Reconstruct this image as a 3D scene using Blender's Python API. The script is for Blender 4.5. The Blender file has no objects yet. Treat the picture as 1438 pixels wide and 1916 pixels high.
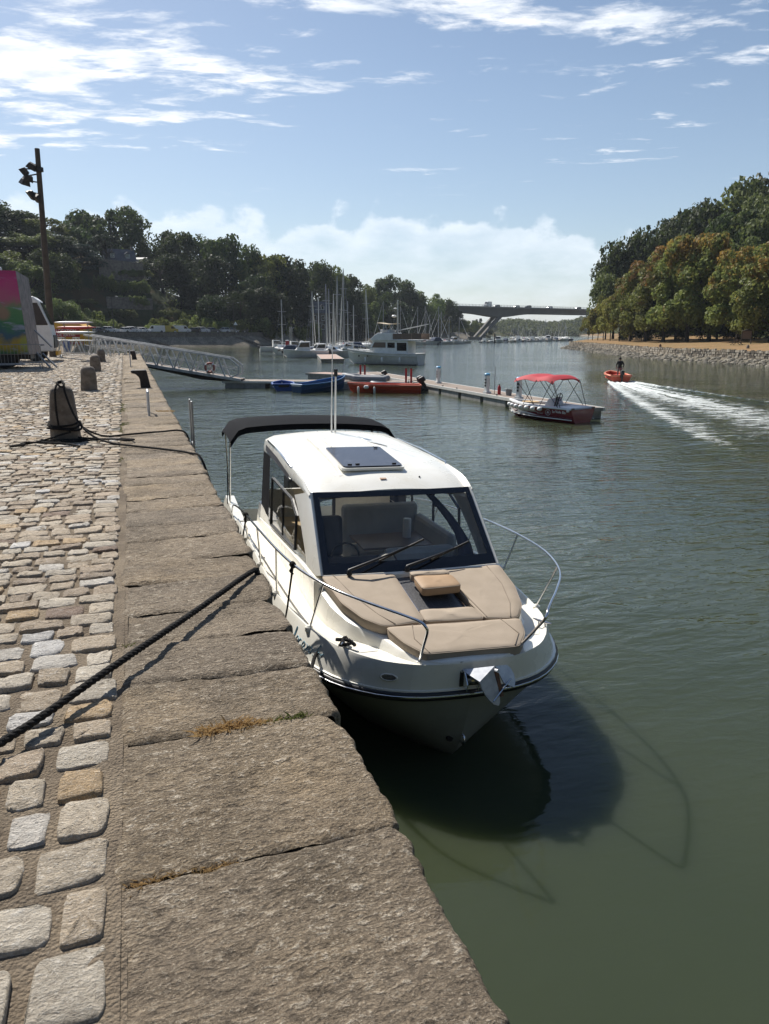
import bpy, math, random
import numpy as np
from mathutils import Vector, Matrix

R = math.radians
rnd = random.Random(7)
SC = bpy.context.scene
COL = SC.collection

# ------------------------------------------------------------------ camera
EYE = 4.0                       # metres above the water; the quay top is 2.4
YAW = R(18.4)                   # looking a little to the right of the quay's direction (+Y)
PITCH = math.atan(336 / 1400)
cam_data = bpy.data.cameras.new('camera')
cam_data.sensor_fit = 'VERTICAL'
cam_data.lens = 26.0
cam_data.sensor_height = 26.0 * 1916 / 1400
cam_data.clip_start = 0.05
cam_data.clip_end = 6000
cam = bpy.data.objects.new('camera', cam_data)
COL.objects.link(cam)
cam.location = (0, 0, EYE)
cam.rotation_euler = (math.pi / 2 - PITCH, 0, -YAW)
SC.camera = cam

# ------------------------------------------------------------------ light
SUN_AZ = R(-17.0)               # from +Y towards +X
SUN_EL = R(47.0)
to_sun = Vector((math.sin(SUN_AZ) * math.cos(SUN_EL), math.cos(SUN_AZ) * math.cos(SUN_EL), math.sin(SUN_EL)))
sun_data = bpy.data.lights.new('sun', 'SUN')
sun_data.energy = 5.0
sun_data.angle = R(0.55)
sun_data.color = (1.0, 0.955, 0.88)
sun = bpy.data.objects.new('sun', sun_data)
COL.objects.link(sun)
sun.location = to_sun * 60
sun.rotation_euler = (-to_sun).to_track_quat('-Z', 'Y').to_euler()

SC.view_settings.view_transform = 'Standard'
SC.view_settings.look = 'None'
SC.view_settings.exposure = 0.42
SC.view_settings.gamma = 1.0
SC.view_settings.use_curve_mapping = False
SC.render.engine = 'CYCLES'
SC.cycles.use_denoising = True
SC.cycles.max_bounces = 7
SC.cycles.transparent_max_bounces = 16
SC.cycles.caustics_reflective = False
SC.cycles.caustics_refractive = False
SC.cycles.sample_clamp_indirect = 6


class NG:
    """short hand for wiring a node tree"""
    def __init__(self, tree):
        self.t = tree
        tree.nodes.clear()

    def n(self, kind, ins=None, **props):
        nd = self.t.nodes.new(kind)
        for k, v in props.items():
            setattr(nd, k, v)
        for k, v in (ins or {}).items():
            sock = nd.inputs[k]
            if isinstance(v, bpy.types.NodeSocket):
                self.t.links.new(v, sock)
            else:
                sock.default_value = v
        return nd

    def math(self, op, a, b=0.0, c=0.0, clamp=False):
        nd = self.n('ShaderNodeMath', {0: a, 1: b, 2: c}, operation=op, use_clamp=clamp)
        return nd.outputs[0]

    def ramp(self, fac, stops, interp='LINEAR'):
        nd = self.n('ShaderNodeValToRGB', {'Fac': fac})
        cr = nd.color_ramp
        cr.interpolation = interp
        while len(cr.elements) < len(stops):
            cr.elements.new(0.5)
        for e, (p, c) in zip(cr.elements, stops):
            e.position = p
            e.color = (c, c, c, 1) if not hasattr(c, '__len__') else (*c[:3], 1)
        return nd.outputs[0]

    def mix(self, fac, a, b, blend='MIX'):
        nd = self.n('ShaderNodeMix', data_type='RGBA', blend_type=blend)
        for i, v in ((0, fac), (6, a), (7, b)):
            if isinstance(v, bpy.types.NodeSocket):
                self.t.links.new(v, nd.inputs[i])
            else:
                nd.inputs[i].default_value = v if i == 0 else (*v[:3], 1)
        return nd.outputs[2]

    def noise(self, vec, scale, detail=4, rough=0.55, dist=0.0, col=False):
        nd = self.n('ShaderNodeTexNoise', {'Vector': vec, 'Scale': scale, 'Detail': detail, 'Roughness': rough, 'Distortion': dist})
        return nd.outputs['Color' if col else 'Fac']

    def mapping(self, vec, loc=(0, 0, 0), rot=(0, 0, 0), scale=(1, 1, 1)):
        return self.n('ShaderNodeMapping', {'Vector': vec, 'Location': loc, 'Rotation': rot, 'Scale': scale}).outputs[0]

    def smooth(self, v, a, b):
        return self.n('ShaderNodeMapRange', {'Value': v, 'From Min': a, 'From Max': b, 'To Min': 0.0, 'To Max': 1.0}, interpolation_type='SMOOTHSTEP').outputs[0]


# ------------------------------------------------------------------ sky: Nishita air with a deck of clouds in it
world = bpy.data.worlds.new('World')
SC.world = world
world.use_nodes = True
g = NG(world.node_tree)
SKY = 0.076
sky = g.n('ShaderNodeTexSky', sky_type='NISHITA', sun_disc=False, sun_elevation=SUN_EL, sun_rotation=SUN_AZ, altitude=10, air_density=1.0, dust_density=0.6, ozone_density=1.6)
gen = g.n('ShaderNodeTexCoord').outputs['Generated']
sep = g.n('ShaderNodeSeparateXYZ', {0: gen})
zz = sep.outputs[2]
zc = g.math('MAXIMUM', zz, 0.012)
plane = g.n('ShaderNodeCombineXYZ', {0: g.math('DIVIDE', sep.outputs[0], zc), 1: g.math('DIVIDE', sep.outputs[1], zc), 2: 0.0}).outputs[0]
# rotate so that x runs to the right of the view, y away from it
pl = g.n('ShaderNodeVectorRotate', {'Vector': plane, 'Angle': YAW}, rotation_type='Z_AXIS').outputs[0]
sp = g.n('ShaderNodeSeparateXYZ', {0: pl})
# high broken cloud: rafts drifting in from the left, torn into streaks and puffs
def bump2(cx, cy, rx, ry):
    a = g.math('POWER', g.math('DIVIDE', g.math('SUBTRACT', sp.outputs[0], cx), rx), 2.0)
    b = g.math('POWER', g.math('DIVIDE', g.math('SUBTRACT', sp.outputs[1], cy), ry), 2.0)
    return g.math('EXPONENT', g.math('MULTIPLY', g.math('ADD', a, b), -1.0))


warp = g.n('ShaderNodeVectorMath', {0: pl, 1: g.n('ShaderNodeVectorMath', {0: g.noise(pl, 1.1, 3, col=True), 1: (0.7, 0.7, 0)}, operation='MULTIPLY').outputs[0]}, operation='ADD').outputs[0]
streak = g.noise(g.mapping(warp, (4.3, 0.9, 0), (0, 0, R(-14)), (0.75, 1.9, 1)), 1.25, 8, 0.63, 0.15)
puffs = g.noise(g.mapping(pl, (7.7, 2.4, 0), (0, 0, R(20)), (1.0, 1.6, 1)), 3.4, 8, 0.62, 0.2)
rafts = g.noise(g.mapping(pl, (1.2, 5.2, 0)), 0.42, 2, 0.5)
cover = g.math('ADD', g.math('MULTIPLY', streak, 0.78), g.math('ADD', g.math('MULTIPLY', puffs, 0.55), g.math('MULTIPLY', rafts, 0.22)))
cover = g.math('ADD', cover, g.math('MULTIPLY', bump2(-1.6, 3.35, 1.15, 0.95), 0.205))
cover = g.math('ADD', cover, g.math('MULTIPLY', bump2(0.0, 2.55, 0.62, 0.34), 0.17))
cover = g.math('ADD', cover, g.math('MULTIPLY', bump2(1.0, 3.0, 0.9, 0.7), 0.085))
den = g.smooth(cover, 0.865, 1.02)
den = g.math('MULTIPLY', den, g.smooth(zz, 0.14, 0.21))
# a bank of cumulus low over the horizon on the sunward side: billowing top, soft base
az = g.math('ARCTAN2', sep.outputs[0], sep.outputs[1])
el = g.math('ARCSINE', zz)
azr = g.math('SUBTRACT', az, YAW)
front = g.smooth(g.math('ABSOLUTE', azr), 1.5, 0.5)
bk = g.n('ShaderNodeCombineXYZ', {0: az, 1: g.math('MULTIPLY', el, 1.3), 2: 0.3}).outputs[0]
vo = g.n('ShaderNodeTexVoronoi', {'Vector': g.mapping(bk, (0.4, 0.1, 0)), 'Scale': 21.0, 'Smoothness': 0.6}, feature='SMOOTH_F1').outputs['Distance']
bill = g.math('ADD', g.math('MULTIPLY', g.math('SUBTRACT', 0.45, vo), 0.05), g.math('MULTIPLY', g.math('SUBTRACT', g.noise(bk, 34.0, 6, 0.62), 0.5), 0.045))
big = g.math('MULTIPLY', g.math('SUBTRACT', g.noise(g.mapping(bk, (2.2, 0, 0)), 4.4, 2, 0.5), 0.5), 0.032)
top = g.math('ADD', g.math('ADD', 0.142, g.math('MULTIPLY', g.smooth(azr, 0.02, 0.40), -0.036)), g.math('ADD', bill, big))
dep = g.math('SUBTRACT', top, el)
bank = g.math('MULTIPLY', g.smooth(dep, -0.002, 0.012), front)
inner = g.noise(g.mapping(bk, (1.1, 0.3, 0), (0, 0, 0), (1, 2.2, 1)), 17.0, 7, 0.62)
bankf = g.math('MULTIPLY', bank, g.math('ADD', g.math('ADD', 0.24, g.math('MULTIPLY', g.smooth(dep, 0.06, 0.004), 0.34)), g.math('MULTIPLY', g.math('SUBTRACT', inner, 0.5), 1.0), clamp=True))
wisp = g.smooth(g.noise(g.mapping(bk, (0.35, 0, 4), (0, 0, 0), (1.0, 7.0, 1)), 6.0, 5, 0.55), 0.66, 0.80)
wisp = g.math('MULTIPLY', wisp, g.math('MULTIPLY', g.smooth(el, 0.13, 0.18), g.math('MULTIPLY', g.smooth(el, 0.36, 0.26), 0.55)))
shade = g.noise(g.mapping(pl, (7.7, 2.33, 0), (0, 0, R(20)), (1.0, 1.6, 1)), 2.6, 5, 0.6)
ccol = g.mix(g.smooth(shade, 0.64, 0.38), (8.6, 9.3, 10.3), (12.4, 12.5, 12.6))
base = g.mix(g.math('MULTIPLY', g.math('MULTIPLY', g.smooth(el, 0.55, -0.05), front), 0.26), sky.outputs[0], (6.4, 8.0, 10.0))
c1 = g.mix(bankf, base, (9.8, 10.6, 11.4))
c2 = g.mix(wisp, c1, (10.0, 10.6, 11.4))
c3 = g.mix(g.math('MULTIPLY', den, 0.94), c2, ccol)
bg = g.n('ShaderNodeBackground', {'Color': c3, 'Strength': SKY})
g.t.links.new(bg.outputs[0], g.n('ShaderNodeOutputWorld').inputs[0])

# ------------------------------------------------------------------ places: a direction in the view and a distance give a spot on the ground
_c, _s, _ct, _st = math.cos(PITCH), math.sin(PITCH), math.cos(YAW), math.sin(YAW)


def ray(px, py):
    u, v = (px - 719) / 1400, (py - 958) / 1400
    f = _c - _s * v
    return Vector((u * _ct + f * _st, -u * _st + f * _ct, -(_c * v + _s)))


def at(px, py, z):
    d = ray(px, py)
    return Vector((0, 0, EYE)) + d * ((z - EYE) / d.z)


def spot(px, d, z=2.0):
    """ground point in column px, d metres ahead"""
    r = (px - 719) / 1400 * (d * _c + (EYE - z) * _s)
    return Vector((r * _ct + d * _st, -r * _st + d * _ct, z))


def zrow(py, d):
    v = (py - 958) / 1400
    return EYE - d * (_c * v + _s) / (_c - _s * v)


# ------------------------------------------------------------------ mesh helpers
def vnoise(p, seed=0):
    """value noise, p (n,2) or (n,3)"""
    p = np.asarray(p, float)
    if p.shape[1] == 2:
        p = np.c_[p, np.zeros(len(p))]
    i = np.floor(p).astype(np.int64)
    f = p - i
    f = f * f * (3 - 2 * f)
    out = np.zeros(len(p))
    for dx in (0, 1):
        for dy in (0, 1):
            for dz in (0, 1):
                h = (i[:, 0] + dx) * 374761393 + (i[:, 1] + dy) * 668265263 + (i[:, 2] + dz) * 2147483647 + seed * 974711
                h = (h ^ (h >> 13)) * 1274126177
                h = (h ^ (h >> 16)) & 0xffff
                w = (f[:, 0] if dx else 1 - f[:, 0]) * (f[:, 1] if dy else 1 - f[:, 1]) * (f[:, 2] if dz else 1 - f[:, 2])
                out += w * h / 65535.0
    return out


def fbm(p, octv=4, seed=0, gain=0.5):
    p = np.asarray(p, float)
    a, s, o = 1.0, 0.0, 0.0
    for k in range(octv):
        o = o + a * (vnoise(p * 2 ** k, seed + k * 17) - 0.5)
        s += a
        a *= gain
    return o / s


class MB:
    def __init__(self):
        self.v, self.f, self.m = [], [], []

    def add(self, verts, faces, mi=0):
        o = len(self.v)
        self.v += [tuple(map(float, p)) for p in verts]
        self.f += [tuple(i + o for i in f) for f in faces]
        self.m += [mi] * len(faces)
        return self

    def box(self, c, s, rot=None, mi=0, taper=1.0):
        hx, hy, hz = s[0] / 2, s[1] / 2, s[2] / 2
        vs = []
        for z in (-hz, hz):
            k = taper if z > 0 else 1
            for x, y in ((-hx, -hy), (hx, -hy), (hx, hy), (-hx, hy)):
                p = Vector((x * k, y * k, z))
                if rot:
                    p = rot @ p
                vs.append(p + Vector(c))
        return self.add(vs, [(3, 2, 1, 0), (4, 5, 6, 7), (0, 1, 5, 4), (1, 2, 6, 5), (2, 3, 7, 6), (3, 0, 4, 7)], mi)

    def loft(self, rings, mi=0, closed=True, caps=True):
        n = len(rings[0])
        vs = [p for r_ in rings for p in r_]
        fs = []
        for i in range(len(rings) - 1):
            for j in range(n if closed else n - 1):
                k = (j + 1) % n
                fs.append((i * n + j, i * n + k, (i + 1) * n + k, (i + 1) * n + j))
        if caps and closed:
            fs.append(tuple(range(n - 1, -1, -1)))
            fs.append(tuple((len(rings) - 1) * n + j for j in range(n)))
        return self.add(vs, fs, mi)

    def tube(self, pts, r, n=8, mi=0, caps=True):
        pts = [Vector(p) for p in pts]
        rr = r if hasattr(r, '__len__') else [r] * len(pts)
        t0 = (pts[1] - pts[0]).normalized()
        up = Vector((0, 0, 1)) if abs(t0.z) < 0.9 else Vector((1, 0, 0))
        a = t0.cross(up).normalized()
        rings = []
        for i, p in enumerate(pts):
            t = (pts[min(i + 1, len(pts) - 1)] - pts[max(i - 1, 0)])
            t = t.normalized() if t.length > 1e-9 else t0
            a = (a - t * a.dot(t))
            a = a.normalized() if a.length > 1e-6 else t.orthogonal().normalized()
            b = t.cross(a)
            rings.append([p + (a * math.cos(2 * math.pi * k / n) + b * math.sin(2 * math.pi * k / n)) * rr[i] for k in range(n)])
        return self.loft(rings, mi, True, caps)

    def bar(self, a, b, w, h=None, mi=0):
        """square bar from a to b"""
        a, b = Vector(a), Vector(b)
        h = h or w
        t = (b - a).normalized()
        up = Vector((0, 0, 1)) if abs(t.z) < 0.95 else Vector((0, 1, 0))
        x = t.cross(up).normalized()
        y = x.cross(t)
        rg = [[p + x * sx * w / 2 + y * sy * h / 2 for sx, sy in ((-1, -1), (1, -1), (1, 1), (-1, 1))] for p in (a, b)]
        return self.loft(rg, mi)

    def lathe(self, prof, n=16, c=(0, 0, 0), mi=0, axis='Z'):
        rings = []
        for r_, z in prof:
            ring = []
            for k in range(n):
                a = 2 * math.pi * k / n
                p = (r_ * math.cos(a), r_ * math.sin(a), z)
                if axis == 'Y':
                    p = (p[0], p[2], p[1])
                elif axis == 'X':
                    p = (p[2], p[0], p[1])
                ring.append((p[0] + c[0], p[1] + c[1], p[2] + c[2]))
            rings.append(ring)
        return self.loft(rings, mi)

    def prism(self, poly, a, b, axis='Z', mi=0):
        """extrude a 2-D outline from a to b along an axis"""
        def q(p, h):
            return {'Z': (p[0], p[1], h), 'Y': (p[0], h, p[1]), 'X': (h, p[0], p[1])}[axis]
        return self.loft([[q(p, a) for p in poly], [q(p, b) for p in poly]], mi)

    def grid(self, P, mi=0):
        """P: (n, m, 3)"""
        n, m = len(P), len(P[0])
        vs = [P[i][j] for i in range(n) for j in range(m)]
        fs = [(i * m + j, i * m + j + 1, (i + 1) * m + j + 1, (i + 1) * m + j) for i in range(n - 1) for j in range(m - 1)]
        return self.add(vs, fs, mi)

    def mesh(self, name, smooth=None):
        me = bpy.data.meshes.new(name)
        me.from_pydata(self.v, [], self.f)
        if any(self.m):
            me.polygons.foreach_set('material_index', self.m)
        if smooth is not None:
            me.shade_smooth()
            me.set_sharp_from_angle(angle=R(smooth))
        me.update()
        return me

    def build(self, name, mats, parent=None, smooth=None, bevel=0, recalc=True, loc=None):
        me = self.mesh(name, None)
        if recalc and len(self.f) < 60000:
            import bmesh
            bm = bmesh.new()
            bm.from_mesh(me)
            bmesh.ops.recalc_face_normals(bm, faces=bm.faces)
            bm.to_mesh(me)
            bm.free()
        if smooth is not None:
            me.shade_smooth()
            me.set_sharp_from_angle(angle=R(smooth))
        return link(name, me, mats, parent, bevel, loc)


def link(name, me, mats, parent=None, bevel=0, loc=None):
    for m_ in (mats if isinstance(mats, (list, tuple)) else [mats]):
        me.materials.append(m_)
    o = bpy.data.objects.new(name, me)
    COL.objects.link(o)
    if parent:
        o.parent = parent
    if loc is not None:
        o.location = loc
    if bevel:
        b = o.modifiers.new('bevel', 'BEVEL')
        b.width = bevel
        b.segments = 2
        b.limit_method = 'ANGLE'
        b.angle_limit = R(40)
    return o


def np_mesh(name, V, Fq, smooth=False):
    """fast mesh from arrays; Fq (n,k) all faces of k corners"""
    V = np.ascontiguousarray(V, np.float32)
    Fq = np.ascontiguousarray(Fq, np.int32)
    me = bpy.data.meshes.new(name)
    me.vertices.add(len(V))
    me.vertices.foreach_set('co', V.ravel())
    n, k = Fq.shape
    me.loops.add(n * k)
    me.loops.foreach_set('vertex_index', Fq.ravel())
    me.polygons.add(n)
    me.polygons.foreach_set('loop_start', np.arange(0, n * k, k, dtype=np.int32))
    me.update(calc_edges=True)
    if smooth:
        me.shade_smooth()
    return me


def tag(o, label=None, cat=None, group=None, kind=None):
    if label: o['label'] = label
    if cat: o['category'] = cat
    if group: o['group'] = group
    if kind: o['kind'] = kind
    return o


def thing(name, label, cat, loc=(0, 0, 0), rz=0.0, group=None):
    o = bpy.data.objects.new(name, None)
    o.empty_display_size = 0.2
    COL.objects.link(o)
    o.location = loc
    o.rotation_euler = (0, 0, rz)
    return tag(o, label, cat, group)


def copy_tree(o, parent=None):
    c = o.copy()
    COL.objects.link(c)
    c.parent = parent
    for ch in list(o.children):
        copy_tree(ch, c)
    return c


ORD = ['first', 'second', 'third', 'fourth', 'fifth', 'sixth', 'seventh', 'eighth', 'ninth', 'tenth', 'eleventh', 'twelfth', 'thirteenth', 'fourteenth', 'fifteenth',
       'sixteenth', 'seventeenth', 'eighteenth', 'nineteenth', 'twentieth'] + ['twenty-' + w for w in ('first', 'second', 'third', 'fourth', 'fifth', 'sixth', 'seventh', 'eighth', 'ninth')] + \
      ['thirtieth'] + ['thirty-' + w for w in ('first', 'second', 'third', 'fourth', 'fifth', 'sixth', 'seventh', 'eighth', 'ninth')] + ['fortieth'] + \
      ['forty-' + w for w in ('first', 'second', 'third', 'fourth', 'fifth', 'sixth', 'seventh', 'eighth', 'ninth')] + ['fiftieth']


# ------------------------------------------------------------------ materials
def pmat(name, col, rough=0.5, metal=0.0, col2=None, vs=4.0, bump=0.0, bs=40.0, spec=0.5, coat=0.0, rndv=0.0, sub=None, dirt=None):
    """principled surface with mottled colour, uneven gloss and fine relief"""
    m = bpy.data.materials.new(name)
    m.use_nodes = True
    g = NG(m.node_tree)
    pos = g.n('ShaderNodeTexCoord').outputs['Object']
    nz = g.noise(pos, vs, 5, 0.6)
    c2 = col2 or tuple(c * 0.86 for c in col)
    c = g.mix(g.smooth(nz, 0.3, 0.7), c2, col)
    if dirt:
        dn = g.noise(pos, vs * 3.1, 6, 0.7)
        c = g.mix(g.math('MULTIPLY', g.smooth(dn, 0.55, 0.75), dirt[1]), c, dirt[0])
    if rndv:
        oi = g.n('ShaderNodeObjectInfo').outputs['Random']
        hs = g.n('ShaderNodeHueSaturation', {'Color': c, 'Value': g.math('ADD', 1 - rndv, g.math('MULTIPLY', oi, 2 * rndv))})
        c = hs.outputs[0]
    ins = {'Base Color': c, 'Roughness': g.math('ADD', rough - 0.06, g.math('MULTIPLY', nz, 0.12)), 'Metallic': metal, 'Specular IOR Level': spec, 'Coat Weight': coat}
    p = g.n('ShaderNodeBsdfPrincipled', ins)
    if bump:
        bn = g.n('ShaderNodeBump', {'Strength': min(1, bump * 2), 'Distance': bump * 0.05, 'Height': g.noise(pos, bs, 5, 0.6)})
        g.t.links.new(bn.outputs[0], p.inputs['Normal'])
    g.t.links.new(p.outputs[0], g.n('ShaderNodeOutputMaterial').inputs[0])
    return m


def glass_mat(name, tint=(0.75, 0.8, 0.82), gloss=0.03, dust=0.0):
    m = bpy.data.materials.new(name)
    m.use_nodes = True
    g = NG(m.node_tree)
    fr = g.n('ShaderNodeFresnel', {'IOR': 1.5}).outputs[0]
    tr = g.n('ShaderNodeBsdfTransparent', {'Color': (*tint, 1)})
    gl = g.n('ShaderNodeBsdfGlossy', {'Color': (1, 1, 1, 1), 'Roughness': gloss})
    mx = g.n('ShaderNodeMixShader', {0: fr, 1: tr.outputs[0], 2: gl.outputs[0]})
    out = mx.outputs[0]
    if dust:
        pos = g.n('ShaderNodeTexCoord').outputs['Object']
        st = g.noise(g.mapping(pos, scale=(5, 1.5, 1.2)), 2.2, 6, 0.75)
        df = g.n('ShaderNodeBsdfDiffuse', {'Color': (0.7, 0.7, 0.68, 1)})
        f = g.math('MULTIPLY', g.math('ADD', 0.25, g.smooth(st, 0.45, 0.75)), dust)
        out = g.n('ShaderNodeMixShader', {0: f, 1: out, 2: df.outputs[0]}).outputs[0]
    g.t.links.new(out, g.n('ShaderNodeOutputMaterial').inputs[0])
    return m


def leaf_mat(name, col, col2, vs=0.25, top=None, trans=0.42):
    """leaf colour in clumps; some crowns carry rusty leaves towards the tips"""
    m = bpy.data.materials.new(name)
    m.use_nodes = True
    g = NG(m.node_tree)
    tc = g.n('ShaderNodeTexCoord')
    pos = tc.outputs['Object']
    fine = g.noise(pos, vs * 9, 2, 0.6)
    c = g.mix(g.smooth(g.noise(pos, vs, 3, 0.6), 0.35, 0.65), col, col2)
    c = g.mix(g.smooth(fine, 0.3, 0.75), c, tuple(min(1, k * 1.35) for k in col2))
    if top:
        tn = g.noise(pos, vs * 1.6, 4, 0.65)
        z = g.n('ShaderNodeSeparateXYZ', {0: pos}).outputs[2]
        c = g.mix(g.math('MULTIPLY', g.smooth(g.math('ADD', tn, g.math('MULTIPLY', z, 0.016)), 0.665, 0.84), 0.75), c, top)
    oi = g.n('ShaderNodeObjectInfo').outputs['Random']
    c = g.n('ShaderNodeHueSaturation', {'Color': c, 'Hue': g.math('ADD', 0.485, g.math('MULTIPLY', oi, 0.03)), 'Value': g.math('ADD', 0.78, g.math('MULTIPLY', oi, 0.45))}).outputs[0]
    df = g.n('ShaderNodeBsdfPrincipled', {'Base Color': c, 'Roughness': 0.62, 'Specular IOR Level': 0.25})
    tl = g.n('ShaderNodeBsdfTranslucent', {'Color': c})
    mx = g.n('ShaderNodeMixShader', {0: trans, 1: df.outputs[0], 2: tl.outputs[0]})
    g.t.links.new(mx.outputs[0], g.n('ShaderNodeOutputMaterial').inputs[0])
    return m


M = {}
M['gelcoat'] = pmat('gelcoat', (0.86, 0.84, 0.77), 0.28, col2=(0.80, 0.77, 0.68), vs=2.2, coat=0.3, dirt=((0.62, 0.56, 0.42), 0.18))
M['deck'] = pmat('deck_nonskid', (0.84, 0.80, 0.70), 0.5, col2=(0.78, 0.73, 0.62), vs=3, bump=0.02, bs=300, dirt=((0.6, 0.52, 0.38), 0.2))
M['white'] = pmat('white_paint', (0.80, 0.80, 0.78), 0.4, vs=2, rndv=0.06)
M['offwhite'] = pmat('off_white', (0.68, 0.67, 0.62), 0.45, vs=3, rndv=0.08)
M['rubber'] = pmat('black_rubber', (0.018, 0.018, 0.02), 0.38, vs=6)
M['blackcloth'] = pmat('black_canvas', (0.007, 0.008, 0.011), 0.9, vs=4, bump=0.05, bs=120, spec=0.08)
M['blackplastic'] = pmat('black_plastic', (0.02, 0.02, 0.022), 0.45, vs=8)
M['frit'] = pmat('glass_frit', (0.008, 0.009, 0.012), 0.12, vs=3, coat=0.4)
M['steel'] = pmat('stainless_steel', (0.72, 0.72, 0.72), 0.14, 1.0, vs=9)
M['galv'] = pmat('galvanised_steel', (0.60, 0.62, 0.65), 0.45, 0.35, col2=(0.42, 0.44, 0.48), vs=14, bump=0.02, bs=60)
M['rust'] = pmat('rusty_steel', (0.24, 0.10, 0.045), 0.8, 0.2, col2=(0.10, 0.06, 0.04), vs=18)
M['alu'] = pmat('aluminium', (0.66, 0.67, 0.67), 0.45, 0.35, col2=(0.42, 0.43, 0.44), vs=3, rndv=0.08)
M['steelgrey'] = pmat('grey_steel_tube', (0.30, 0.31, 0.32), 0.45, 0.6, col2=(0.22, 0.23, 0.24), vs=6)
M['cushion'] = pmat('tan_cushion', (0.375, 0.305, 0.232), 0.72, col2=(0.34, 0.275, 0.205), vs=5, bump=0.03, bs=7, spec=0.3)
M['cushion_b'] = pmat('tan_leatherette', (0.40, 0.27, 0.165), 0.6, col2=(0.35, 0.235, 0.14), vs=6, bump=0.05, bs=14, spec=0.3)
M['seam'] = pmat('seam_thread', (0.25, 0.2, 0.15), 0.8)
M['rope'] = pmat('black_rope', (0.016, 0.015, 0.015), 0.9, col2=(0.03, 0.028, 0.026), vs=50, bump=0.4, bs=90, spec=0.2)
M['iron'] = pmat('black_iron', (0.022, 0.021, 0.022), 0.6, 0.2, col2=(0.05, 0.04, 0.035), vs=9, bump=0.06, bs=40)
M['wood_pole'] = pmat('weathered_pole', (0.10, 0.075, 0.055), 0.8, col2=(0.06, 0.045, 0.035), vs=3, bump=0.1, bs=20)
M['hatch'] = pmat('smoked_hatch', (0.035, 0.036, 0.05), 0.16, col2=(0.05, 0.05, 0.066), vs=4, dirt=((0.3, 0.3, 0.33), 0.25))
M['greyvinyl'] = pmat('grey_vinyl', (0.50, 0.50, 0.48), 0.6, vs=4)
M['darkvinyl'] = pmat('dark_vinyl', (0.07, 0.073, 0.085), 0.55, vs=4)
M['tablewood'] = pmat('brown_table', (0.16, 0.11, 0.08), 0.4, vs=4)
M['inner'] = pmat('cabin_lining', (0.72, 0.70, 0.64), 0.6, vs=3)
M['glass'] = glass_mat('clear_glass', (0.95, 0.97, 0.97), 0.02, 0.045)
M['tintglass'] = glass_mat('tinted_side_glass', (0.85, 0.87, 0.88), 0.03, 0.02)
M['darkglass'] = pmat('dark_window', (0.012, 0.015, 0.018), 0.08, vs=2, spec=0.7)
M['blueink'] = pmat('blue_lettering', (0.17, 0.36, 0.47), 0.5)
M['hullgrey'] = pmat('grey_hull', (0.30, 0.31, 0.29), 0.3, col2=(0.25, 0.26, 0.235), vs=2.2, coat=0.2, dirt=((0.16, 0.16, 0.12), 0.35))
M['redcloth'] = pmat('red_canvas', (0.46, 0.022, 0.035), 0.75, col2=(0.38, 0.016, 0.028), vs=3, bump=0.04, bs=8)
M['maroon'] = pmat('maroon_hull', (0.22, 0.015, 0.028), 0.16, vs=3, coat=0.5)
M['orange'] = pmat('orange_hull', (0.60, 0.085, 0.035), 0.45, col2=(0.52, 0.07, 0.03), vs=4, dirt=((0.75, 0.4, 0.3), 0.4))
M['red'] = pmat('red_paint', (0.42, 0.022, 0.025), 0.5, vs=4, rndv=0.1)
M['blue'] = pmat('blue_plastic', (0.028, 0.085, 0.30), 0.4, vs=3)
M['blue2'] = pmat('blue_boat_hull', (0.03, 0.09, 0.19), 0.45, col2=(0.022, 0.07, 0.15), vs=3)
M['ltblue'] = pmat('light_blue_plastic', (0.11, 0.36, 0.60), 0.4, vs=3)
M['greyrubber'] = pmat('grey_inflatable', (0.24, 0.25, 0.265), 0.55, col2=(0.19, 0.2, 0.215), vs=3)
M['navyrubber'] = pmat('slate_inflatable', (0.055, 0.075, 0.095), 0.5, vs=3)
M['concrete'] = pmat('pontoon_concrete', (0.33, 0.32, 0.30), 0.8, col2=(0.20, 0.20, 0.18), vs=2.5, bump=0.06, bs=30, dirt=((0.1, 0.1, 0.07), 0.5))
M['plank'] = pmat('pontoon_planks', (0.30, 0.235, 0.185), 0.8, col2=(0.23, 0.18, 0.145), vs=2, bump=0.05, bs=25, rndv=0.1)
M['plankpink'] = pmat('pink_planks', (0.42, 0.29, 0.24), 0.8, col2=(0.36, 0.25, 0.2), vs=2, rndv=0.08)
M['yellow'] = pmat('yellow_paint', (0.66, 0.36, 0.02), 0.5, vs=2, rndv=0.05)
M['tabletop'] = pmat('light_wood', (0.60, 0.42, 0.20), 0.5, vs=6)
M['tyre'] = pmat('tyre', (0.02, 0.02, 0.02), 0.8)
M['skin'] = pmat('skin', (0.30, 0.17, 0.11), 0.6)
M['hair'] = pmat('dark_hair', (0.012, 0.01, 0.009), 0.7)
M['jersey'] = pmat('black_jersey', (0.012, 0.012, 0.014), 0.85)
M['greytrouser'] = pmat('grey_trousers', (0.14, 0.14, 0.15), 0.85)
M['granite'] = pmat('bollard_granite', (0.22, 0.185, 0.15), 0.9, col2=(0.12, 0.10, 0.08), vs=6, bump=0.5, bs=28, dirt=((0.32, 0.29, 0.25), 0.6))
M['bridge'] = pmat('bridge_concrete', (0.15, 0.145, 0.135), 0.85, col2=(0.115, 0.11, 0.105), vs=0.12, bump=0.02, bs=2)
M['slate'] = pmat('slate_roof', (0.09, 0.09, 0.10), 0.5, col2=(0.06, 0.06, 0.07), vs=1.5, bump=0.1, bs=8)
M['render'] = pmat('white_render', (0.66, 0.64, 0.60), 0.8, col2=(0.55, 0.53, 0.5), vs=0.7)
M['rubble'] = pmat('rubble_wall', (0.20, 0.17, 0.14), 0.9, col2=(0.10, 0.085, 0.07), vs=1.6, bump=0.4, bs=4)
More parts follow.
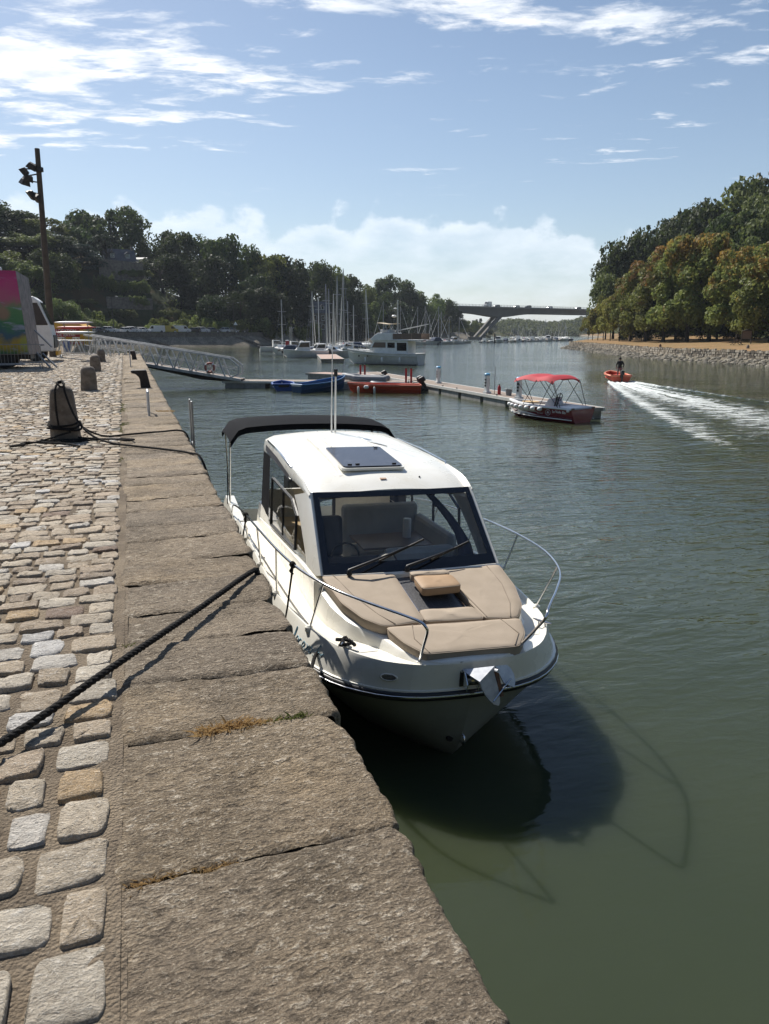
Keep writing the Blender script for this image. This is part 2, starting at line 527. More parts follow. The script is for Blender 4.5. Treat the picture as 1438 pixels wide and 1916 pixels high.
M['asphalt'] = pmat('asphalt', (0.06, 0.06, 0.058), 0.9, vs=0.6)
M['bark'] = pmat('bark', (0.05, 0.04, 0.03), 0.9, col2=(0.025, 0.02, 0.016), vs=2, bump=0.2, bs=9)
# ================================================================== WATER
def water_shader(g, pos, foam=None):
    sx = g.n('ShaderNodeSeparateXYZ', {0: pos})
    x, y = sx.outputs[0], sx.outputs[1]
    q = g.mapping(pos, rot=(0, 0, R(18)), scale=(0.55, 1.25, 1))
    h1 = g.noise(q, 1.1, 3, 0.5, 0.4)
    h2 = g.noise(q, 4.2, 3, 0.55, 0.3)
    h3 = g.noise(g.mapping(pos, rot=(0, 0, R(-25)), scale=(0.7, 1.2, 1)), 0.28, 2, 0.5)
    gust = g.smooth(g.noise(pos, 0.06, 3, 0.6), 0.3, 0.62)
    near = g.math('ADD', 0.16, g.math('MULTIPLY', g.smooth(g.math('ADD', y, g.math('MULTIPLY', x, 0.6)), 5.0, 15.0), 0.84))
    amp = g.math('MULTIPLY', near, g.math('ADD', 0.4, g.math('MULTIPLY', gust, 0.6)))
    hh = g.math('ADD', g.math('MULTIPLY', h1, 0.085), g.math('ADD', g.math('MULTIPLY', h2, 0.040), g.math('MULTIPLY', h3, 0.06)))
    bn = g.n('ShaderNodeBump', {'Strength': 1.0, 'Distance': 1.0, 'Height': g.math('MULTIPLY', hh, amp)})
    mud = g.mix(g.smooth(g.noise(pos, 0.09, 3, 0.6), 0.3, 0.7), (0.033, 0.043, 0.025), (0.046, 0.054, 0.028))
    p = g.n('ShaderNodeBsdfPrincipled', {'Base Color': mud, 'Roughness': 0.045, 'IOR': 1.333, 'Normal': bn.outputs[0], 'Subsurface Weight': 1.0, 'Subsurface Radius': (1.0, 1.1, 0.6), 'Subsurface Scale': 0.42}, subsurface_method='BURLEY')
    return p


wm = bpy.data.materials.new('river_water')
wm.use_nodes = True
g = NG(wm.node_tree)
p = water_shader(g, g.n('ShaderNodeTexCoord').outputs['Object'])
g.t.links.new(p.outputs[0], g.n('ShaderNodeOutputMaterial').inputs[0])
M['water'] = wm
wb = MB()
wb.add([(-1500, -600, 0), (1500, -600, 0), (1500, 2600, 0), (-1500, 2600, 0)], [(0, 1, 2, 3)])
tag(wb.build('water', wm, recalc=False), kind='structure')

# river bed, so that the water sheet is not the end of the world
bed = MB()
bed.add([(-1500, -600, -4.2), (1500, -600, -4.2), (1500, 2600, -4.2), (-1500, 2600, -4.2)], [(0, 1, 2, 3)])
tag(bed.build('river_bed', pmat('mud', (0.06, 0.055, 0.035), 0.9), recalc=False), kind='structure')


# ================================================================== QUAY
def stone_mat(name, tone_attr, dark, speck, bscale=1.0, spk=0.5, fs=1.0, dk=1.0):
    """weathered granite: mottled tone, pale crystalline crests, dark pits and cracks"""
    m = bpy.data.materials.new(name)
    m.use_nodes = True
    g = NG(m.node_tree)
    pos = g.n('ShaderNodeNewGeometry').outputs['Position']
    tone = g.n('ShaderNodeAttribute', attribute_name=tone_attr).outputs['Color']
    big = g.noise(pos, 2.6, 4, 0.65)
    c = g.mix(g.smooth(big, 0.32, 0.68), g.mix(0.4 * dk, tone, dark), tone)
    rough_ = g.noise(g.mapping(pos, rot=(0, 0, R(12)), scale=(1, 1.7, 1)), 22 * fs, 8, 0.72, 0.5)
    grain = g.noise(pos, 120 * fs, 3, 0.8)
    pits = g.n('ShaderNodeTexVoronoi', {'Vector': g.mapping(pos, scale=(1, 1.5, 1)), 'Scale': 62 * fs, 'Randomness': 1.0}).outputs['Distance']
    region = g.smooth(g.noise(pos, 1.9, 4, 0.65), 0.36, 0.60)
    crest = g.math('MULTIPLY', g.smooth(g.math('ADD', rough_, g.math('MULTIPLY', g.math('SUBTRACT', grain, 0.5), 0.35)), 0.53, 0.66), g.math('ADD', 0.25, g.math('MULTIPLY', region, 0.75)))
    c = g.mix(g.math('MULTIPLY', g.smooth(rough_, 0.50, 0.36), 0.7 * dk), c, dark)
    c = g.mix(g.math('MULTIPLY', crest, spk), c, speck)
    c = g.mix(g.math('MULTIPLY', g.smooth(grain, 0.52, 0.36), 0.5 * dk), c, dark)
    c = g.mix(g.math('MULTIPLY', g.smooth(grain, 0.55, 0.68), 0.5), c, speck)
    h = g.math('ADD', g.math('MULTIPLY', rough_, 2.2), g.math('ADD', g.math('MULTIPLY', grain, 0.45), g.math('MULTIPLY', pits, 0.5)))
    bn = g.n('ShaderNodeBump', {'Strength': 1.0, 'Distance': 0.022 * bscale, 'Height': h})
    p = g.n('ShaderNodeBsdfPrincipled', {'Base Color': c, 'Roughness': 0.85, 'Specular IOR Level': 0.3, 'Normal': bn.outputs[0]})
    g.t.links.new(p.outputs[0], g.n('ShaderNodeOutputMaterial').inputs[0])
    return m


M['cobble'] = stone_mat('cobble_stone', 'tone', (0.15, 0.115, 0.085), (0.70, 0.67, 0.61), 0.5, 0.5, 1.3, 0.5)
M['coping'] = stone_mat('coping_stone', 'tone', (0.075, 0.058, 0.043), (0.66, 0.575, 0.455), 0.95, 0.85, 1.0, 0.9)
mm = bpy.data.materials.new('sandy_mortar')
mm.use_nodes = True
g = NG(mm.node_tree)
pos = g.n('ShaderNodeNewGeometry').outputs['Position']
c = g.mix(g.smooth(g.noise(pos, 2.4, 5, 0.65), 0.32, 0.7), (0.16, 0.125, 0.09), (0.30, 0.24, 0.172))
gr = g.noise(pos, 62, 5, 0.85)
c = g.mix(g.math('MULTIPLY', g.smooth(gr, 0.55, 0.72), 0.7), c, (0.46, 0.41, 0.33))
c = g.mix(g.math('MULTIPLY', g.smooth(gr, 0.45, 0.3), 0.6), c, (0.08, 0.062, 0.045))
bn = g.n('ShaderNodeBump', {'Strength': 0.9, 'Distance': 0.020, 'Height': g.math('ADD', g.math('ADD', gr, g.noise(pos, 14, 4, 0.6)), g.math('MULTIPLY', g.n('ShaderNodeTexVoronoi', {'Vector': pos, 'Scale': 85.0}).outputs['Distance'], -0.9))})
p = g.n('ShaderNodeBsdfPrincipled', {'Base Color': c, 'Roughness': 0.95, 'Specular IOR Level': 0.2, 'Normal': bn.outputs[0]})
g.t.links.new(p.outputs[0], g.n('ShaderNodeOutputMaterial').inputs[0])
M['mortar'] = mm

QZ = 2.4
XE = 0.757                      # the quay's edge over the water
quay = MB()
quay.prism([(-0.125, -34), (-0.125, 5), (-0.16, 10), (-0.28, 30), (-0.40, 64), (-4.5, 65.5), (-10, 186), (-150, 186), (-150, -34)], -4, QZ - 0.012)
quay.prism([(0.66, -34), (0.66, 64), (-0.5, 64), (-0.3, 10), (-0.3, -34)], -3.9, QZ - 0.024)
quay = tag(quay.build('quay', M['mortar']), kind='structure')


def tone_attr(me, cols):
    a = me.color_attributes.new('tone', 'FLOAT_COLOR', 'POINT')
    arr = np.ones((len(me.vertices), 4), np.float32)
    arr[:, :3] = cols
    a.data.foreach_set('color', arr.ravel())


# --- coping stones along the edge
joints = [-2.3, -1.35, -0.5, 0.35, 1.24, 2.06, 2.89, 3.40, 3.88, 4.36, 4.92, 5.42, 6.02, 6.50]
while joints[-1] < 63.6:
    joints.append(joints[-1] + rnd.uniform(0.46, 0.86))
joints[-1] = 64.0
for k in range(len(joints) - 1):
    y0, y1 = joints[k], joints[k + 1]
    ym = (y0 + y1) / 2
    step = min(0.3, max(0.011, 0.0035 * abs(ym) + 0.004))
    r_ = random.Random(k * 31 + 5)
    xl = -0.158 + r_.uniform(-0.016, 0.016) - 0.006 * max(0, ym - 4)
    xl = max(xl, -0.5)
    ny = max(4, int((y1 - y0) / step))
    ntop = max(5, int((XE - xl) / step))
    # profile: left flank, top, rounded arris, face towards the water
    S = [(0.0, -0.06)] + [(i / ntop, -0.015 * max(0.0, 1 - i / ntop * (XE - xl) / 0.03)) for i in range(ntop + 1)]
    rad = r_.uniform(0.03, 0.055)
    narc = 5 if step < 0.06 else 2
    nface = 10 if step < 0.05 else 2
    yy = np.linspace(y0, y1, ny + 1)
    edge = XE + 0.020 * fbm(np.c_[yy * 2.3, np.full(ny + 1, 0.3)], 3, 5) * 2 + r_.uniform(-0.008, 0.008) + 0.02 * fbm(np.c_[yy * 14, np.full(ny + 1, k * 3.3)], 3, 6)
    dj = np.minimum(yy - y0, y1 - yy)
    edge -= r_.uniform(0.006, 0.03) * np.exp(-(dj / 0.04) ** 2)
    if k in (5, 8):
        edge -= 0.05 * np.exp(-((yy - y1) / 0.12) ** 2)
    top = []
    tilt, tz = r_.uniform(-0.008, 0.008), r_.uniform(-0.006, 0.008)
    cols = []
    for (s, dz) in S:
        cols.append((xl + s * (edge - rad - xl), np.full(ny + 1, dz), 0.0))
    for i in range(1, narc + 1):
        a = i / narc * math.pi / 2
        cols.append((edge - rad + rad * math.sin(a), np.full(ny + 1, -rad * (1 - math.cos(a))), math.sin(a)))
    for i in range(1, nface + 1):
        cols.append((edge + 0.0, np.full(ny + 1, -rad - 0.42 * i / nface), 1.0))
    X = np.array([c_[0] for c_ in cols])
    Z = np.array([c_[1] for c_ in cols])
    W = np.array([np.full(ny + 1, c_[2]) for c_ in cols])
    Y = np.tile(yy, (len(cols), 1))
    P3 = np.c_[X.ravel() * 2.6, Y.ravel() * 4.2, Z.ravel() * 4]
    d = fbm(P3, 5, 11 + k, 0.6) * 0.036
    ridg = np.abs(fbm(np.c_[X.ravel() * 9, Y.ravel() * 22, Z.ravel() * 9], 3, 90 + k)) * -0.030
    d = (d + ridg).reshape(X.shape)
    dip = -0.013 * np.exp(-(dj / 0.009) ** 2) - 0.004 * np.exp(-(dj / 0.03) ** 2)
    jn = 0.35 + 1.1 * vnoise(np.c_[X.ravel() * 7, Y.ravel() * 0.5 + k], 60).reshape(X.shape)
    Zf = QZ + Z + tz + tilt * (X - 0.3) * 4 + (d + dip[None, :] * jn) * (1 - W * 0.8)
    Xf = X + d * W * 1.2 - 0.02 * W * np.exp(-(dj / 0.014) ** 2)[None, :]
    if k == 4:            # the hollow worn into the corner of the nearest stone
        hol = np.exp(-(((X - 0.62) / 0.05) ** 2 + ((Y - 1.13) / 0.04) ** 2))
        Zf -= 0.035 * hol
    V = np.stack([Xf, Y, Zf], -1)
    nP, nQ = X.shape
    idx = np.arange(nP * nQ).reshape(nP, nQ)
    Fq = np.stack([idx[:-1, :-1], idx[1:, :-1], idx[1:, 1:], idx[:-1, 1:]], -1).reshape(-1, 4)
    me = np_mesh('coping_stone', V.reshape(-1, 3), Fq, True)
    tcol = np.array([0.335, 0.262, 0.180]) * r_.uniform(0.84, 1.14) + np.array([0.012, 0.004, -0.006]) * r_.uniform(-1, 1.4)
    stain = np.clip(fbm(np.c_[X.ravel() * 2, Y.ravel() * 2.5], 4, 300 + k) * 2.4, 0, 1)[:, None]
    tone_attr(me, tcol[None, :] * (1 - stain * 0.0) + stain * np.array([0.20, 0.145, 0.085])[None, :] - np.clip(-fbm(np.c_[X.ravel() * 1.6, Y.ravel() * 1.6], 4, 700 + k) * 2.2, 0, 0.5)[:, None] * np.array([0.22, 0.18, 0.14])[None, :])
    o = link('coping_stone', me, M['coping'], quay)
tag(quay)

# --- wall below the coping: coursed blocks
wallb = MB()
zc_ = QZ - 0.47
while zc_ > -1.5:
    y = -8.0 + rnd.uniform(0, 0.6)
    while y < 63.5:
        w = rnd.uniform(0.5, 1.0)
        wallb.box((0.66 + rnd.uniform(-0.012, 0.02), y + w / 2, zc_ - 0.2), (0.16, w - 0.025, 0.385))
        y += w
    zc_ -= 0.4
wo = wallb.build('wall_blocks', pmat('quay_wall_stone', (0.13, 0.115, 0.09), 0.9, col2=(0.06, 0.06, 0.04), vs=1.5, bump=0.5, bs=12), quay)
wo['kind'] = 'stuff'

# --- cobbles: rows across the quay, the 300 largest in view as stones of their own
PAL = [(0.50, 0.425, 0.325), (0.46, 0.375, 0.275), (0.53, 0.47, 0.38), (0.42, 0.335, 0.245), (0.56, 0.52, 0.46), (0.50, 0.36, 0.21), (0.34, 0.27, 0.20), (0.60, 0.58, 0.55), (0.22, 0.155, 0.115)]
PW = [5, 5, 4.5, 4, 2.5, 1.2, 2.4, 0.9, 0.45]
cob = []
y = 0.75
row = 0
while y < 63:
    hgt = rnd.uniform(0.125, 0.185) * (1.28 if y < 2.6 else 1.0)
    gap = rnd.uniform(0.014, 0.040) * (1.0 if y < 4 else 0.6)
    xr = -0.178 - 0.006 * max(0, y - 4) + rnd.uniform(-0.035, 0.012)
    xr = max(xr, -0.56)
    x = xr
    lim = -0.178 * y - 0.6 - (1.4 if y < 20 else 1.0)
    while x > lim:
        w = rnd.uniform(0.12, 0.25) * (0.95 if y < 2.6 else 1.0)
        cob.append((x - w / 2, y + hgt / 2 + rnd.uniform(-0.014, 0.014), w, hgt * rnd.uniform(0.86, 1.08)))
        x -= w + rnd.uniform(0.012, 0.042) * (1.0 if y < 4 else 0.6)
    y += hgt + gap
    row += 1


def cobble_mesh(w, h, r_, n, rings):
    """irregular rounded sett: outline ring below the bedding, shoulder, worn top"""
    a = np.arange(n) * 2 * math.pi / n + r_.uniform(0, 0.3)
    e = r_.uniform(0.22, 0.42)
    cx, sy = np.cos(a), np.sin(a)
    ox = np.sign(cx) * np.abs(cx) ** e * w / 2
    oy = np.sign(sy) * np.abs(sy) ** e * h / 2
    nz = 1 + np.interp(a, np.linspace(0, 7, 9), [r_.uniform(-0.14, 0.08) for _ in range(9)]) + np.array([r_.uniform(-0.03, 0.03) for _ in range(n)])
    sk = r_.uniform(-0.2, 0.2)
    ox, oy = ox * nz, oy * nz + ox * sk * 0.4
    V = []
    lift = r_.uniform(-0.006, 0.008)
    tx, ty = r_.uniform(-0.05, 0.05), r_.uniform(-0.05, 0.05)
    for (k, z) in rings:
        jig = np.array([r_.uniform(-1, 1) for _ in range(n)]) * 0.0065
        V.append(np.c_[ox * k, oy * k, z + lift + (jig + ox * k * tx + oy * k * ty if z > -0.02 else 0 * jig)])
    V.append(np.array([[0, 0, rings[-1][1] + lift + r_.uniform(-0.004, 0.006)]]))
    V = np.vstack(V)
    F = []
    for i in range(len(rings) - 1):
        for j in range(n):
            k = (j + 1) % n
            F.append((i * n + j, i * n + k, (i + 1) * n + k, (i + 1) * n + j))
    top = (len(rings) - 1) * n
    tris = [(top + j, top + (j + 1) % n, len(V) - 1) for j in range(n)]
    return V, F, tris


RN = [(1.0, -0.05), (1.0, -0.008), (0.975, 0.002), (0.93, 0.006), (0.5, 0.007)]
RM = [(1.0, -0.05), (0.975, 0.003), (0.88, 0.010)]
RF = [(1.0, -0.04), (0.93, 0.010)]


# the sandy bedding has worn unevenly: it swells over some stones and has washed out round others
yy = np.linspace(-1.0, 16.0, 420)
xx = np.linspace(-4.2, -0.142, 112)
GX, GY = np.meshgrid(xx, yy)
GZ = QZ - 0.008 + 0.034 * fbm(np.c_[GX.ravel() * 5, GY.ravel() * 5], 4, 41).reshape(GX.shape) + 0.012 * fbm(np.c_[GX.ravel() * 30, GY.ravel() * 30], 2, 43).reshape(GX.shape)
GZ = np.where(GX > -0.2, np.clip(GZ, QZ - 0.0085, QZ - 0.001), GZ)
ig = np.arange(GX.size).reshape(GX.shape)
link('bedding', np_mesh('bedding', np.stack([GX, GY, GZ], -1).reshape(-1, 3), np.stack([ig[:-1, :-1], ig[:-1, 1:], ig[1:, 1:], ig[1:, :-1]], -1).reshape(-1, 4), True), M['mortar'], quay)


def in_view(x, y):
    r, f = x * _ct - y * _st, x * _st + y * _ct
    zc_ = f * _c + 1.6 * _s
    px, py = 719 + 1400 * r / zc_, 958 + 1400 * (1.6 * _c - f * _s) / zc_
    return -60 < px < 1500 and py < 1990, 1.0 / max(zc_, 0.1)


scored = sorted(range(len(cob)), key=lambda i: -(in_view(*cob[i][:2])[1] ** 2 * cob[i][2] * cob[i][3] if in_view(*cob[i][:2])[0] else 0))
single = set(scored[:300])
bv, bf3, bf4, bt = [], [], [], []
off = 0
for i, (x, y, w, h) in enumerate(cob):
    r_ = random.Random(i * 7 + 3)
    t = np.array(r_.choices(PAL, PW)[0]) * r_.uniform(0.88, 1.1)
    if i in single:
        V, F, T = cobble_mesh(w, h, r_, 18, RN)
        me = bpy.data.meshes.new('cobble')
        me.from_pydata([tuple(q) for q in V], [], F + T)
        me.shade_smooth()
        tone_attr(me, t[None, :])
        link('cobble', me, M['cobble'], quay, loc=(x, y, QZ))
    else:
        V, F, T = cobble_mesh(w, h, r_, 12 if y < 16 else 8, RM if y < 16 else RF)
        V = V + np.array([x, y, QZ])
        bv.append(V)
        bt.append(np.tile(t, (len(V), 1)))
        bf4 += [(a + off, b + off, c_ + off, d_ + off) for a, b, c_, d_ in F]
        bf3 += [(a + off, b + off, c_ + off) for a, b, c_ in T]
        off += len(V)
me = bpy.data.meshes.new('cobbles')
me.from_pydata(np.vstack(bv).tolist(), [], bf4 + bf3)
me.shade_smooth()
tone_attr(me, np.vstack(bt))
o = link('cobbles', me, M['cobble'], quay)
o['kind'] = 'stuff'


# ================================================================== BANKS AND HILLS
def strip(shore, prof, cap, ts, name, mats, inland_left=True):
    """land strip along a shoreline: shore points (x, y), a height profile over the distance inland, a cap on the hill"""
    P = np.array([(p.x, p.y) for p in shore])
    # resample
    seg = np.r_[0, np.cumsum(np.hypot(*np.diff(P, axis=0).T))]
    n = int(seg[-1] / 4) + 2
    s = np.linspace(0, seg[-1], n)
    Q = np.c_[np.interp(s, seg, P[:, 0]), np.interp(s, seg, P[:, 1])]
    for _ in range(3):
        Q[1:-1] = (Q[:-2] + Q[1:-1] * 2 + Q[2:]) / 4
    T = np.gradient(Q, axis=0)
    T /= np.linalg.norm(T, axis=1)[:, None]
    for _ in range(60 if inland_left else 12):
        T[1:-1] = (T[:-2] + T[1:-1] * 2 + T[2:]) / 4
    N = np.c_[-T[:, 1], T[:, 0]] * (1 if inland_left else -1)
    cp = np.interp(s, seg, cap)
    t = np.array(ts)
    X = Q[:, 0][:, None] + N[:, 0][:, None] * t[None, :]
    Y = Q[:, 1][:, None] + N[:, 1][:, None] * t[None, :]
    zb = np.interp(t, [a for a, b in prof], [b for a, b in prof])
    Z = np.minimum(zb[None, :], np.maximum(cp[:, None], 3.6 if inland_left else 3.0))
    far = np.clip((t - 24) / 20, 0, 1)[None, :]
    Z = Z + far * fbm(np.c_[X.ravel() * 0.05, Y.ravel() * 0.05], 3, 3).reshape(X.shape) * 4
    return X, Y, Z, Q, N, t


def strip_mesh(X, Y, Z, name, mat, j0, j1):
    V = np.stack([X[:, j0:j1], Y[:, j0:j1], Z[:, j0:j1]], -1)
    n, m_ = V.shape[:2]
    idx = np.arange(n * m_).reshape(n, m_)
    Fq = np.stack([idx[:-1, :-1], idx[1:, :-1], idx[1:, 1:], idx[:-1, 1:]], -1).reshape(-1, 4)
    return link(name, np_mesh(name, V.reshape(-1, 3), Fq, True), mat)


shoreL = [spot(*a) for a in ((-500, 105), (-250, 130), (-60, 158), (80, 178), (183, 189), (250, 197), (309, 203), (400, 210), (489, 218), (525, 238), (560, 265), (600, 292), (660, 325), (740, 365),
                             (800, 395), (862, 432), (884, 470), (885, 560), (885, 700))]
capL = [30, 30, 31, 31, 30, 30, 29, 24, 20, 18, 16, 15, 15, 14, 10, 5, 4, 4, 6]
tsL = [-6, -2, 0, 1.5, 3, 4.4, 5.0, 5.6, 9, 14, 20, 23, 26, 30, 35, 41, 48, 56, 65, 76, 90, 110, 140, 190]
profL = [(-6, -3), (0, -0.05), (4.4, 2.65), (5.0, 3.2), (5.6, 3.85), (23, 3.95), (26, 5.4), (56, 26), (90, 33), (190, 45)]
XL, YL, ZL, QL, NL, TL = strip(shoreL, profL, capL, tsL, 'hill', None, True)
gm = bpy.data.materials.new('hill_ground')
gm.use_nodes = True
g = NG(gm.node_tree)
pos = g.n('ShaderNodeTexCoord').outputs['Object']
c = g.mix(g.smooth(g.noise(pos, 0.11, 4, 0.6), 0.42, 0.6), (0.032, 0.042, 0.016), (0.085, 0.058, 0.026))
c = g.mix(g.math('MULTIPLY', g.smooth(g.noise(pos, 1.5, 4, 0.7), 0.4, 0.7), 0.5), c, (0.045, 0.05, 0.02))
p = g.n('ShaderNodeBsdfPrincipled', {'Base Color': c, 'Roughness': 0.95, 'Specular IOR Level': 0.1, 'Normal': g.n('ShaderNodeBump', {'Strength': 1, 'Distance': 0.3, 'Height': g.noise(pos, 1.2, 4, 0.7)}).outputs[0]})
g.t.links.new(p.outputs[0], g.n('ShaderNodeOutputMaterial').inputs[0])
M['hill'] = gm
rv = bpy.data.materials.new('revetment_stone')
rv.use_nodes = True
g = NG(rv.node_tree)
pos = g.n('ShaderNodeTexCoord').outputs['Object']
c = g.mix(g.smooth(g.noise(pos, 0.5, 5, 0.7), 0.35, 0.68), (0.17, 0.145, 0.11), (0.31, 0.27, 0.21))
vor = g.n('ShaderNodeTexVoronoi', {'Vector': g.mapping(pos, scale=(1, 1, 1.6)), 'Scale': 1.9}, feature='DISTANCE_TO_EDGE').outputs[0]
c = g.mix(g.smooth(vor, 0.07, 0.0), c, (0.05, 0.042, 0.03))
zz_ = g.n('ShaderNodeSeparateXYZ', {0: pos}).outputs[2]
c = g.mix(g.math('MULTIPLY', g.smooth(zz_, 0.9, 0.1), 0.6), c, (0.05, 0.05, 0.03))     # weed and silt below the tide mark
p = g.n('ShaderNodeBsdfPrincipled', {'Base Color': c, 'Roughness': 0.9, 'Specular IOR Level': 0.2, 'Normal': g.n('ShaderNodeBump', {'Strength': 1, 'Distance': 0.12, 'Height': vor}).outputs[0]})
g.t.links.new(p.outputs[0], g.n('ShaderNodeOutputMaterial').inputs[0])
M['revet'] = rv
tag(strip_mesh(XL, YL, ZL, 'revetment', M['revet'], 0, 7), kind='structure')
tag(strip_mesh(XL, YL, ZL, 'road', M['asphalt'], 6, 12), kind='structure')
tag(strip_mesh(XL, YL, ZL, 'hill', M['hill'], 11, len(tsL)), kind='structure')


def land_z(X, Y, Z, x, y):
    d = (X - x) ** 2 + (Y - y) ** 2
    i = np.unravel_index(np.argmin(d), d.shape)
    return float(Z[i])


# parapet along the far road, with its capping and the steps and pipes down the slope
i0, i1 = [int(np.argmin(np.hypot(QL[:, 0] - spot(px_, d_).x, QL[:, 1] - spot(px_, d_).y))) for px_, d_ in ((183, 189), (862, 432))]
pw = thing('parapet_wall', 'long dark stone parapet between the parked cars and the sloping revetment', 'wall')
pb, pc = MB(), MB()
for (lo, hi, t0, t1, mb) in ((2.3, 3.88, 4.6, 5.5, pb), (3.88, 3.99, 4.52, 5.58, pc)):
    rings = []
    for i in range(i0, i1 + 1, 2):
        a, b = QL[i] + NL[i] * t0, QL[i] + NL[i] * t1
        rings.append([(a[0], a[1], lo), (b[0], b[1], lo), (b[0], b[1], hi), (a[0], a[1], hi)])
    mb.loft(rings)
pb.build('wall', M['rubble'], pw)
pc.build('capping', pmat('capping_stone', (0.2, 0.18, 0.15), 0.9, vs=1), pw)
for n_, (px_, d_) in enumerate(((272, 199), (458, 215.5), (512, 230))):
    i = int(np.argmin(np.hypot(QL[:, 0] - spot(px_, d_).x, QL[:, 1] - spot(px_, d_).y)))
    t_ = Vector((*(QL[i + 1] - QL[i]).tolist(), 0)).normalized()
    sw = thing('water_stairs', ['straight stone steps down the revetment, nearest the gangway', 'straight stone steps down the middle of the far revetment', 'stone steps down the revetment nearest the moored boats'][n_], 'stairs', group='steps down the revetment')
    for k in range(12):
        q = QL[i] + NL[i] * (0.25 + k * 0.38)
        c0 = Vector((q[0], q[1], 0.2 + k * 0.215)) + t_ * (4.4 - k * 0.4)
        MB().box(c0, (1.7, 0.5, 0.5), Matrix.Rotation(math.atan2(t_.y, t_.x), 3, 'Z')).build('step', M['rubble'], sw)

# ---- right bank
shoreR = [spot(*a, 1) for a in ((1900, 58), (1650, 76), (1438, 92), (1329, 104), (1229, 114.5), (1165, 131), (1130, 147), (1080, 180), (1052, 190), (1046, 200), (1056, 222), (1078, 262), (1105, 330), (1125, 420), (1118, 520), (1095, 680), (1080, 900))]
capR = [34, 34, 31, 28, 24, 20, 16, 9, 5, 3.2, 3.2, 4, 6, 9, 9, 9, 9]
tsR = [-4, -1, 0, 0.8, 1.6, 2.3, 2.5, 2.6, 5, 9, 14, 20, 26, 31, 35, 40, 46, 54, 64, 78, 96, 130]
profR = [(-4, -2), (0, -0.12), (2.3, 0.75), (2.5, 0.8), (2.6, 1.55), (9, 1.85), (26, 2.75), (31, 3.1), (90, 36), (130, 44)]
XR, YR, ZR, QR, NR, TR = strip(shoreR, profR, capR, tsR, 'bank', None, False)
gr_ = bpy.data.materials.new('dry_grass_ground')
gr_.use_nodes = True
g = NG(gr_.node_tree)
pos = g.n('ShaderNodeTexCoord').outputs['Object']
c = g.mix(g.smooth(g.noise(pos, 0.16, 4, 0.6), 0.36, 0.66), (0.27, 0.165, 0.085), (0.20, 0.14, 0.065))
c = g.mix(g.math('MULTIPLY', g.smooth(g.noise(pos, 0.35, 4, 0.65), 0.55, 0.75), 0.7), c, (0.10, 0.105, 0.04))
c = g.mix(g.math('MULTIPLY', g.smooth(g.noise(pos, 6, 3, 0.7), 0.4, 0.8), 0.4), c, (0.32, 0.23, 0.13))
p = g.n('ShaderNodeBsdfPrincipled', {'Base Color': c, 'Roughness': 0.95, 'Specular IOR Level': 0.1, 'Normal': g.n('ShaderNodeBump', {'Strength': 0.8, 'Distance': 0.08, 'Height': g.noise(pos, 5, 4, 0.7)}).outputs[0]})
g.t.links.new(p.outputs[0], g.n('ShaderNodeOutputMaterial').inputs[0])
tag(strip_mesh(XR, YR, ZR, 'shore', M['revet'], 0, 8), kind='structure')
tag(strip_mesh(XR, YR, ZR, 'grass_bank', gr_, 7, 14), kind='structure')
tag(strip_mesh(XR, YR, ZR, 'wooded_hill', M['hill'], 13, len(tsR)), kind='structure')

# retaining wall of pale stones, and the rocks at its foot
iA = 2
iB = int(np.argmin(np.hypot(QR[:, 0] - spot(1046, 200).x, QR[:, 1] - spot(1046, 200).y)))
seg = np.r_[0, np.cumsum(np.hypot(*np.diff(QR, axis=0).T))]


def alongR(s, t):
    i = min(np.searchsorted(seg, s), len(seg) - 1)
    i = max(i, 1)
    f = (s - seg[i - 1]) / (seg[i] - seg[i - 1])
    q = QR[i - 1] * (1 - f) + QR[i] * f
    n_ = NR[i - 1] * (1 - f) + NR[i] * f
    return q + n_ * t, math.atan2(-n_[0], n_[1])


rw = thing('retaining_wall', 'low pale stone retaining wall along the right bank below the dry grass', 'wall')
ws = MB()
for cidx in range(4):
    s = seg[iA] + rnd.uniform(0, 0.5)
    while s < seg[iB]:
        w = rnd.uniform(0.26, 0.55)
        q, a = alongR(s + w / 2, 2.38 + rnd.uniform(-0.05, 0.04))
        hh = 0.30 if cidx < 3 else rnd.uniform(0.2, 0.42)
        ws.box((q[0], q[1], 0.42 + cidx * 0.33 + hh / 2), (w - 0.06, 0.34, hh - 0.02), Matrix.Rotation(a, 3, 'Z'), mi=rnd.choice((0, 0, 1, 1, 2)), taper=0.88)
        s += w
wo = ws.build('stone_courses', [pmat('pale_stone', (0.40, 0.35, 0.28), 0.9, vs=3), pmat('mid_stone', (0.25, 0.21, 0.16), 0.9, vs=3), pmat('dark_stone', (0.12, 0.10, 0.08), 0.9, vs=3)], rw)
wo['kind'] = 'stuff'
rk = MB()
for k in range(1500):
    s = rnd.uniform(seg[iA], seg[iB])
    t = rnd.uniform(-0.5, 2.1)
    q, a = alongR(s, t)
    r_ = rnd.uniform(0.10, 0.42)
    z = float(np.interp(t, [x_[0] for x_ in profR], [x_[1] for x_ in profR]))
    rk.lathe([(r_ * 0.8, -r_ * 0.5), (r_ * rnd.uniform(0.9, 1.2), 0), (r_ * 0.55, r_ * 0.5), (r_ * 0.1, r_ * 0.62)], 6, (q[0], q[1], z), mi=rnd.choice((0, 0, 1)))
tag(rk.build('shore_rocks', [pmat('wet_rock', (0.09, 0.08, 0.06), 0.8, vs=2), pmat('dry_rock', (0.26, 0.23, 0.18), 0.9, vs=2)]), 'loose grey rocks strewn along the foot of the right bank wall', kind='stuff')

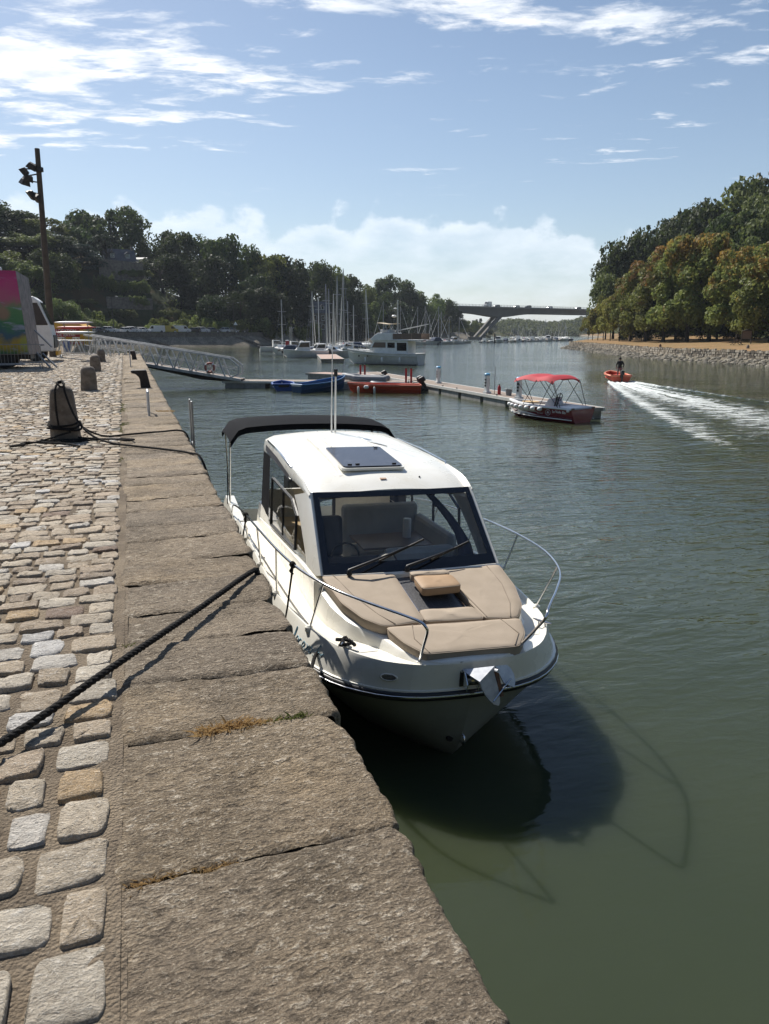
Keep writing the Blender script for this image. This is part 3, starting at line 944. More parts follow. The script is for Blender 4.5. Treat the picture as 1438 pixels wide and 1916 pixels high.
# ---- bare unseen slope added behind the viewer to cut the sky's fill light
vs_ = MB()
vs_.grid([[Vector((x, -34 - 6 * math.cos(x * 0.02), 2.2)), Vector((x, -46 - 6 * math.cos(x * 0.02), 12)), Vector((x, -70, 30 + 5 * math.sin(x * 0.03))), Vector((x, -130, 46)), Vector((x, -300, 50))] for x in range(-320, 421, 20)])
tag(vs_.build('sky_blocking_slope', M['hill'], recalc=False, smooth=80), kind='structure')

# ---- far hills beyond the bridge
fh = MB()
P = []
for px_ in range(700, 1420, 20):
    d_ = 930 + 60 * math.sin(px_ * 0.02)
    hgt = 9 + 4 * math.sin(px_ * 0.013) + 3 * math.sin(px_ * 0.041)
    P.append([spot(px_, d_ - 90, -1), spot(px_, d_ - 70, 1.5), spot(px_, d_, hgt * 0.7), spot(px_, d_ + 160, hgt * 1.2), spot(px_, d_ + 400, hgt)])
fh.grid(P)
tag(fh.build('far_hill', M['hill'], recalc=False, smooth=80), kind='structure')

# ================================================================== BRIDGE
A, B = spot(857, 440), spot(1105, 507)
A.z = B.z = 0
ax = (B - A).normalized()
br = thing('road_bridge', 'dark concrete road bridge on slanting legs spanning the river', 'bridge', A, math.atan2(ax.y, ax.x))
LB = (B - A).length
DK = 18.5


def under(x):
    u_ = x / LB
    hx = 0.262 * LB
    return 14.8 - 2.1 * math.exp(-((x - hx) / 15) ** 2) - 2.1 * math.exp(-((x - 1.45 * LB) / 15) ** 2)


xs = [-12 + i * 3 for i in range(int((LB * 1.7 + 12) / 3))]
gd = MB()
gd.loft([[(x, -4.5, DK - 0.4), (x, -3.2, under(x)), (x, 3.2, under(x)), (x, 4.5, DK - 0.4)] for x in xs])
gd.build('girder', M['bridge'], br)
dk = MB()
dk.loft([[(x, -5.6, DK - 0.75), (x, 5.6, DK - 0.75), (x, 5.6, DK), (x, -5.6, DK)] for x in (xs[0], xs[-1])])
dk.build('deck', pmat('bridge_fascia', (0.20, 0.195, 0.18), 0.85, vs=0.3), br)
for hx, sgn in ((0.262 * LB, -1), (1.45 * LB, 1)):
    lg = MB()
    foot = hx + sgn * 16.5
    for yy_ in (-2.6, 2.6):
        lg.loft([[(foot - 0.9, yy_ - 0.7, 0.3), (foot + 0.9, yy_ - 0.7, 0.3), (foot + 0.9, yy_ + 0.7, 0.3), (foot - 0.9, yy_ + 0.7, 0.3)],
                 [(hx - 2.0, yy_ - 0.7, 13.3), (hx + 1.6, yy_ - 0.7, 13.3), (hx + 1.6, yy_ + 0.7, 13.3), (hx - 2.0, yy_ + 0.7, 13.3)]])
    lg.build('leg', M['bridge'], br)
    MB().box((foot, 0, 0.3), (5, 9, 2.4)).build('abutment', M['bridge'], br)
for sy in (-5.3, 5.3):
    rl = MB()
    rl.bar((xs[0], sy, DK + 1.0), (xs[-1], sy, DK + 1.0), 0.12)
    rl.bar((xs[0], sy, DK + 0.55), (xs[-1], sy, DK + 0.55), 0.07)
    x = xs[0]
    while x < xs[-1]:
        rl.bar((x, sy, DK), (x, sy, DK + 1.0), 0.1)
        x += 2.5
    rl.build('railing', M['steelgrey'], br)
# ================================================================== TREES
LF = {
    'oak': leaf_mat('oak_leaves', (0.025, 0.041, 0.015), (0.055, 0.075, 0.023)),
    'oak2': leaf_mat('bright_oak_leaves', (0.059, 0.086, 0.028), (0.125, 0.150, 0.046)),
    'round': leaf_mat('holm_leaves', (0.019, 0.030, 0.014), (0.038, 0.050, 0.021)),
    'pine': leaf_mat('pine_needles', (0.018, 0.029, 0.016), (0.033, 0.046, 0.022), trans=0.25),
    'cedar': leaf_mat('cedar_needles', (0.023, 0.039, 0.030), (0.042, 0.060, 0.044), trans=0.25),
    'poplar': leaf_mat('poplar_leaves', (0.070, 0.087, 0.023), (0.152, 0.152, 0.041)),
    'chestnut': leaf_mat('chestnut_leaves', (0.078, 0.105, 0.031), (0.166, 0.180, 0.051), top=(0.290, 0.128, 0.038)),
    'linden': leaf_mat('linden_leaves', (0.096, 0.119, 0.028), (0.217, 0.205, 0.049), top=(0.232, 0.138, 0.041)),
    'fir': leaf_mat('fir_needles', (0.023, 0.038, 0.022), (0.043, 0.061, 0.032), trans=0.1),
    'bush': leaf_mat('bush_leaves', (0.068, 0.098, 0.030), (0.151, 0.173, 0.049), vs=0.7),
    'hedge': leaf_mat('hedge_leaves', (0.061, 0.087, 0.030), (0.144, 0.165, 0.053), vs=0.7),
}


def leaves(cent, rad, per, size, rs, up=0.25, flat=0.0):
    """leaf clumps spread over and through a set of lumps; returns quads"""
    C = np.repeat(cent, per, 0)
    Rr = np.repeat(rad, per)
    n = len(C)
    d = rs.normal(size=(n, 3))
    d[:, 2] += up
    d /= np.linalg.norm(d, axis=1)[:, None]
    rr = Rr * (0.45 + 0.62 * rs.random(n) ** 0.55)
    P = C + d * rr[:, None] * np.array([1, 1, 1 - flat])
    nrm = d * 0.9 + rs.normal(size=(n, 3)) * 0.75
    nrm /= np.linalg.norm(nrm, axis=1)[:, None]
    a = np.cross(nrm, rs.normal(size=(n, 3)))
    a /= np.linalg.norm(a, axis=1)[:, None]
    b = np.cross(nrm, a)
    s = size * (0.55 + 0.8 * rs.random(n))
    a *= s[:, None]
    b *= (s * (0.5 + 0.4 * rs.random(n)))[:, None]
    V = np.stack([P - a, P - b * 0.9, P + a, P + b], 1).reshape(-1, 3)
    return V


def crown_lumps(kind, H, W, rs):
    """centres and radii of the lumps that make the crown"""
    c, r = [], []
    if kind in ('oak', 'oak2'):
        for _ in range(34):
            th, u = rs.random() * 6.28, rs.random()
            z = H * (0.34 + 0.56 * u)
            w = W / 2 * math.sqrt(max(0.05, 1 - ((u - 0.38) / 0.72) ** 2)) * (0.45 + 0.5 * rs.random() ** 0.5)
            c.append((w * math.cos(th), w * math.sin(th), z)); r.append(W * (0.10 + 0.075 * rs.random()))
    elif kind == 'round':
        for _ in range(36):
            th, u = rs.random() * 6.28, rs.random()
            z = H * (0.10 + 0.80 * u)
            w = W / 2 * math.sqrt(max(0.05, 1 - ((u - 0.35) / 0.75) ** 2)) * (0.62 + 0.25 * rs.random())
            c.append((w * math.cos(th), w * math.sin(th), z)); r.append(W * (0.13 + 0.05 * rs.random()))
    elif kind == 'pine':
        for _ in range(24):
            th, u = rs.random() * 6.28, rs.random() ** 0.5
            c.append((W * 0.40 * u * math.cos(th), W * 0.40 * u * math.sin(th), H * (0.72 + 0.17 * (1 - u * u) + 0.04 * rs.random()))); r.append(W * (0.10 + 0.04 * rs.random()))
    elif kind == 'cedar':
        for k in range(9):
            z = H * (0.2 + 0.085 * k)
            w = W / 2 * (1.05 - 0.085 * k)
            for j in range(6):
                th, u = rs.random() * 6.28, 0.3 + 0.65 * rs.random()
                c.append((w * u * math.cos(th), w * u * math.sin(th), z - 0.05 * w * u)); r.append(W * 0.105)
    elif kind == 'poplar':
        for _ in range(32):
            th, u = rs.random() * 6.28, rs.random()
            w = W / 2 * math.sqrt(max(0.08, 1 - ((u - 0.45) / 0.62) ** 2)) * (0.3 + 0.6 * rs.random())
            c.append((w * math.cos(th), w * math.sin(th), H * (0.22 + 0.70 * u))); r.append(W * (0.10 + 0.08 * rs.random()))
    elif kind == 'chestnut':
        for _ in range(42):
            th, u = rs.random() * 6.28, rs.random()
            w = W / 2 * math.sqrt(max(0.06, 1 - ((u - 0.33) / 0.74) ** 2)) * (0.62 + 0.3 * rs.random())
            c.append((w * math.cos(th), w * math.sin(th), H * (0.17 + 0.74 * u))); r.append(W * (0.10 + 0.05 * rs.random()))
    elif kind == 'linden':
        for _ in range(22):
            th, u = rs.random() * 6.28, rs.random()
            w = W / 2 * math.sqrt(max(0.06, 1 - ((u - 0.42) / 0.68) ** 2)) * (0.5 + 0.35 * rs.random())
            c.append((w * math.cos(th), w * math.sin(th), H * (0.30 + 0.58 * u))); r.append(W * (0.13 + 0.05 * rs.random()))
    elif kind == 'fir':
        for k in range(13):
            z = H * (0.12 + 0.065 * k)
            w = W / 2 * (1.0 - 0.072 * k)
            for j in range(5):
                th = rs.random() * 6.28
                c.append((w * 0.6 * math.cos(th), w * 0.6 * math.sin(th), z)); r.append(max(0.3, w * 0.42))
    return np.array(c), np.array(r)


NOM = {'oak': (16, 16), 'oak2': (16, 15), 'round': (12, 13), 'pine': (16, 12), 'cedar': (18, 16), 'poplar': (18, 11), 'chestnut': (17, 14), 'linden': (10, 8), 'fir': (13, 6)}
PER = {'oak': 230, 'oak2': 230, 'round': 230, 'pine': 300, 'cedar': 130, 'poplar': 190, 'chestnut': 210, 'linden': 230, 'fir': 90}
LSZ = {'oak': 0.34, 'oak2': 0.34, 'round': 0.30, 'pine': 0.25, 'cedar': 0.33, 'poplar': 0.32, 'chestnut': 0.34, 'linden': 0.25, 'fir': 0.28}
TREE_ME = {}
for kind in NOM:
    for var in range(3 if kind in ('oak', 'round', 'chestnut', 'oak2') else 2):
        rs = np.random.default_rng(abs(hash((kind == 'oak', len(kind), ord(kind[0]), var))) % 100000 if False else (ord(kind[0]) * 131 + ord(kind[-1]) * 17 + var * 1009))
        H, W = NOM[kind]
        c, r = crown_lumps(kind, H, W, rs)
        V = leaves(c, r, PER[kind], LSZ[kind], rs, flat=0.5 if kind in ('cedar', 'pine') else 0.15)
        Fq = np.arange(len(V)).reshape(-1, 4)
        me = np_mesh('crown', V, Fq)
        me.materials.append(LF[kind])
        tb = MB()
        tr = {'pine': 0.36, 'linden': 0.17, 'fir': 0.16}.get(kind, 0.42)
        lean = rs.normal(size=2) * 0.25
        top = H * 0.78
        pts = [(lean[0] * (z / H) ** 2 * 3, lean[1] * (z / H) ** 2 * 3, z) for z in np.linspace(-1.2, top, 7)]
        tb.tube(pts, [tr * (1.35 if i == 0 else 1.0 - 0.13 * i) for i in range(7)], 8)
        for j in rs.choice(len(c), min(9, len(c)), replace=False):
            z0 = min(c[j][2] * 0.62, top * 0.8)
            s_ = (lean[0] * (z0 / H) ** 2 * 3, lean[1] * (z0 / H) ** 2 * 3, z0)
            m_ = (c[j] * 0.5 + np.array(s_) * 0.5) + np.array([0, 0, 0.4])
            tb.tube([s_, m_, c[j]], [tr * 0.42, tr * 0.28, tr * 0.1], 5)
        tm = tb.mesh('trunk', 60)
        tm.materials.append(M['bark'])
        TREE_ME[kind, var] = (me, tm)
NVAR = {k: max(v for kk, v in TREE_ME if kk == k) + 1 for k in NOM}
NAME = {'oak': 'oak_tree', 'oak2': 'oak_tree', 'round': 'evergreen_tree', 'pine': 'pine_tree', 'cedar': 'cedar_tree', 'poplar': 'poplar_tree', 'chestnut': 'chestnut_tree', 'linden': 'linden_tree', 'fir': 'fir_tree'}
DESC = {'oak': 'dark leafy oak', 'oak2': 'mid green leafy oak', 'round': 'dense dark evergreen', 'pine': 'dark flat-topped pine', 'cedar': 'blue-green layered cedar', 'poplar': 'yellow-green loose tree',
        'chestnut': 'chestnut with rusty leaves', 'linden': 'small yellow-green tree', 'fir': 'small pointed conifer'}


def plant(items, group, where, ground):
    """items: (px, top row, distance, width px, kind); the ground gives the height of the foot"""
    items = sorted(items, key=lambda a: a[0])
    seen = {}
    for (px, py, d, wpx, kind) in items:
        seen.setdefault(kind, []).append(px)
    cnt = {}
    for k, (px, py, d, wpx, kind) in enumerate(items):
        p = spot(px, d)
        p.z = ground(p.x, p.y) - 0.2
        H, W = NOM[kind]
        hgt = max(3.0, zrow(py, d) - p.z)
        w = wpx / 1400 * d * 1.22
        if kind in ('oak', 'oak2', 'chestnut', 'round'):
            w = max(w, 0.72 * hgt)
        i = cnt[kind] = cnt.get(kind, 0) + 1
        lab = f'{DESC[kind]} {where}' + (f', {ORD[i - 1]} such from the left' if len(seen[kind]) > 1 else '')
        t = thing(NAME[kind], lab, 'tree', p, (k * 2.399) % 6.283, group)
        t.scale = (w / W, w / W, hgt / H * 1.03)
        cm, tm = TREE_ME[kind, k % NVAR[kind]]
        for nm, me in (('crown', cm), ('trunk', tm)):
            o = bpy.data.objects.new(nm, me)
            COL.objects.link(o)
            o.parent = t


left = [(18, 425, 232, 90, 'round'), (72, 436, 230, 84, 'oak2'), (-34, 440, 222, 90, 'round'), (118, 440, 236, 70, 'round'), (-14, 370, 238, 110, 'oak'), (40, 392, 244, 95, 'oak'), (92, 408, 246, 90, 'oak2'), (138, 420, 262, 80, 'oak'), (5, 470, 212, 100, 'oak2'), (62, 492, 208, 80, 'oak2'), (165, 455, 236, 92, 'cedar'),
        (108, 470, 218, 76, 'oak'), (216, 386, 280, 112, 'oak'), (262, 446, 288, 62, 'oak2'), (212, 438, 250, 56, 'pine'), (302, 472, 292, 60, 'oak'), (350, 431, 278, 86, 'oak'), (310, 480, 250, 84, 'round'),
        (395, 488, 252, 92, 'round'), (435, 446, 268, 78, 'oak'), (468, 492, 262, 60, 'oak2'), (505, 478, 270, 66, 'poplar'), (535, 484, 274, 80, 'round'), (580, 490, 312, 76, 'oak'), (612, 500, 318, 70, 'oak2'),
        (642, 514, 326, 60, 'oak'), (674, 534, 338, 56, 'oak2'), (702, 540, 352, 52, 'oak'), (736, 518, 392, 66, 'oak'), (708, 526, 366, 17, 'fir'), (766, 544, 392, 50, 'oak'), (796, 547, 408, 52, 'oak2'),
        (826, 560, 426, 46, 'oak'), (846, 580, 436, 32, 'oak'), (858, 598, 440, 30, 'oak2'), (824, 596, 412, 34, 'poplar'), (640, 556, 312, 56, 'oak'), (686, 566, 332, 58, 'oak2'), (738, 570, 358, 56, 'round'),
        (780, 578, 384, 50, 'oak'), (622, 556, 322, 44, 'round'), (505, 545, 240, 70, 'round'), (452, 545, 232, 60, 'round'), (405, 556, 230, 56, 'round'), (342, 560, 240, 50, 'round'),
        (120, 560, 196, 60, 'oak2'), (40, 560, 190, 80, 'oak2'), (150, 585, 199, 40, 'oak2'), (880, 600, 520, 26, 'oak2'), (905, 604, 560, 30, 'poplar'), (870, 612, 476, 26, 'poplar'),
        (660, 585, 318, 40, 'round'), (-60, 400, 225, 100, 'oak'), (370, 480, 290, 70, 'oak'), (325, 465, 300, 60, 'oak2'), (520, 500, 295, 70, 'oak'), (475, 520, 250, 60, 'round'),
        (760, 600, 372, 40, 'round'), (800, 600, 398, 36, 'round'), (890, 596, 600, 22, 'fir'), (898, 594, 610, 20, 'fir'), (884, 598, 590, 18, 'fir')]
plant(left, 'trees on the left hillside', 'on the left hillside', lambda x, y: land_z(XL, YL, ZL, x, y))
right = [(1100, 588, 236, 26, 'linden'), (1108, 582, 224, 30, 'linden'), (1118, 574, 213, 34, 'linden'), (1128, 566, 203, 36, 'linden'), (1141, 558, 193, 42, 'linden'), (1158, 545, 183, 48, 'linden'),
         (1178, 512, 176, 62, 'chestnut'), (1206, 490, 168, 72, 'chestnut'), (1240, 466, 158, 84, 'chestnut'), (1284, 442, 149, 92, 'chestnut'), (1325, 440, 147, 84, 'chestnut'), (1378, 462, 134, 100, 'chestnut'),
         (1440, 452, 126, 116, 'chestnut'), (1520, 440, 120, 110, 'chestnut'), (1162, 452, 238, 52, 'oak'), (1196, 450, 232, 52, 'oak'), (1236, 412, 228, 70, 'oak'), (1274, 410, 224, 56, 'oak'), (1308, 380, 220, 66, 'oak'),
         (1345, 376, 212, 62, 'oak'), (1392, 346, 205, 90, 'oak2'), (1420, 372, 182, 104, 'oak2'), (1456, 300, 218, 70, 'oak'), (1146, 500, 232, 40, 'oak2'), (1132, 545, 226, 34, 'poplar'), (1372, 395, 190, 70, 'oak'),
         (1212, 560, 176, 50, 'round'), (1262, 570, 166, 56, 'round'), (1340, 575, 156, 60, 'round'), (1400, 578, 148, 60, 'round'), (1182, 575, 190, 40, 'round'), (1300, 480, 190, 70, 'oak'), (1240, 480, 200, 60, 'oak'),
         (1195, 510, 208, 50, 'oak'), (1350, 440, 175, 70, 'oak2'), (1500, 330, 200, 90, 'oak'), (1560, 380, 150, 110, 'oak2')]
plant(right, 'trees on the right bank', 'on the right bank', lambda x, y: land_z(XR, YR, ZR, x, y))

# ---- bushes, hedges
BUSH = []
for var in range(3):
    rs = np.random.default_rng(500 + var)
    c = rs.normal(size=(12, 3)) * np.array([1.0, 1.0, 0.45]) + np.array([0, 0, 1.1])
    me = np_mesh('bush', leaves(c, np.full(12, 0.8), 160, 0.17, rs), np.arange(12 * 160 * 4).reshape(-1, 4))
    me.materials.append(LF['bush'])
    BUSH.append(me)
HEDGE = []
for var in range(2):
    rs = np.random.default_rng(600 + var)
    c = np.c_[rs.uniform(-4.6, 4.6, 40), rs.uniform(-0.6, 0.6, 40), rs.uniform(0.4, 1.6, 40)]
    me = np_mesh('hedge', leaves(c, np.full(40, 0.62), 110, 0.17, rs), np.arange(40 * 110 * 4).reshape(-1, 4))
    me.materials.append(LF['hedge'])
    HEDGE.append(me)
view_rot = -YAW
bushes = [(150, 600, 205, 40), (172, 580, 216, 34), (196, 596, 208, 30), (130, 590, 202, 46), (300, 592, 222, 30), (290, 606, 216, 26), (318, 600, 222, 26), (355, 590, 228, 34), (385, 588, 226, 34), (400, 602, 222, 20),
          (440, 596, 226, 40), (480, 596, 232, 36), (515, 600, 240, 30), (365, 608, 220, 24), (330, 606, 220, 34), (345, 575, 236, 40), (420, 600, 224, 26), (585, 606, 288, 24), (560, 606, 275, 22), (100, 596, 198, 40), (215, 602, 212, 24),
          (165, 560, 222, 30)]
for k, (px, py, d, w) in enumerate(sorted(bushes)):
    p = spot(px, d)
    p.z = land_z(XL, YL, ZL, p.x, p.y) - 0.2
    o = bpy.data.objects.new('bush', BUSH[k % 3])
    COL.objects.link(o)
    o.location = p
    s = w / 1400 * d / 3.6
    o.scale = (s, s, max(0.5, (zrow(py, d) - p.z) / 2.3))
    o.rotation_euler = (0, 0, k * 1.7)
    tag(o, f'leafy bush on the terraced left slope above the road, {ORD[k]} from the left', 'bush', 'bushes on the terraced slope')
def hill_spot(px, row):
    """where the slope of the left hill comes up to a given row of the view, in column px"""
    for d in np.arange(205, 320, 1.0):
        p = spot(px, d)
        z = land_z(XL, YL, ZL, p.x, p.y)
        if z > 5 and 622 - (z - EYE) * 1400 / d <= row:
            break
    p.z = z
    return p, d


hedges = [(205, 566, 40, 4.4), (254, 571, 64, 3.4), (252, 592, 60, 2.8), (234, 602, 50, 2.4), (262, 548, 62, 2.0), (240, 524, 52, 2.0), (318, 596, 50, 2.6), (395, 598, 50, 2.4)]
for k, (px, row, w, hh) in enumerate(sorted(hedges)):
    p, d = hill_spot(px, row)
    o = bpy.data.objects.new('hedge', HEDGE[k % 2])
    COL.objects.link(o)
    o.location = p - Vector((0, 0, 0.4))
    o.scale = (w / 1400 * d / 10, 1.2, hh / 2.0)
    o.rotation_euler = (0, 0, view_rot + R(8))
    tag(o, f'clipped green hedge across the terraced left slope, {ORD[k]} from the left', 'hedge', 'hedges on the terraced slope')
# undergrowth that hides the foot of the wood on both hills
for nm, (X, Y, Z), jj, cntn, lab, sd in (('undergrowth', (XL, YL, ZL), range(12, 20), 900, 'tangled undergrowth between the trees of the left hillside', 1), ('undergrowth', (XR, YR, ZR), range(13, 18), 420, 'tangled undergrowth between the trees of the right hillside', 2)):
    rs = np.random.default_rng(sd)
    ii = rs.integers(8, len(X) - 12, cntn)
    jx = rs.choice(list(jj), cntn)
    c = np.c_[X[ii, jx] + rs.normal(size=cntn) * 2, Y[ii, jx] + rs.normal(size=cntn) * 2, Z[ii, jx] + 0.5]
    rr_ = c[:, 0] * _ct - c[:, 1] * _st
    ff_ = c[:, 0] * _st + c[:, 1] * _ct
    pxx = 719 + 1400 * rr_ / (ff_ * _c)
    keep = ~((pxx > 155) & (pxx < 300) & (ff_ < 268))          # the gardens on the terraces are kept clear
    c = c[keep] if sd == 1 else c
    V = leaves(c, rs.uniform(0.9, 2.4, len(c)), 55, 0.30, rs)
    me = np_mesh('undergrowth', V, np.arange(len(V)).reshape(-1, 4))
    o = link(nm, me, LF['hedge'])
    tag(o, lab, kind='stuff')
# the wood on the far hills
rs = np.random.default_rng(77)
n_ = 620
px_ = rs.uniform(820, 1260, n_)
d_ = 850 + rs.random(n_) ** 1.2 * 280
c, rr = [], []
for a, b in zip(px_, d_):
    h0 = 9 + 4 * math.sin(a * 0.013) + 3 * math.sin(a * 0.041)
    dd = b - (930 + 60 * math.sin(a * 0.02))
    z = np.interp(dd, [-90, -70, 0, 160, 400], [-1, 1.5, h0 * 0.7, h0 * 1.2, h0])
    p = spot(a, b, z + 3.5)
    rad = rs.uniform(3.2, 5.6)
    c.append(p); rr.append(rad)
    c.append((p.x + rs.normal() * 1.5, p.y + rs.normal() * 1.5, p.z + rad * 0.7)); rr.append(rad * 0.7)
V = leaves(np.array([tuple(q) for q in c]), np.array(rr), 70, 0.95, rs)
o = link('far_wood', np_mesh('far_wood', V, np.arange(len(V)).reshape(-1, 4)), LF['oak2'])
tag(o, 'hazy wood covering the far hills beyond the bridge', kind='stuff')
# ================================================================== THE WHITE CABIN BOAT BESIDE THE QUAY
def ip(tab):
    xs_, ys_ = [a for a, b in tab], [b for a, b in tab]
    return lambda y: float(np.interp(y, xs_, ys_))


BX = ip([(0.27, 0.0), (0.273, 0.10), (0.28, 0.22), (0.29, 0.33), (0.31, 0.46), (0.35, 0.60), (0.40, 0.715), (0.47, 0.83), (0.56, 0.94), (0.68, 1.06), (0.82, 1.16), (1.0, 1.25), (1.2, 1.325), (1.5, 1.40), (2.0, 1.47), (2.6, 1.50), (3.5, 1.52), (6.5, 1.50), (8.2, 1.45)])
TX = ip([(0.25, 0.0), (0.253, 0.10), (0.26, 0.22), (0.272, 0.33), (0.295, 0.45), (0.34, 0.57), (0.40, 0.68), (0.47, 0.785), (0.55, 0.87), (0.70, 0.99), (0.925, 1.12), (1.2, 1.22), (1.5, 1.29), (2.0, 1.37), (2.6, 1.415), (3.5, 1.42), (6.5, 1.41), (8.2, 1.37)])
RZ = ip([(0, 0.835), (1, 0.825), (2.5, 0.81), (8.2, 0.79)])
KZ = ip([(0.27, 0.80), (0.31, 0.66), (0.38, 0.45), (0.48, 0.20), (0.61, 0.0), (0.85, -0.18), (1.3, -0.36), (2.2, -0.48), (8.2, -0.45)])
PE = ip([(0.27, 0.8), (0.4, 0.98), (0.8, 1.0), (1.5, 0.7), (3, 0.42), (8.2, 0.36)])
STN = [0.27, 0.273, 0.28, 0.29, 0.31, 0.35, 0.40, 0.47, 0.56, 0.68, 0.82, 1.0, 1.2, 1.5, 2.0, 2.6, 3.5, 4.5, 5.5, 6.5, 7.4, 8.2]

boat = thing('cabin_boat', 'white cabin motorboat moored along the stone quay, tan cushions on its bow', 'boat', (2.72, 5.38, 0))
boat.rotation_euler = (0, R(1.5), R(-0.9))
boat.location.x -= 1.2 * math.sin(R(1.5))

hull = MB()
TT = [0, 0.12, 0.26, 0.42, 0.6, 0.8, 0.93, 1.0]
for sgn in (-1, 1):
    P = []
    for y in STN:
        row_ = []
        for t in TT:
            b = BX(y) * t ** PE(y)
            row_.append((sgn * b, y, KZ(y) + (RZ(y) - KZ(y)) * t))
        P.append(row_)
    hull.grid(P)
hull.add([(-1.45, 8.2, 0.79), (1.45, 8.2, 0.79), (1.3, 8.2, 0.2), (0, 8.2, -0.45), (-1.3, 8.2, 0.2)], [(0, 1, 2, 3, 4)])
hull.build('hull', M['hullgrey'], boat, smooth=50)

# fine stations for everything that follows the sheer
YS = sorted(set([round(v, 3) for v in STN] + [0.33, 0.435, 0.515, 0.62, 0.75, 0.91, 1.1, 1.35, 1.75, 2.3, 3.0]))
sheer = [Vector((-BX(y), y, RZ(y))) for y in reversed(YS)] + [Vector((BX(y), y, RZ(y))) for y in YS[1:]]


def along(path, prof):
    """sweep a section (outward, up) along a mostly level path"""
    rings = []
    for i, p in enumerate(path):
        t = path[min(i + 1, len(path) - 1)] - path[max(i - 1, 0)]
        n_ = Vector((t.y, -t.x, 0)).normalized()
        rings.append([p + n_ * o_ + Vector((0, 0, u_)) for o_, u_ in prof])
    return rings


rub = MB()
rub.loft(along(sheer, [(-0.012, -0.052), (0.026, -0.045), (0.038, -0.02), (0.038, 0.012), (0.022, 0.034), (-0.012, 0.038)]))
ro = rub.build('rub_rail', M['rubber'], boat, smooth=60)
MB().loft(along(sheer, [(0.036, -0.009), (0.0435, -0.005), (0.0435, 0.005), (0.036, 0.009)])).build('rub_strip', M['steel'], ro, smooth=40)
MB().loft(along(sheer, [(0.0, 0.038), (0.016, 0.036), (0.014, 0.05), (-0.01, 0.052)])).build('rub_lip', M['gelcoat'], ro, smooth=40)

# deck: sloping flange, lip, side deck, coachroof under the cushions
WC = ip([(0.25, 0.0), (0.28, 0.34), (0.34, 0.46), (0.55, 0.60), (0.85, 0.72), (1.15, 0.93), (1.5, 1.03), (1.9, 1.07), (8, 1.07)])
CZ = ip([(0, 0), (0.27, 0.0), (0.31, 0.02), (0.9, 0.085), (1.9, 0.23), (2.2, 0.27)])
FU = ip([(0, 0.295), (1.2, 0.305), (2.5, 0.31), (8, 0.31)])
FI = ip([(0, 0.02), (0.05, 0.05), (0.2, 0.065), (0.8, 0.075), (1.6, 0.085), (8, 0.09)])
TRO = ip([(0, 0.0), (0.3, 0.004), (0.9, 0.03), (2, 0.05), (8, 0.05)])      # how far the side deck lies below the lip


def deck_row(y, sgn):
    b, z = BX(y), RZ(y)
    fu = FU(y)
    k = y - 0.02 * max(0.0, 1 - (y - 0.27) / 0.08)
    e = TX(k)
    w = min(WC(k), e * 0.82)
    tz_ = z + fu - TRO(y)
    zc_ = z + fu + CZ(y)
    pts = [(b, y, z + 0.03), (b + (e - b) * 0.55, y + (k - y) * 0.4, z + fu * 0.5), (b + (e - b) * 0.92, y + (k - y) * 0.8, z + fu * 0.90), (e - min(0.012, e * 0.1), k, z + fu), (e - min(0.03, e * 0.2), k, z + fu), (max(e - 0.06, w + min(0.04, e * 0.1)), k, tz_), (w + min(0.03, e * 0.06), k, tz_),
           (w + min(0.012, e * 0.03), k, tz_ + (zc_ - tz_) * 0.45), (w * 0.985, k, zc_ - 0.012), (w * 0.955, k, zc_), (w * 0.5, k, zc_ + 0.01), (0, k, zc_ + 0.014)]
    return [(sgn * p[0], p[1], p[2]) for p in pts]


YD = [y for y in YS if y <= 1.93] + [1.93]
YD = sorted(set(YD))
dk_ = MB()
for sgn in (-1, 1):
    dk_.grid([deck_row(y, sgn) for y in YD])
    dk_.grid([deck_row(y, sgn)[:10] for y in [1.93] + [y for y in YS if 1.93 < y <= 6.2] + [6.2]])
    dk_.grid([[(sgn * BX(y), y, RZ(y) + 0.03), (sgn * (BX(y) - 0.07), y, RZ(y) + 0.28), (sgn * (BX(y) - 0.22), y, RZ(y) + 0.27), (sgn * (BX(y) - 0.25), y, 0.5)] for y in (6.2, 7.0, 8.2)])
dk_.grid([[(-1.15, y, 0.5), (1.15, y, 0.5)] for y in (6.0, 8.2)])
dk_.build('deck', M['gelcoat'], boat, smooth=38)
ns = MB()          # non-skid on the side decks
for sgn in (-1, 1):
    P = []
    for y in [y_ for y_ in np.linspace(0.75, 6.0, 28)]:
        r_ = deck_row(y, sgn)
        a_, b_ = Vector(r_[5]), Vector(r_[6])
        P.append([a_.lerp(b_, 0.12) + Vector((0, 0, 0.004)), a_.lerp(b_, 0.88) + Vector((0, 0, 0.004))])
    ns.grid(P)
ns.build('nonskid_panel', M['deck'], boat, recalc=False)


def TOP(y):
    return 1.225 + 0.165 * (y - 0.35)


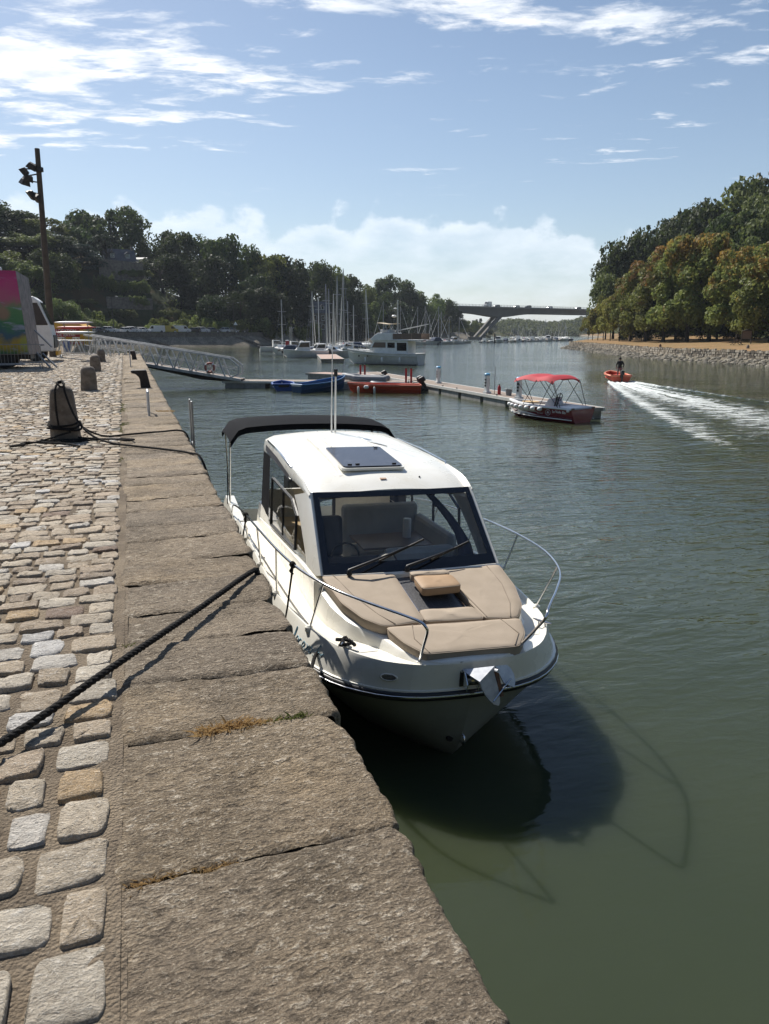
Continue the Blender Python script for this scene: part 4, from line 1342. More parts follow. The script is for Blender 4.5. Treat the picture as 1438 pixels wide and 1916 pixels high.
def cushion(name, poly, th, mat, top=TOP, lift=0.0, parent=None, pipe=True, label=None):
    n = len(poly)
    # rounded corners
    pts = []
    for i in range(n):
        a, b, c_ = Vector(poly[i - 1]), Vector(poly[i]), Vector(poly[(i + 1) % n])
        r1 = min(0.045, (a - b).length * 0.3, (c_ - b).length * 0.3)
        p1, p2 = b + (a - b).normalized() * r1, b + (c_ - b).normalized() * r1
        pts += [p1, (p1 + p2 + b * 2) / 4, p2]
    # subdivide long edges
    out = []
    for i, p in enumerate(pts):
        q = pts[(i + 1) % len(pts)]
        k = max(1, int((q - p).length / 0.08))
        out += [p.lerp(q, j / k) for j in range(k)]
    cen = sum(out, Vector((0, 0))) / len(out)
    rings = []
    for ins, dz in ((0.004, -th), (0.0, -th * 0.8), (-0.003, -th * 0.45), (-0.001, -0.015), (0.004, -0.005), (0.014, 0.0), (0.10, 0.003), (0.22, 0.005)):
        ring = []
        for p in out:
            d_ = cen - p
            q = p + d_.normalized() * min(ins, d_.length * 0.8)
            wob = 0.003 * math.sin(q.x * 17 + q.y * 9) * math.sin(q.y * 13 - q.x * 5) if dz > -0.03 else 0
            ring.append((q.x, q.y, top(q.y) + dz + lift + wob))
        rings.append(ring)
    mb = MB()
    mb.loft(rings, caps=False)
    last = rings[-1]
    mb.add([(cen.x, cen.y, top(cen.y) + 0.008 + lift)] + last, [(0, i + 1, (i + 1) % len(last) + 1) for i in range(len(last))])
    o = mb.build(name, mat, parent or boat, smooth=60)
    if pipe:
        pp = MB()
        lp = [Vector((p.x, p.y, top(p.y) - 0.010 + lift)) for p in out]
        pp.tube(lp + [lp[0]], 0.0055, 5)
        pp.build('piping', M['cushion'], o, smooth=80)
    if label:
        o['label'] = label
    return o


cl = cushion('sun_cushion', [(-1.02, 1.93), (-0.245, 1.90), (-0.25, 0.88), (-0.66, 0.845), (-0.82, 1.02), (-0.95, 1.35)], 0.10, M['cushion'])
cr = cushion('sun_cushion', [(1.02, 1.90), (0.28, 1.88), (0.365, 0.82), (0.70, 0.785), (0.86, 1.02), (0.97, 1.4)], 0.10, M['cushion'])
cc = cushion('sun_cushion', [(-0.235, 1.085), (0.335, 1.06), (0.355, 0.82), (-0.24, 0.865)], 0.09, M['cushion'])
cf = cushion('sun_cushion', [(-0.655, 0.83), (0.71, 0.765), (0.63, 0.5), (0.475, 0.305), (-0.44, 0.335), (-0.57, 0.55)], 0.115, M['cushion'])
for o, seams in ((cl, [[(-0.90, 1.92), (-0.80, 1.45), (-0.66, 1.05), (-0.55, 0.86)]]), (cr, [[(0.86, 1.89), (0.84, 1.45), (0.74, 1.05), (0.62, 0.8)], [(0.30, 1.86), (0.385, 0.84)]]),
                 (cf, [[(-0.40, 0.81), (-0.46, 0.58), (-0.40, 0.345)], [(0.50, 0.77), (0.56, 0.5), (0.43, 0.32)]])):
    for s_ in seams:
        MB().tube([(x, y, TOP(y) + 0.004) for x, y in s_], 0.005, 5).build('seam', M['seam'], o)
# the little cushion of the deck hatch stands open on its hinges
flat = lambda y: 1.50 + 0.10 * (y - 1.3)
oc = cushion('hatch_cushion', [(-0.12, 1.58), (0.30, 1.56), (0.30, 1.28), (-0.13, 1.26)], 0.085, M['cushion_b'], top=flat, label='raised tan cushion on the open foredeck hatch')
cushion('hatch_cushion', [(-0.12, 1.71), (0.30, 1.69), (0.30, 1.60), (-0.12, 1.62)], 0.075, M['cushion'], top=flat, lift=-0.005)
dh = MB()
dh.box((0.02, 1.50, TOP(1.5) - 0.062), (0.54, 0.80, 0.02), Matrix.Rotation(0.165, 3, 'X'))
dho = dh.build('foredeck_hatch', pmat('speckled_dark_hatch', (0.05, 0.05, 0.055), 0.4, col2=(0.12, 0.12, 0.125), vs=60), boat, bevel=0.006)
hr = MB()
hr.tube([(-0.225, 1.13, TOP(1.13) - 0.045), (0.285, 1.12, TOP(1.12) - 0.045), (0.285, 1.84, TOP(1.84) - 0.045), (-0.225, 1.86, TOP(1.86) - 0.045), (-0.225, 1.13, TOP(1.13) - 0.045)], 0.012, 6)
hr.build('hatch_frame', M['steel'], dho)

# ---------------------------------------------------------------- cabin
ZS = ip([(2.66, 2.235), (2.85, 2.315), (3.1, 2.385), (3.5, 2.44), (4.2, 2.485), (5.2, 2.525), (5.85, 2.53)])       # roof along the middle
HW = ip([(2.66, 0.965), (2.85, 0.985), (3.3, 1.0), (4.5, 1.0), (5.85, 0.985)])
EDGE = ip([(2.66, 0.06), (3.0, 0.12), (3.6, 0.20), (4.5, 0.25), (5.85, 0.28)])                                    # depth of the turned-down side
YR_ = [2.66, 2.72, 2.8, 2.9, 3.05, 3.25, 3.5, 3.8, 4.2, 4.7, 5.2, 5.6, 5.8, 5.85]


def roof_row(y, off=0.0):
    w, z, e = HW(y), ZS(y), EDGE(y)
    end = -0.03 if y > 5.82 else 0
    pts = [(-w - 0.035, z - e - 0.02), (-w - 0.04, z - e * 0.75), (-w - 0.025, z - e * 0.45), (-w + 0.03, z - 0.095), (-w + 0.11, z - 0.062), (-w * 0.72, z - 0.040), (-w * 0.42, z - 0.013), (-w * 0.2, z - 0.003), (0, z)]
    pts = pts + [(-x, zz_) for x, zz_ in reversed(pts[:-1])]
    return [(x, y, zz_ + end) for x, zz_ in pts]


rf = MB()
top_ = [roof_row(y) for y in YR_]
rf.grid(top_)
low = [[(x * 0.97, y, z_ - 0.045) for x, y, z_ in roof_row(y)] for y in YR_]
rf.grid(low)
for a_, b_ in ((top_[0], low[0]), (top_[-1], low[-1])):
    rf.grid([a_, b_])
for j in (0, -1):
    rf.grid([[r_[j] for r_ in top_], [r_[j] for r_ in low]])
roof = rf.build('roof', M['gelcoat'], boat, smooth=35)
# moulded raised panel on the roof with two grooves, then the hatch in it
rp = MB()
for (x0, x1, y0, y1, h_) in ((-0.50, 0.50, 3.02, 5.05, 0.012),):
    rows_ = []
    for y in np.linspace(y0, y1, 10):
        f = (y - y0) / (y1 - y0)
        xx0, xx1 = x0 * (1 - 0.06 * f) - 0.06, x1 * (1 - 0.06 * f) - 0.06
        zb = ZS(y) - 0.03 * max(0, 1 - f * 4)
        rows_.append([(xx0 - 0.015, y, zb - 0.03), (xx0, y, zb + h_ - 0.004), (0, y, zb + h_ + 0.004), (xx1, y, zb + h_ - 0.004), (xx1 + 0.015, y, zb - 0.03)])
    rp.grid(rows_)
    rp.add(list(reversed([tuple(q) for q in rows_[-1]])) + [(rows_[-1][0][0], y1 + 0.03, ZS(y1) - 0.03), (rows_[-1][-1][0], y1 + 0.03, ZS(y1) - 0.03)], [(0, 1, 2, 3, 4, 5, 6)])
rp.build('roof_panel', M['gelcoat'], roof, smooth=30)
for x_ in (-0.36, 0.22):
    MB().tube([(x_, 4.25, ZS(4.25) + 0.018), (x_, 4.85, ZS(4.85) + 0.018)], 0.008, 5).build('groove', M['inner'], roof)


def slab(name, x0, x1, y0, y1, z0, z1, th, mat, parent, rad=0.05):
    """rounded-corner plate, z0 at y0 and z1 at y1"""
    pts = []
    for (cx, cy, a0) in ((x1 - rad, y1 - rad, 0), (x0 + rad, y1 - rad, 90), (x0 + rad, y0 + rad, 180), (x1 - rad, y0 + rad, 270)):
        for k in range(5):
            a = R(a0 + k * 22.5)
            pts.append((cx + rad * math.cos(a), cy + rad * math.sin(a)))
    zf = lambda y: z0 + (z1 - z0) * (y - y0) / (y1 - y0)
    mb = MB()
    mb.loft([[(x, y, zf(y)) for x, y in pts], [(x, y, zf(y) + th) for x, y in pts]])
    return mb.build(name, mat, parent, smooth=40)


hf = slab('roof_hatch', -0.515, 0.275, 3.06, 4.10, ZS(3.06) + 0.015, ZS(4.1) + 0.008, 0.03, M['gelcoat'], boat)
slab('hatch_pane', -0.49, 0.25, 3.09, 4.075, ZS(3.09) + 0.048, ZS(4.08) + 0.041, 0.008, M['hatch'], hf)
for (x_, y_) in ((-0.40, 3.16), (-0.30, 3.17), (0.16, 3.16), (0.17, 3.98)):
    MB().box((x_, y_, ZS(y_) + 0.058), (0.05, 0.02, 0.012)).build('latch', M['blackplastic'], hf)
for k in range(9):        # screws of the trim along the rear of the roof
    x_ = -0.88 + k * 0.22
    z_ = ZS(5.78) - 0.05 * (abs(x_) / 0.9) ** 2
    MB().lathe([(0.008, 0), (0.008, 0.004), (0.004, 0.006)], 6, (x_, 5.76, z_)).build('screw', M['blackplastic'], roof)
MB().box((-0.07, 2.86, ZS(2.86) + 0.006), (0.075, 0.03, 0.008), Matrix.Rotation(0.3, 3, 'X')).build('warning_sticker', pmat('sticker', (0.5, 0.22, 0.09), 0.6, col2=(0.6, 0.5, 0.4), vs=40), roof)
MB().lathe([(0.012, 0), (0.012, 0.012), (0.006, 0.018)], 8, (0.40, 2.9, ZS(2.9) - 0.014)).build('roof_bolt', M['blackplastic'], roof)
# roof grab rails
for sgn in (-1, 1):
    gr2 = MB()
    gr2.tube([(sgn * 1.005, 3.55, 2.335), (sgn * 1.03, 3.62, 2.375), (sgn * 1.02, 4.6, 2.42), (sgn * 1.01, 5.55, 2.425), (sgn * 0.99, 5.62, 2.39)], 0.011, 6)
    gr2.build('grab_rail', M['steel'], roof, smooth=60)
    MB().grid([[(sgn * 1.043, 3.75, 2.185), (sgn * 1.044, 3.65, 2.25)], [(sgn * 1.048, 4.6, 2.26), (sgn * 1.043, 4.6, 2.335)], [(sgn * 1.036, 5.6, 2.275), (sgn * 1.03, 5.6, 2.36)]]).build('roof_stripe', pmat('grey_stripe', (0.10, 0.10, 0.11), 0.4), roof, recalc=False)

# windscreen
wsB, wsT = (1.0, 1.93, 1.475), (0.955, 2.70, 2.215)


def wsp(u, v):
    """u -1..1 across, v 0..1 up the screen"""
    hw = wsB[0] + (wsT[0] - wsB[0]) * v
    bow_ = 0.05 * (1 - u * u)
    return Vector((u * hw, wsB[1] + (wsT[1] - wsB[1]) * v - bow_, wsB[2] + (wsT[2] - wsB[2]) * v))


nrm = Vector((0, -0.69, 0.72))
fr_ = MB()
us = np.linspace(-1, 1, 9)


def wgrid(u0, u1, v0, v1, off, nu=8):
    return [[wsp(u, v) + nrm * off for u in np.linspace(u0, u1, nu + 1)] for v in (v0, v1)]


for (u0, u1, v0, v1) in ((-1, 1, 0, 0.135), (-1, 1, 0.925, 1.0), (-1, -0.93, 0.135, 0.925), (0.93, 1, 0.135, 0.925)):
    fr_.grid(wgrid(u0, u1, v0, v1, 0.012))
wf = fr_.build('windscreen_frame', M['frit'], boat, recalc=False)
gl = MB()
gl.grid(wgrid(-0.94, 0.94, 0.12, 0.935, 0.004))
gl.build('windscreen_glass', M['glass'], boat, recalc=False)
sill = MB()
sill.grid([[wsp(u, 0) + Vector((0, -0.03, -0.12)) for u in us], [wsp(u, 0) + Vector((0, -0.03, -0.01)) for u in us], [wsp(u, 0) + nrm * 0.016 + Vector((0, 0, 0)) for u in us], [wsp(u, 0.02) + nrm * 0.0 for u in us]])
sill.build('windscreen_sill', M['gelcoat'], boat, smooth=40)

# pillars and cabin sides
for sgn in (-1, 1):
    pl_ = MB()
    rings = []
    for v in np.linspace(0, 1, 7):
        e_ = wsp(1, v)
        y2 = [2.46, 2.56, 2.69, 2.83, 2.99, 3.16, 3.36][int(round(v * 6))]
        z2 = [1.44, 1.545, 1.65, 1.76, 1.87, 1.97, 2.06][int(round(v * 6))]
        x2 = 1.065 - 0.035 * v
        rings.append([(sgn * (e_.x - 0.005), e_.y, e_.z), (sgn * (e_.x + 0.030), e_.y - 0.006, e_.z + 0.012), (sgn * (e_.x + 0.066), e_.y + 0.05, e_.z - 0.004), (sgn * (x2 + 0.004), y2, z2), (sgn * (x2 - 0.04), y2, z2), (sgn * (e_.x - 0.03), e_.y + 0.06, e_.z - 0.05)])
    pl_.loft(rings)
    # brow of the roof side over the window
    pl_.build('pillar', M['gelcoat'], boat, smooth=45)
    # side below the window
    sd = MB()
    bot = ip([(1.85, 1.445), (2.46, 1.435), (6.0, 1.18)])
    rows_ = []
    for y in np.linspace(1.93, 6.0, 18):
        zt = bot(y)
        zd = RZ(y) + FU(y) - TRO(y)
        rows_.append([(sgn * 1.105, y, zd - 0.01), (sgn * 1.09, y, zd + (zt - zd) * 0.5), (sgn * 1.10, y, zt - 0.05), (sgn * 1.098, y, zt - 0.012), (sgn * 1.06, y, zt + 0.005), (sgn * 1.0, y, zt + 0.004), (sgn * 0.99, y, 0.62)])
    sd.grid(rows_)
    sd.add([(sgn * 1.105, 6.0, 1.0), (sgn * 1.06, 6.0, 1.19), (sgn * 0.85, 6.0, 1.19), (sgn * 0.85, 6.0, 0.5), (sgn * 1.105, 6.0, 0.5)], [(0, 1, 2, 3, 4)])
    sd.build('cabin_side', M['gelcoat'], boat, smooth=35)
    # glazing
    topw = ip([(2.46, 1.44), (2.69, 1.65), (2.99, 1.87), (3.36, 2.065), (3.7, 2.16), (4.2, 2.22), (5.0, 2.23), (5.35, 2.225)])
    xs_ = lambda z_: sgn * (1.062 - 0.035 * (z_ - 1.44) / 0.75)
    gz = MB()
    gz.grid([[(xs_(bot(y)), y, bot(y)), (xs_(topw(y)), y, topw(y))] for y in (2.46, 2.6, 2.8, 3.0, 3.2)])
    gz.grid([[(xs_(bot(y)), y, bot(y)), (xs_(topw(y)), y, topw(y))] for y in (3.2, 3.4, 3.7, 4.0, 4.4, 4.8, 5.2)])
    sg = gz.build('side_window', M['tintglass'], boat, recalc=False)
    fw = MB()
    zb_, zt_ = lambda y: bot(y) + 0.05, lambda y: min(topw(y) - 0.06, 1.98)
    loop = [(3.15, zb_(3.15)), (3.15, zt_(3.15) - 0.05), (3.5, zt_(3.5)), (4.95, 1.98), (4.95, zb_(4.95)), (3.15, zb_(3.15))]
    for a_, b_ in zip(loop, loop[1:]):
        fw.bar((xs_(a_[1]) + sgn * 0.006, *a_), (xs_(b_[1]) + sgn * 0.006, *b_), 0.03, 0.02)
    fw.bar((xs_(1.7) + sgn * 0.008, 4.05, zb_(4.05)), (xs_(1.95) + sgn * 0.008, 4.05, 1.96), 0.03, 0.02)
    fw.build('sliding_frame', M['blackplastic'], sg)
    sp_ = MB().grid([[(xs_(1.4) + sgn * 0.004, y, zb_(y)), (xs_(1.95) + sgn * 0.004, y, 1.965)] for y in (4.06, 4.94)])
    sp_.build('sliding_pane', M['tintglass'], sg, recalc=False)
    MB().box((xs_(1.7) + sgn * 0.02, 4.02, 1.72), (0.03, 0.05, 0.09)).build('window_catch', M['blackplastic'], sg)
    cv = MB()
    cv.grid([[(sgn * 1.063, 5.2, bot(5.2)), (sgn * 1.032, 5.2, 2.235)], [(sgn * 1.063, 5.5, bot(5.5)), (sgn * 1.03, 5.5, 2.235)], [(sgn * 1.055, 6.05, bot(6.0)), (sgn * 1.02, 5.9, 2.225)]])
    cv.build('canvas_panel', M['blackcloth'], boat, recalc=False)
    MB().box((sgn * 1.035, 2.02, 1.27), (0.13, 0.22, 0.36)).build('pillar_base', M['gelcoat'], boat, bevel=0.03)
# ---------------------------------------------------------------- inside the cabin
MB().box((0, 4.0, 0.60), (1.98, 4.2, 0.04)).build('cabin_floor', M['inner'], boat)
ds = MB()
ds.box((-0.45, 2.25, 1.12), (1.05, 0.62, 0.55))
ds.add([(-0.95, 1.98, 1.40), (-0.05, 1.98, 1.40), (-0.05, 2.45, 1.52), (-0.95, 2.45, 1.52), (-0.95, 2.6, 1.40), (-0.05, 2.6, 1.40)], [(0, 1, 2, 3), (3, 2, 5, 4)])
ds.build('dashboard', M['darkvinyl'], boat, bevel=0.02)
MB().box((0.48, 2.3, 1.07), (0.96, 0.7, 0.56)).build('locker', M['inner'], boat, bevel=0.02)
sw_ = MB()
sw_.tube([(-0.55 + 0.17 * math.cos(a), 2.72 + 0.05 * math.sin(a), 1.42 + 0.165 * math.sin(a)) for a in np.linspace(0, 6.283, 17)], 0.014, 6)
sw_.bar((-0.72, 2.72, 1.42), (-0.38, 2.72, 1.42), 0.025)
sw_.build('steering_wheel', M['blackplastic'], boat, smooth=60)
for (x_, y_, nm) in ((-0.62, 3.25, 'helm_seat'),):
    hs_ = thing(nm, '', '', (0, 0, 0))
    for k_ in ('label', 'category'):
        if k_ in hs_: del hs_[k_]
    hs_.parent = boat
    MB().box((x_, y_, 1.18), (0.46, 0.44, 0.12)).build('seat_base', M['darkvinyl'], hs_, bevel=0.04)
    MB().box((x_, y_ + 0.26, 1.48), (0.46, 0.12, 0.52), Matrix.Rotation(-0.15, 3, 'X')).build('backrest', M['darkvinyl'], hs_, bevel=0.05)
    MB().lathe([(0.05, 0.62), (0.05, 1.13)], 10, (x_, y_, 0)).build('pedestal', M['steel'], hs_)
tb_ = MB()
tb_.box((0.28, 3.55, 1.36), (0.95, 0.7, 0.03))
to_ = tb_.build('cabin_table', M['tablewood'], boat, bevel=0.008)
MB().lathe([(0.04, 0.6), (0.04, 1.345)], 10, (0.2, 3.5, 0)).build('table_leg', M['offwhite'], to_)
for (cx_, cy_, sx_, sy_, sz_, z_) in ((0.42, 2.86, 0.9, 0.16, 0.42, 1.25), (0.35, 4.3, 1.1, 0.16, 0.55, 1.42), (0.9, 3.6, 0.14, 1.3, 0.5, 1.3)):
    MB().box((cx_, cy_, z_), (sx_, sy_, sz_)).build('seat_back', M['greyvinyl'], boat, bevel=0.06)
MB().box((0.35, 4.1, 1.05), (1.1, 0.5, 0.14)).build('bench_seat', M['greyvinyl'], boat, bevel=0.04)
MB().box((0.38, 3.06, 1.02), (1.0, 0.36, 0.12)).build('bench_seat', M['greyvinyl'], boat, bevel=0.04)
MB().box((-0.62, 5.65, 1.15), (0.72, 0.05, 1.05)).build('galley_panel', M['inner'], boat)
MB().box((-0.62, 5.3, 1.0), (0.72, 0.6, 0.5)).build('galley_unit', M['tabletop'], boat, bevel=0.01)
bk2 = MB()
bk2.box((0.55, 5.86, 1.0), (0.9, 0.04, 1.0))
bk2.build('rear_bulkhead', M['inner'], boat)
for x_ in (-0.98, -0.2, 0.08, 0.98):
    MB().box((x_, 5.88, 1.4), (0.05, 0.05, 1.7)).build('door_frame', M['blackplastic'], boat)
MB().lathe([(0.055, 1.375), (0.055, 1.62), (0.05, 1.63)], 12, (0.52, 3.62, 0)).build('paper_roll', M['white'], boat, smooth=40)
ht = MB()
ht.lathe([(0.155, 0), (0.165, 0.006), (0.16, 0.02), (0.105, 0.035), (0.10, 0.08), (0.075, 0.125), (0.03, 0.142), (0.004, 0.145)], 18, (-0.24, 2.14, 1.475))
ht.box((-0.05, 2.1, 1.48), (0.12, 0.06, 0.035))
ht.build('sun_hat', pmat('straw_white', (0.72, 0.68, 0.58), 0.8), boat, smooth=50)
jk = MB()
jk.tube([(0.62, 3.4, 2.1), (0.72, 3.1, 1.95), (0.80, 2.85, 1.80), (0.84, 2.65, 1.68), (0.86, 2.5, 1.55), (0.86, 2.45, 1.44)], [0.03, 0.04, 0.05, 0.055, 0.08, 0.10], 9)
jk.build('jacket', pmat('blue_jacket', (0.05, 0.06, 0.11), 0.85, bump=0.3, bs=9), boat, smooth=70)
# ---------------------------------------------------------------- wipers
for (x0, y_, x1, v1) in ((-0.735, 1.9, -0.02, 0.27), (-0.085, 1.86, 0.52, 0.21)):
    wp = MB()
    base_ = Vector((x0, 1.865, 1.49))
    wp.lathe([(0.03, 0), (0.026, 0.05), (0.012, 0.07)], 10, base_)
    tip = wsp(x1, v1) + nrm * 0.06
    mid = base_.lerp(tip, 0.22) + Vector((0, -0.05, 0.06))
    wp.tube([base_ + Vector((0, 0, 0.055)), mid, base_.lerp(tip, 0.72) + nrm * 0.02, tip], [0.017, 0.016, 0.009, 0.006], 6)
    wo_ = wp.build('wiper', M['blackplastic'], boat, smooth=60)
    d_ = (tip - base_).normalized()
    MB().bar(base_.lerp(tip, 0.50) + nrm * -0.012, tip + d_ * 0.22 + nrm * -0.03, 0.014, 0.022).build('wiper_blade', M['rubber'], wo_)
# ---------------------------------------------------------------- bow rails
railL = [(-0.476, 0.39, 1.13), (-0.515, 0.20, 1.36), (-0.545, 0.05, 1.545), (-0.565, 0.03, 1.60), (-0.60, 0.075, 1.635), (-0.70, 0.20, 1.655), (-0.88, 0.42, 1.68), (-1.13, 0.78, 1.71), (-1.29, 1.20, 1.725), (-1.39, 1.70, 1.725), (-1.45, 2.5, 1.70), (-1.47, 3.5, 1.64), (-1.47, 4.6, 1.55), (-1.46, 5.6, 1.43), (-1.45, 6.3, 1.30), (-1.44, 6.6, 1.12)]


def smooth_path(pts, k=4):
    P = [Vector(p) for p in pts]
    out = []
    for i in range(len(P) - 1):
        a, b, c_, d_ = P[max(i - 1, 0)], P[i], P[i + 1], P[min(i + 2, len(P) - 1)]
        for j in range(k):
            t = j / k
            out.append(0.5 * ((2 * b) + (c_ - a) * t + (2 * a - 5 * b + 4 * c_ - d_) * t * t + (3 * b - a - 3 * c_ + d_) * t ** 3))
    return out + [P[-1]]


for sgn in (-1, 1):
    path = smooth_path([(x if sgn < 0 else -x, y, z_) for x, y, z_ in railL])
    rl_ = MB()
    rl_.tube(path, 0.0135, 8)
    ro_ = rl_.build('bow_rail', M['steel'], boat, smooth=80)
    for ys_, yt_ in ((1.42, 1.02), (2.55, 2.3), (3.7, 3.5), (5.0, 4.85)):
        tp = min(path[20:], key=lambda q: abs(q.y - yt_))
        bx_ = sgn * (TX(ys_) - 0.02)
        zb2 = RZ(ys_) + FU(ys_) - 0.005
        MB().tube([(bx_, ys_, zb2), tp], 0.011, 8).build('stanchion', M['steel'], ro_, smooth=80)
        MB().lathe([(0.042, -0.03), (0.040, 0.012), (0.02, 0.03)], 10, (bx_ + sgn * 0.01, ys_, zb2)).build('stanchion_foot', M['gelcoat'], ro_, smooth=40)
    MB().lathe([(0.034, -0.008), (0.032, 0.006), (0.016, 0.012)], 10, path[0]).build('rail_foot', M['steel'], ro_)
# ---------------------------------------------------------------- cleats, vent, anchor and other deck gear
for (x_, y_, a_) in ((-1.04, 0.90, R(62)), (1.04, 0.90, R(-62)), (-1.36, 5.4, R(90)), (1.36, 5.4, R(90))):
    c_ = MB()
    z_ = RZ(y_) + FU(y_)
    dv = Vector((math.cos(a_), math.sin(a_), 0))
    q = Vector((x_, y_, z_))
    c_.tube([q - dv * 0.11 + Vector((0, 0, 0.05)), q - dv * 0.05 + Vector((0, 0, 0.045)), q + dv * 0.05 + Vector((0, 0, 0.045)), q + dv * 0.11 + Vector((0, 0, 0.05))], [0.006, 0.014, 0.014, 0.006], 8)
    for s_ in (-0.035, 0.035):
        c_.tube([q + dv * s_ + Vector((0, 0, -0.01)), q + dv * s_ + Vector((0, 0, 0.045))], 0.012, 8)
    c_.build('cleat', M['steel'], boat, smooth=60)
vt = thing('bow_vent', '', '', (0, 0, 0))
for k_ in ('label', 'category'):
    if k_ in vt: del vt[k_]
vt.parent = boat
e_ = Vector((-0.735, 0.445, 0.985))
tn = (Vector((-BX(0.50), 0.50, 0)) - Vector((-BX(0.38), 0.38, 0))).normalized()
on = (Vector((tn.y * -1, tn.x, 0)).normalized() * (1 if tn.x > 0 else 1) + Vector((0, 0, 0.22))).normalized()
if on.y > 0:
    on = Vector((-on.x, -on.y, on.z))
up_ = on.cross(tn).normalized()
e_ = e_ + on * 0.02


def ell(rx, ry, off, n=20):
    return [e_ + tn * rx * math.cos(6.283 * k / n) + up_ * ry * math.sin(6.283 * k / n) + on * off for k in range(n)]


MB().loft([ell(0.085, 0.038, -0.05), ell(0.083, 0.036, 0.004), ell(0.074, 0.029, 0.010), ell(0.066, 0.024, 0.002)]).build('vent_ring', M['gelcoat'], vt, smooth=50)
for k in range(5):
    h_ = -0.018 + k * 0.009
    w_ = 0.064 * math.sqrt(max(0, 1 - (h_ / 0.025) ** 2))
    MB().bar(e_ + up_ * h_ - tn * w_ + on * 0.006, e_ + up_ * h_ + tn * w_ + on * 0.006, 0.0035, 0.004).build('vent_slat', M['blackplastic'], vt)
# bow roller slot and the galvanised plough anchor hanging in it
MB().prism([(-0.13, 0.42), (0.03, 0.42), (0.03, 0.262), (-0.13, 0.262)], 0.90, 1.140).build('roller_well', M['blackplastic'], boat)
bs_ = MB()
for x_ in (-0.105, 0.005):
    bs_.prism([(0.42, 1.12), (0.20, 1.05), (0.14, 0.97), (0.15, 0.90), (0.24, 0.93), (0.42, 1.0)], x_ - 0.005, x_ + 0.005, 'X')
bs_.lathe([(0.03, -0.05), (0.02, 0.0), (0.03, 0.05)], 10, (-0.05, 0.20, 0.98), axis='X')
bs_.build('bow_roller', M['steel'], boat)
an = thing('anchor', '', '', (0, 0, 0))
for k_ in ('label', 'category'):
    if k_ in an: del an[k_]
an.parent = boat
an.location = (0.10, 0.16, 1.03)
an.rotation_euler = (R(-14), R(-6), R(12))
an.scale = (1.18, 1.18, 1.18)
MB().bar((-0.06, 0.30, 0.06), (-0.03, 0.05, -0.02), 0.022, 0.055).build('shank', M['galv'], an)
RG = Vector((0.03, -0.06, 0.075))
fl = MB()
tri = [RG + Vector(p) for p in ((0, 0, 0), (-0.19, 0.17, 0.0), (-0.150, 0.005, -0.078))]
fl.loft([tri, [p + Vector((0.004, 0.012, -0.014)) for p in tri]])
fl.build('fluke', M['galv'], an)
for sgn in (-1, 1):
    f2 = MB()
    if sgn < 0:
        pr = [(-0.150, 0.003, -0.080), (-0.004, -0.004, -0.004), (-0.012, -0.035, -0.16), (-0.03, -0.03, -0.27), (-0.045, -0.028, -0.29), (-0.085, -0.02, -0.265), (-0.125, -0.012, -0.20), (-0.148, -0.004, -0.13)]
    else:
        pr = [(0.004, -0.004, 0.0), (0.124, 0.02, -0.03), (0.150, 0.016, -0.06), (0.165, 0.006, -0.11), (0.155, -0.012, -0.16), (0.124, -0.028, -0.20), (0.03, -0.04, -0.135)]
    pr = [RG + Vector(p) for p in pr]
    f2.loft([pr, [p + Vector((0, 0.012, -0.006)) for p in pr]])
    f2.build('plough_blade', M['galv'], an, smooth=20)
MB().tube([(-0.075, -0.12, -0.155), (0.135, -0.095, -0.045)], 0.0065, 6).build('tie_rod', M['steel'], an)
MB().bar((0.025, -0.075, 0.055), (0.02, -0.10, -0.15), 0.028, 0.012).build('rusty_web', M['rust'], an)
MB().lathe([(0.013, -0.02), (0.013, 0.02)], 8, (0.022, -0.09, 0.045), axis='Y').build('bolt', M['galv'], an)
# bow eye, drain
ey = MB()
ey.tube([(0, 0.46, 0.33), (0, 0.385, 0.315), (0, 0.375, 0.27), (0, 0.40, 0.235), (0, 0.52, 0.22)], 0.011, 6)
ey.build('bow_eye', M['steel'], boat, smooth=60)
MB().lathe([(0.035, -0.03), (0.035, 0.006), (0.02, 0.006)], 10, (-0.10, 0.505, 0.265), axis='Y').build('drain', M['blackplastic'], boat)
# antenna and navigation light
at_ = MB()
at_.lathe([(0.035, 0), (0.03, 0.02), (0.018, 0.05)], 10, (-0.03, 5.62, 2.485))
at_.tube([(-0.03, 5.62, 2.5), (-0.035, 5.62, 2.75), (-0.03, 5.63, 3.4), (-0.015, 5.65, 4.55)], [0.014, 0.011, 0.008, 0.0045], 7)
at_.build('whip_antenna', M['white'], boat, smooth=60)
nl = MB()
nl.lathe([(0.016, 2.49), (0.014, 3.36)], 8, (0.025, 5.62, 0))
no_ = nl.build('light_mast', M['white'], boat)
MB().lathe([(0.028, 3.36), (0.03, 3.40), (0.028, 3.41), (0.028, 3.44), (0.035, 3.445), (0.03, 3.47), (0.01, 3.475)], 10, (0.025, 5.62, 0)).build('navigation_light', M['blackplastic'], no_, smooth=30)
MB().tube([(0.0, 5.58, 2.50), (0.10, 5.2, 2.512), (0.22, 4.7, 2.512), (0.36, 4.35, 2.51), (0.40, 4.2, 2.508)], 0.006, 5).build('antenna_cable', M['blackplastic'], roof, smooth=60)
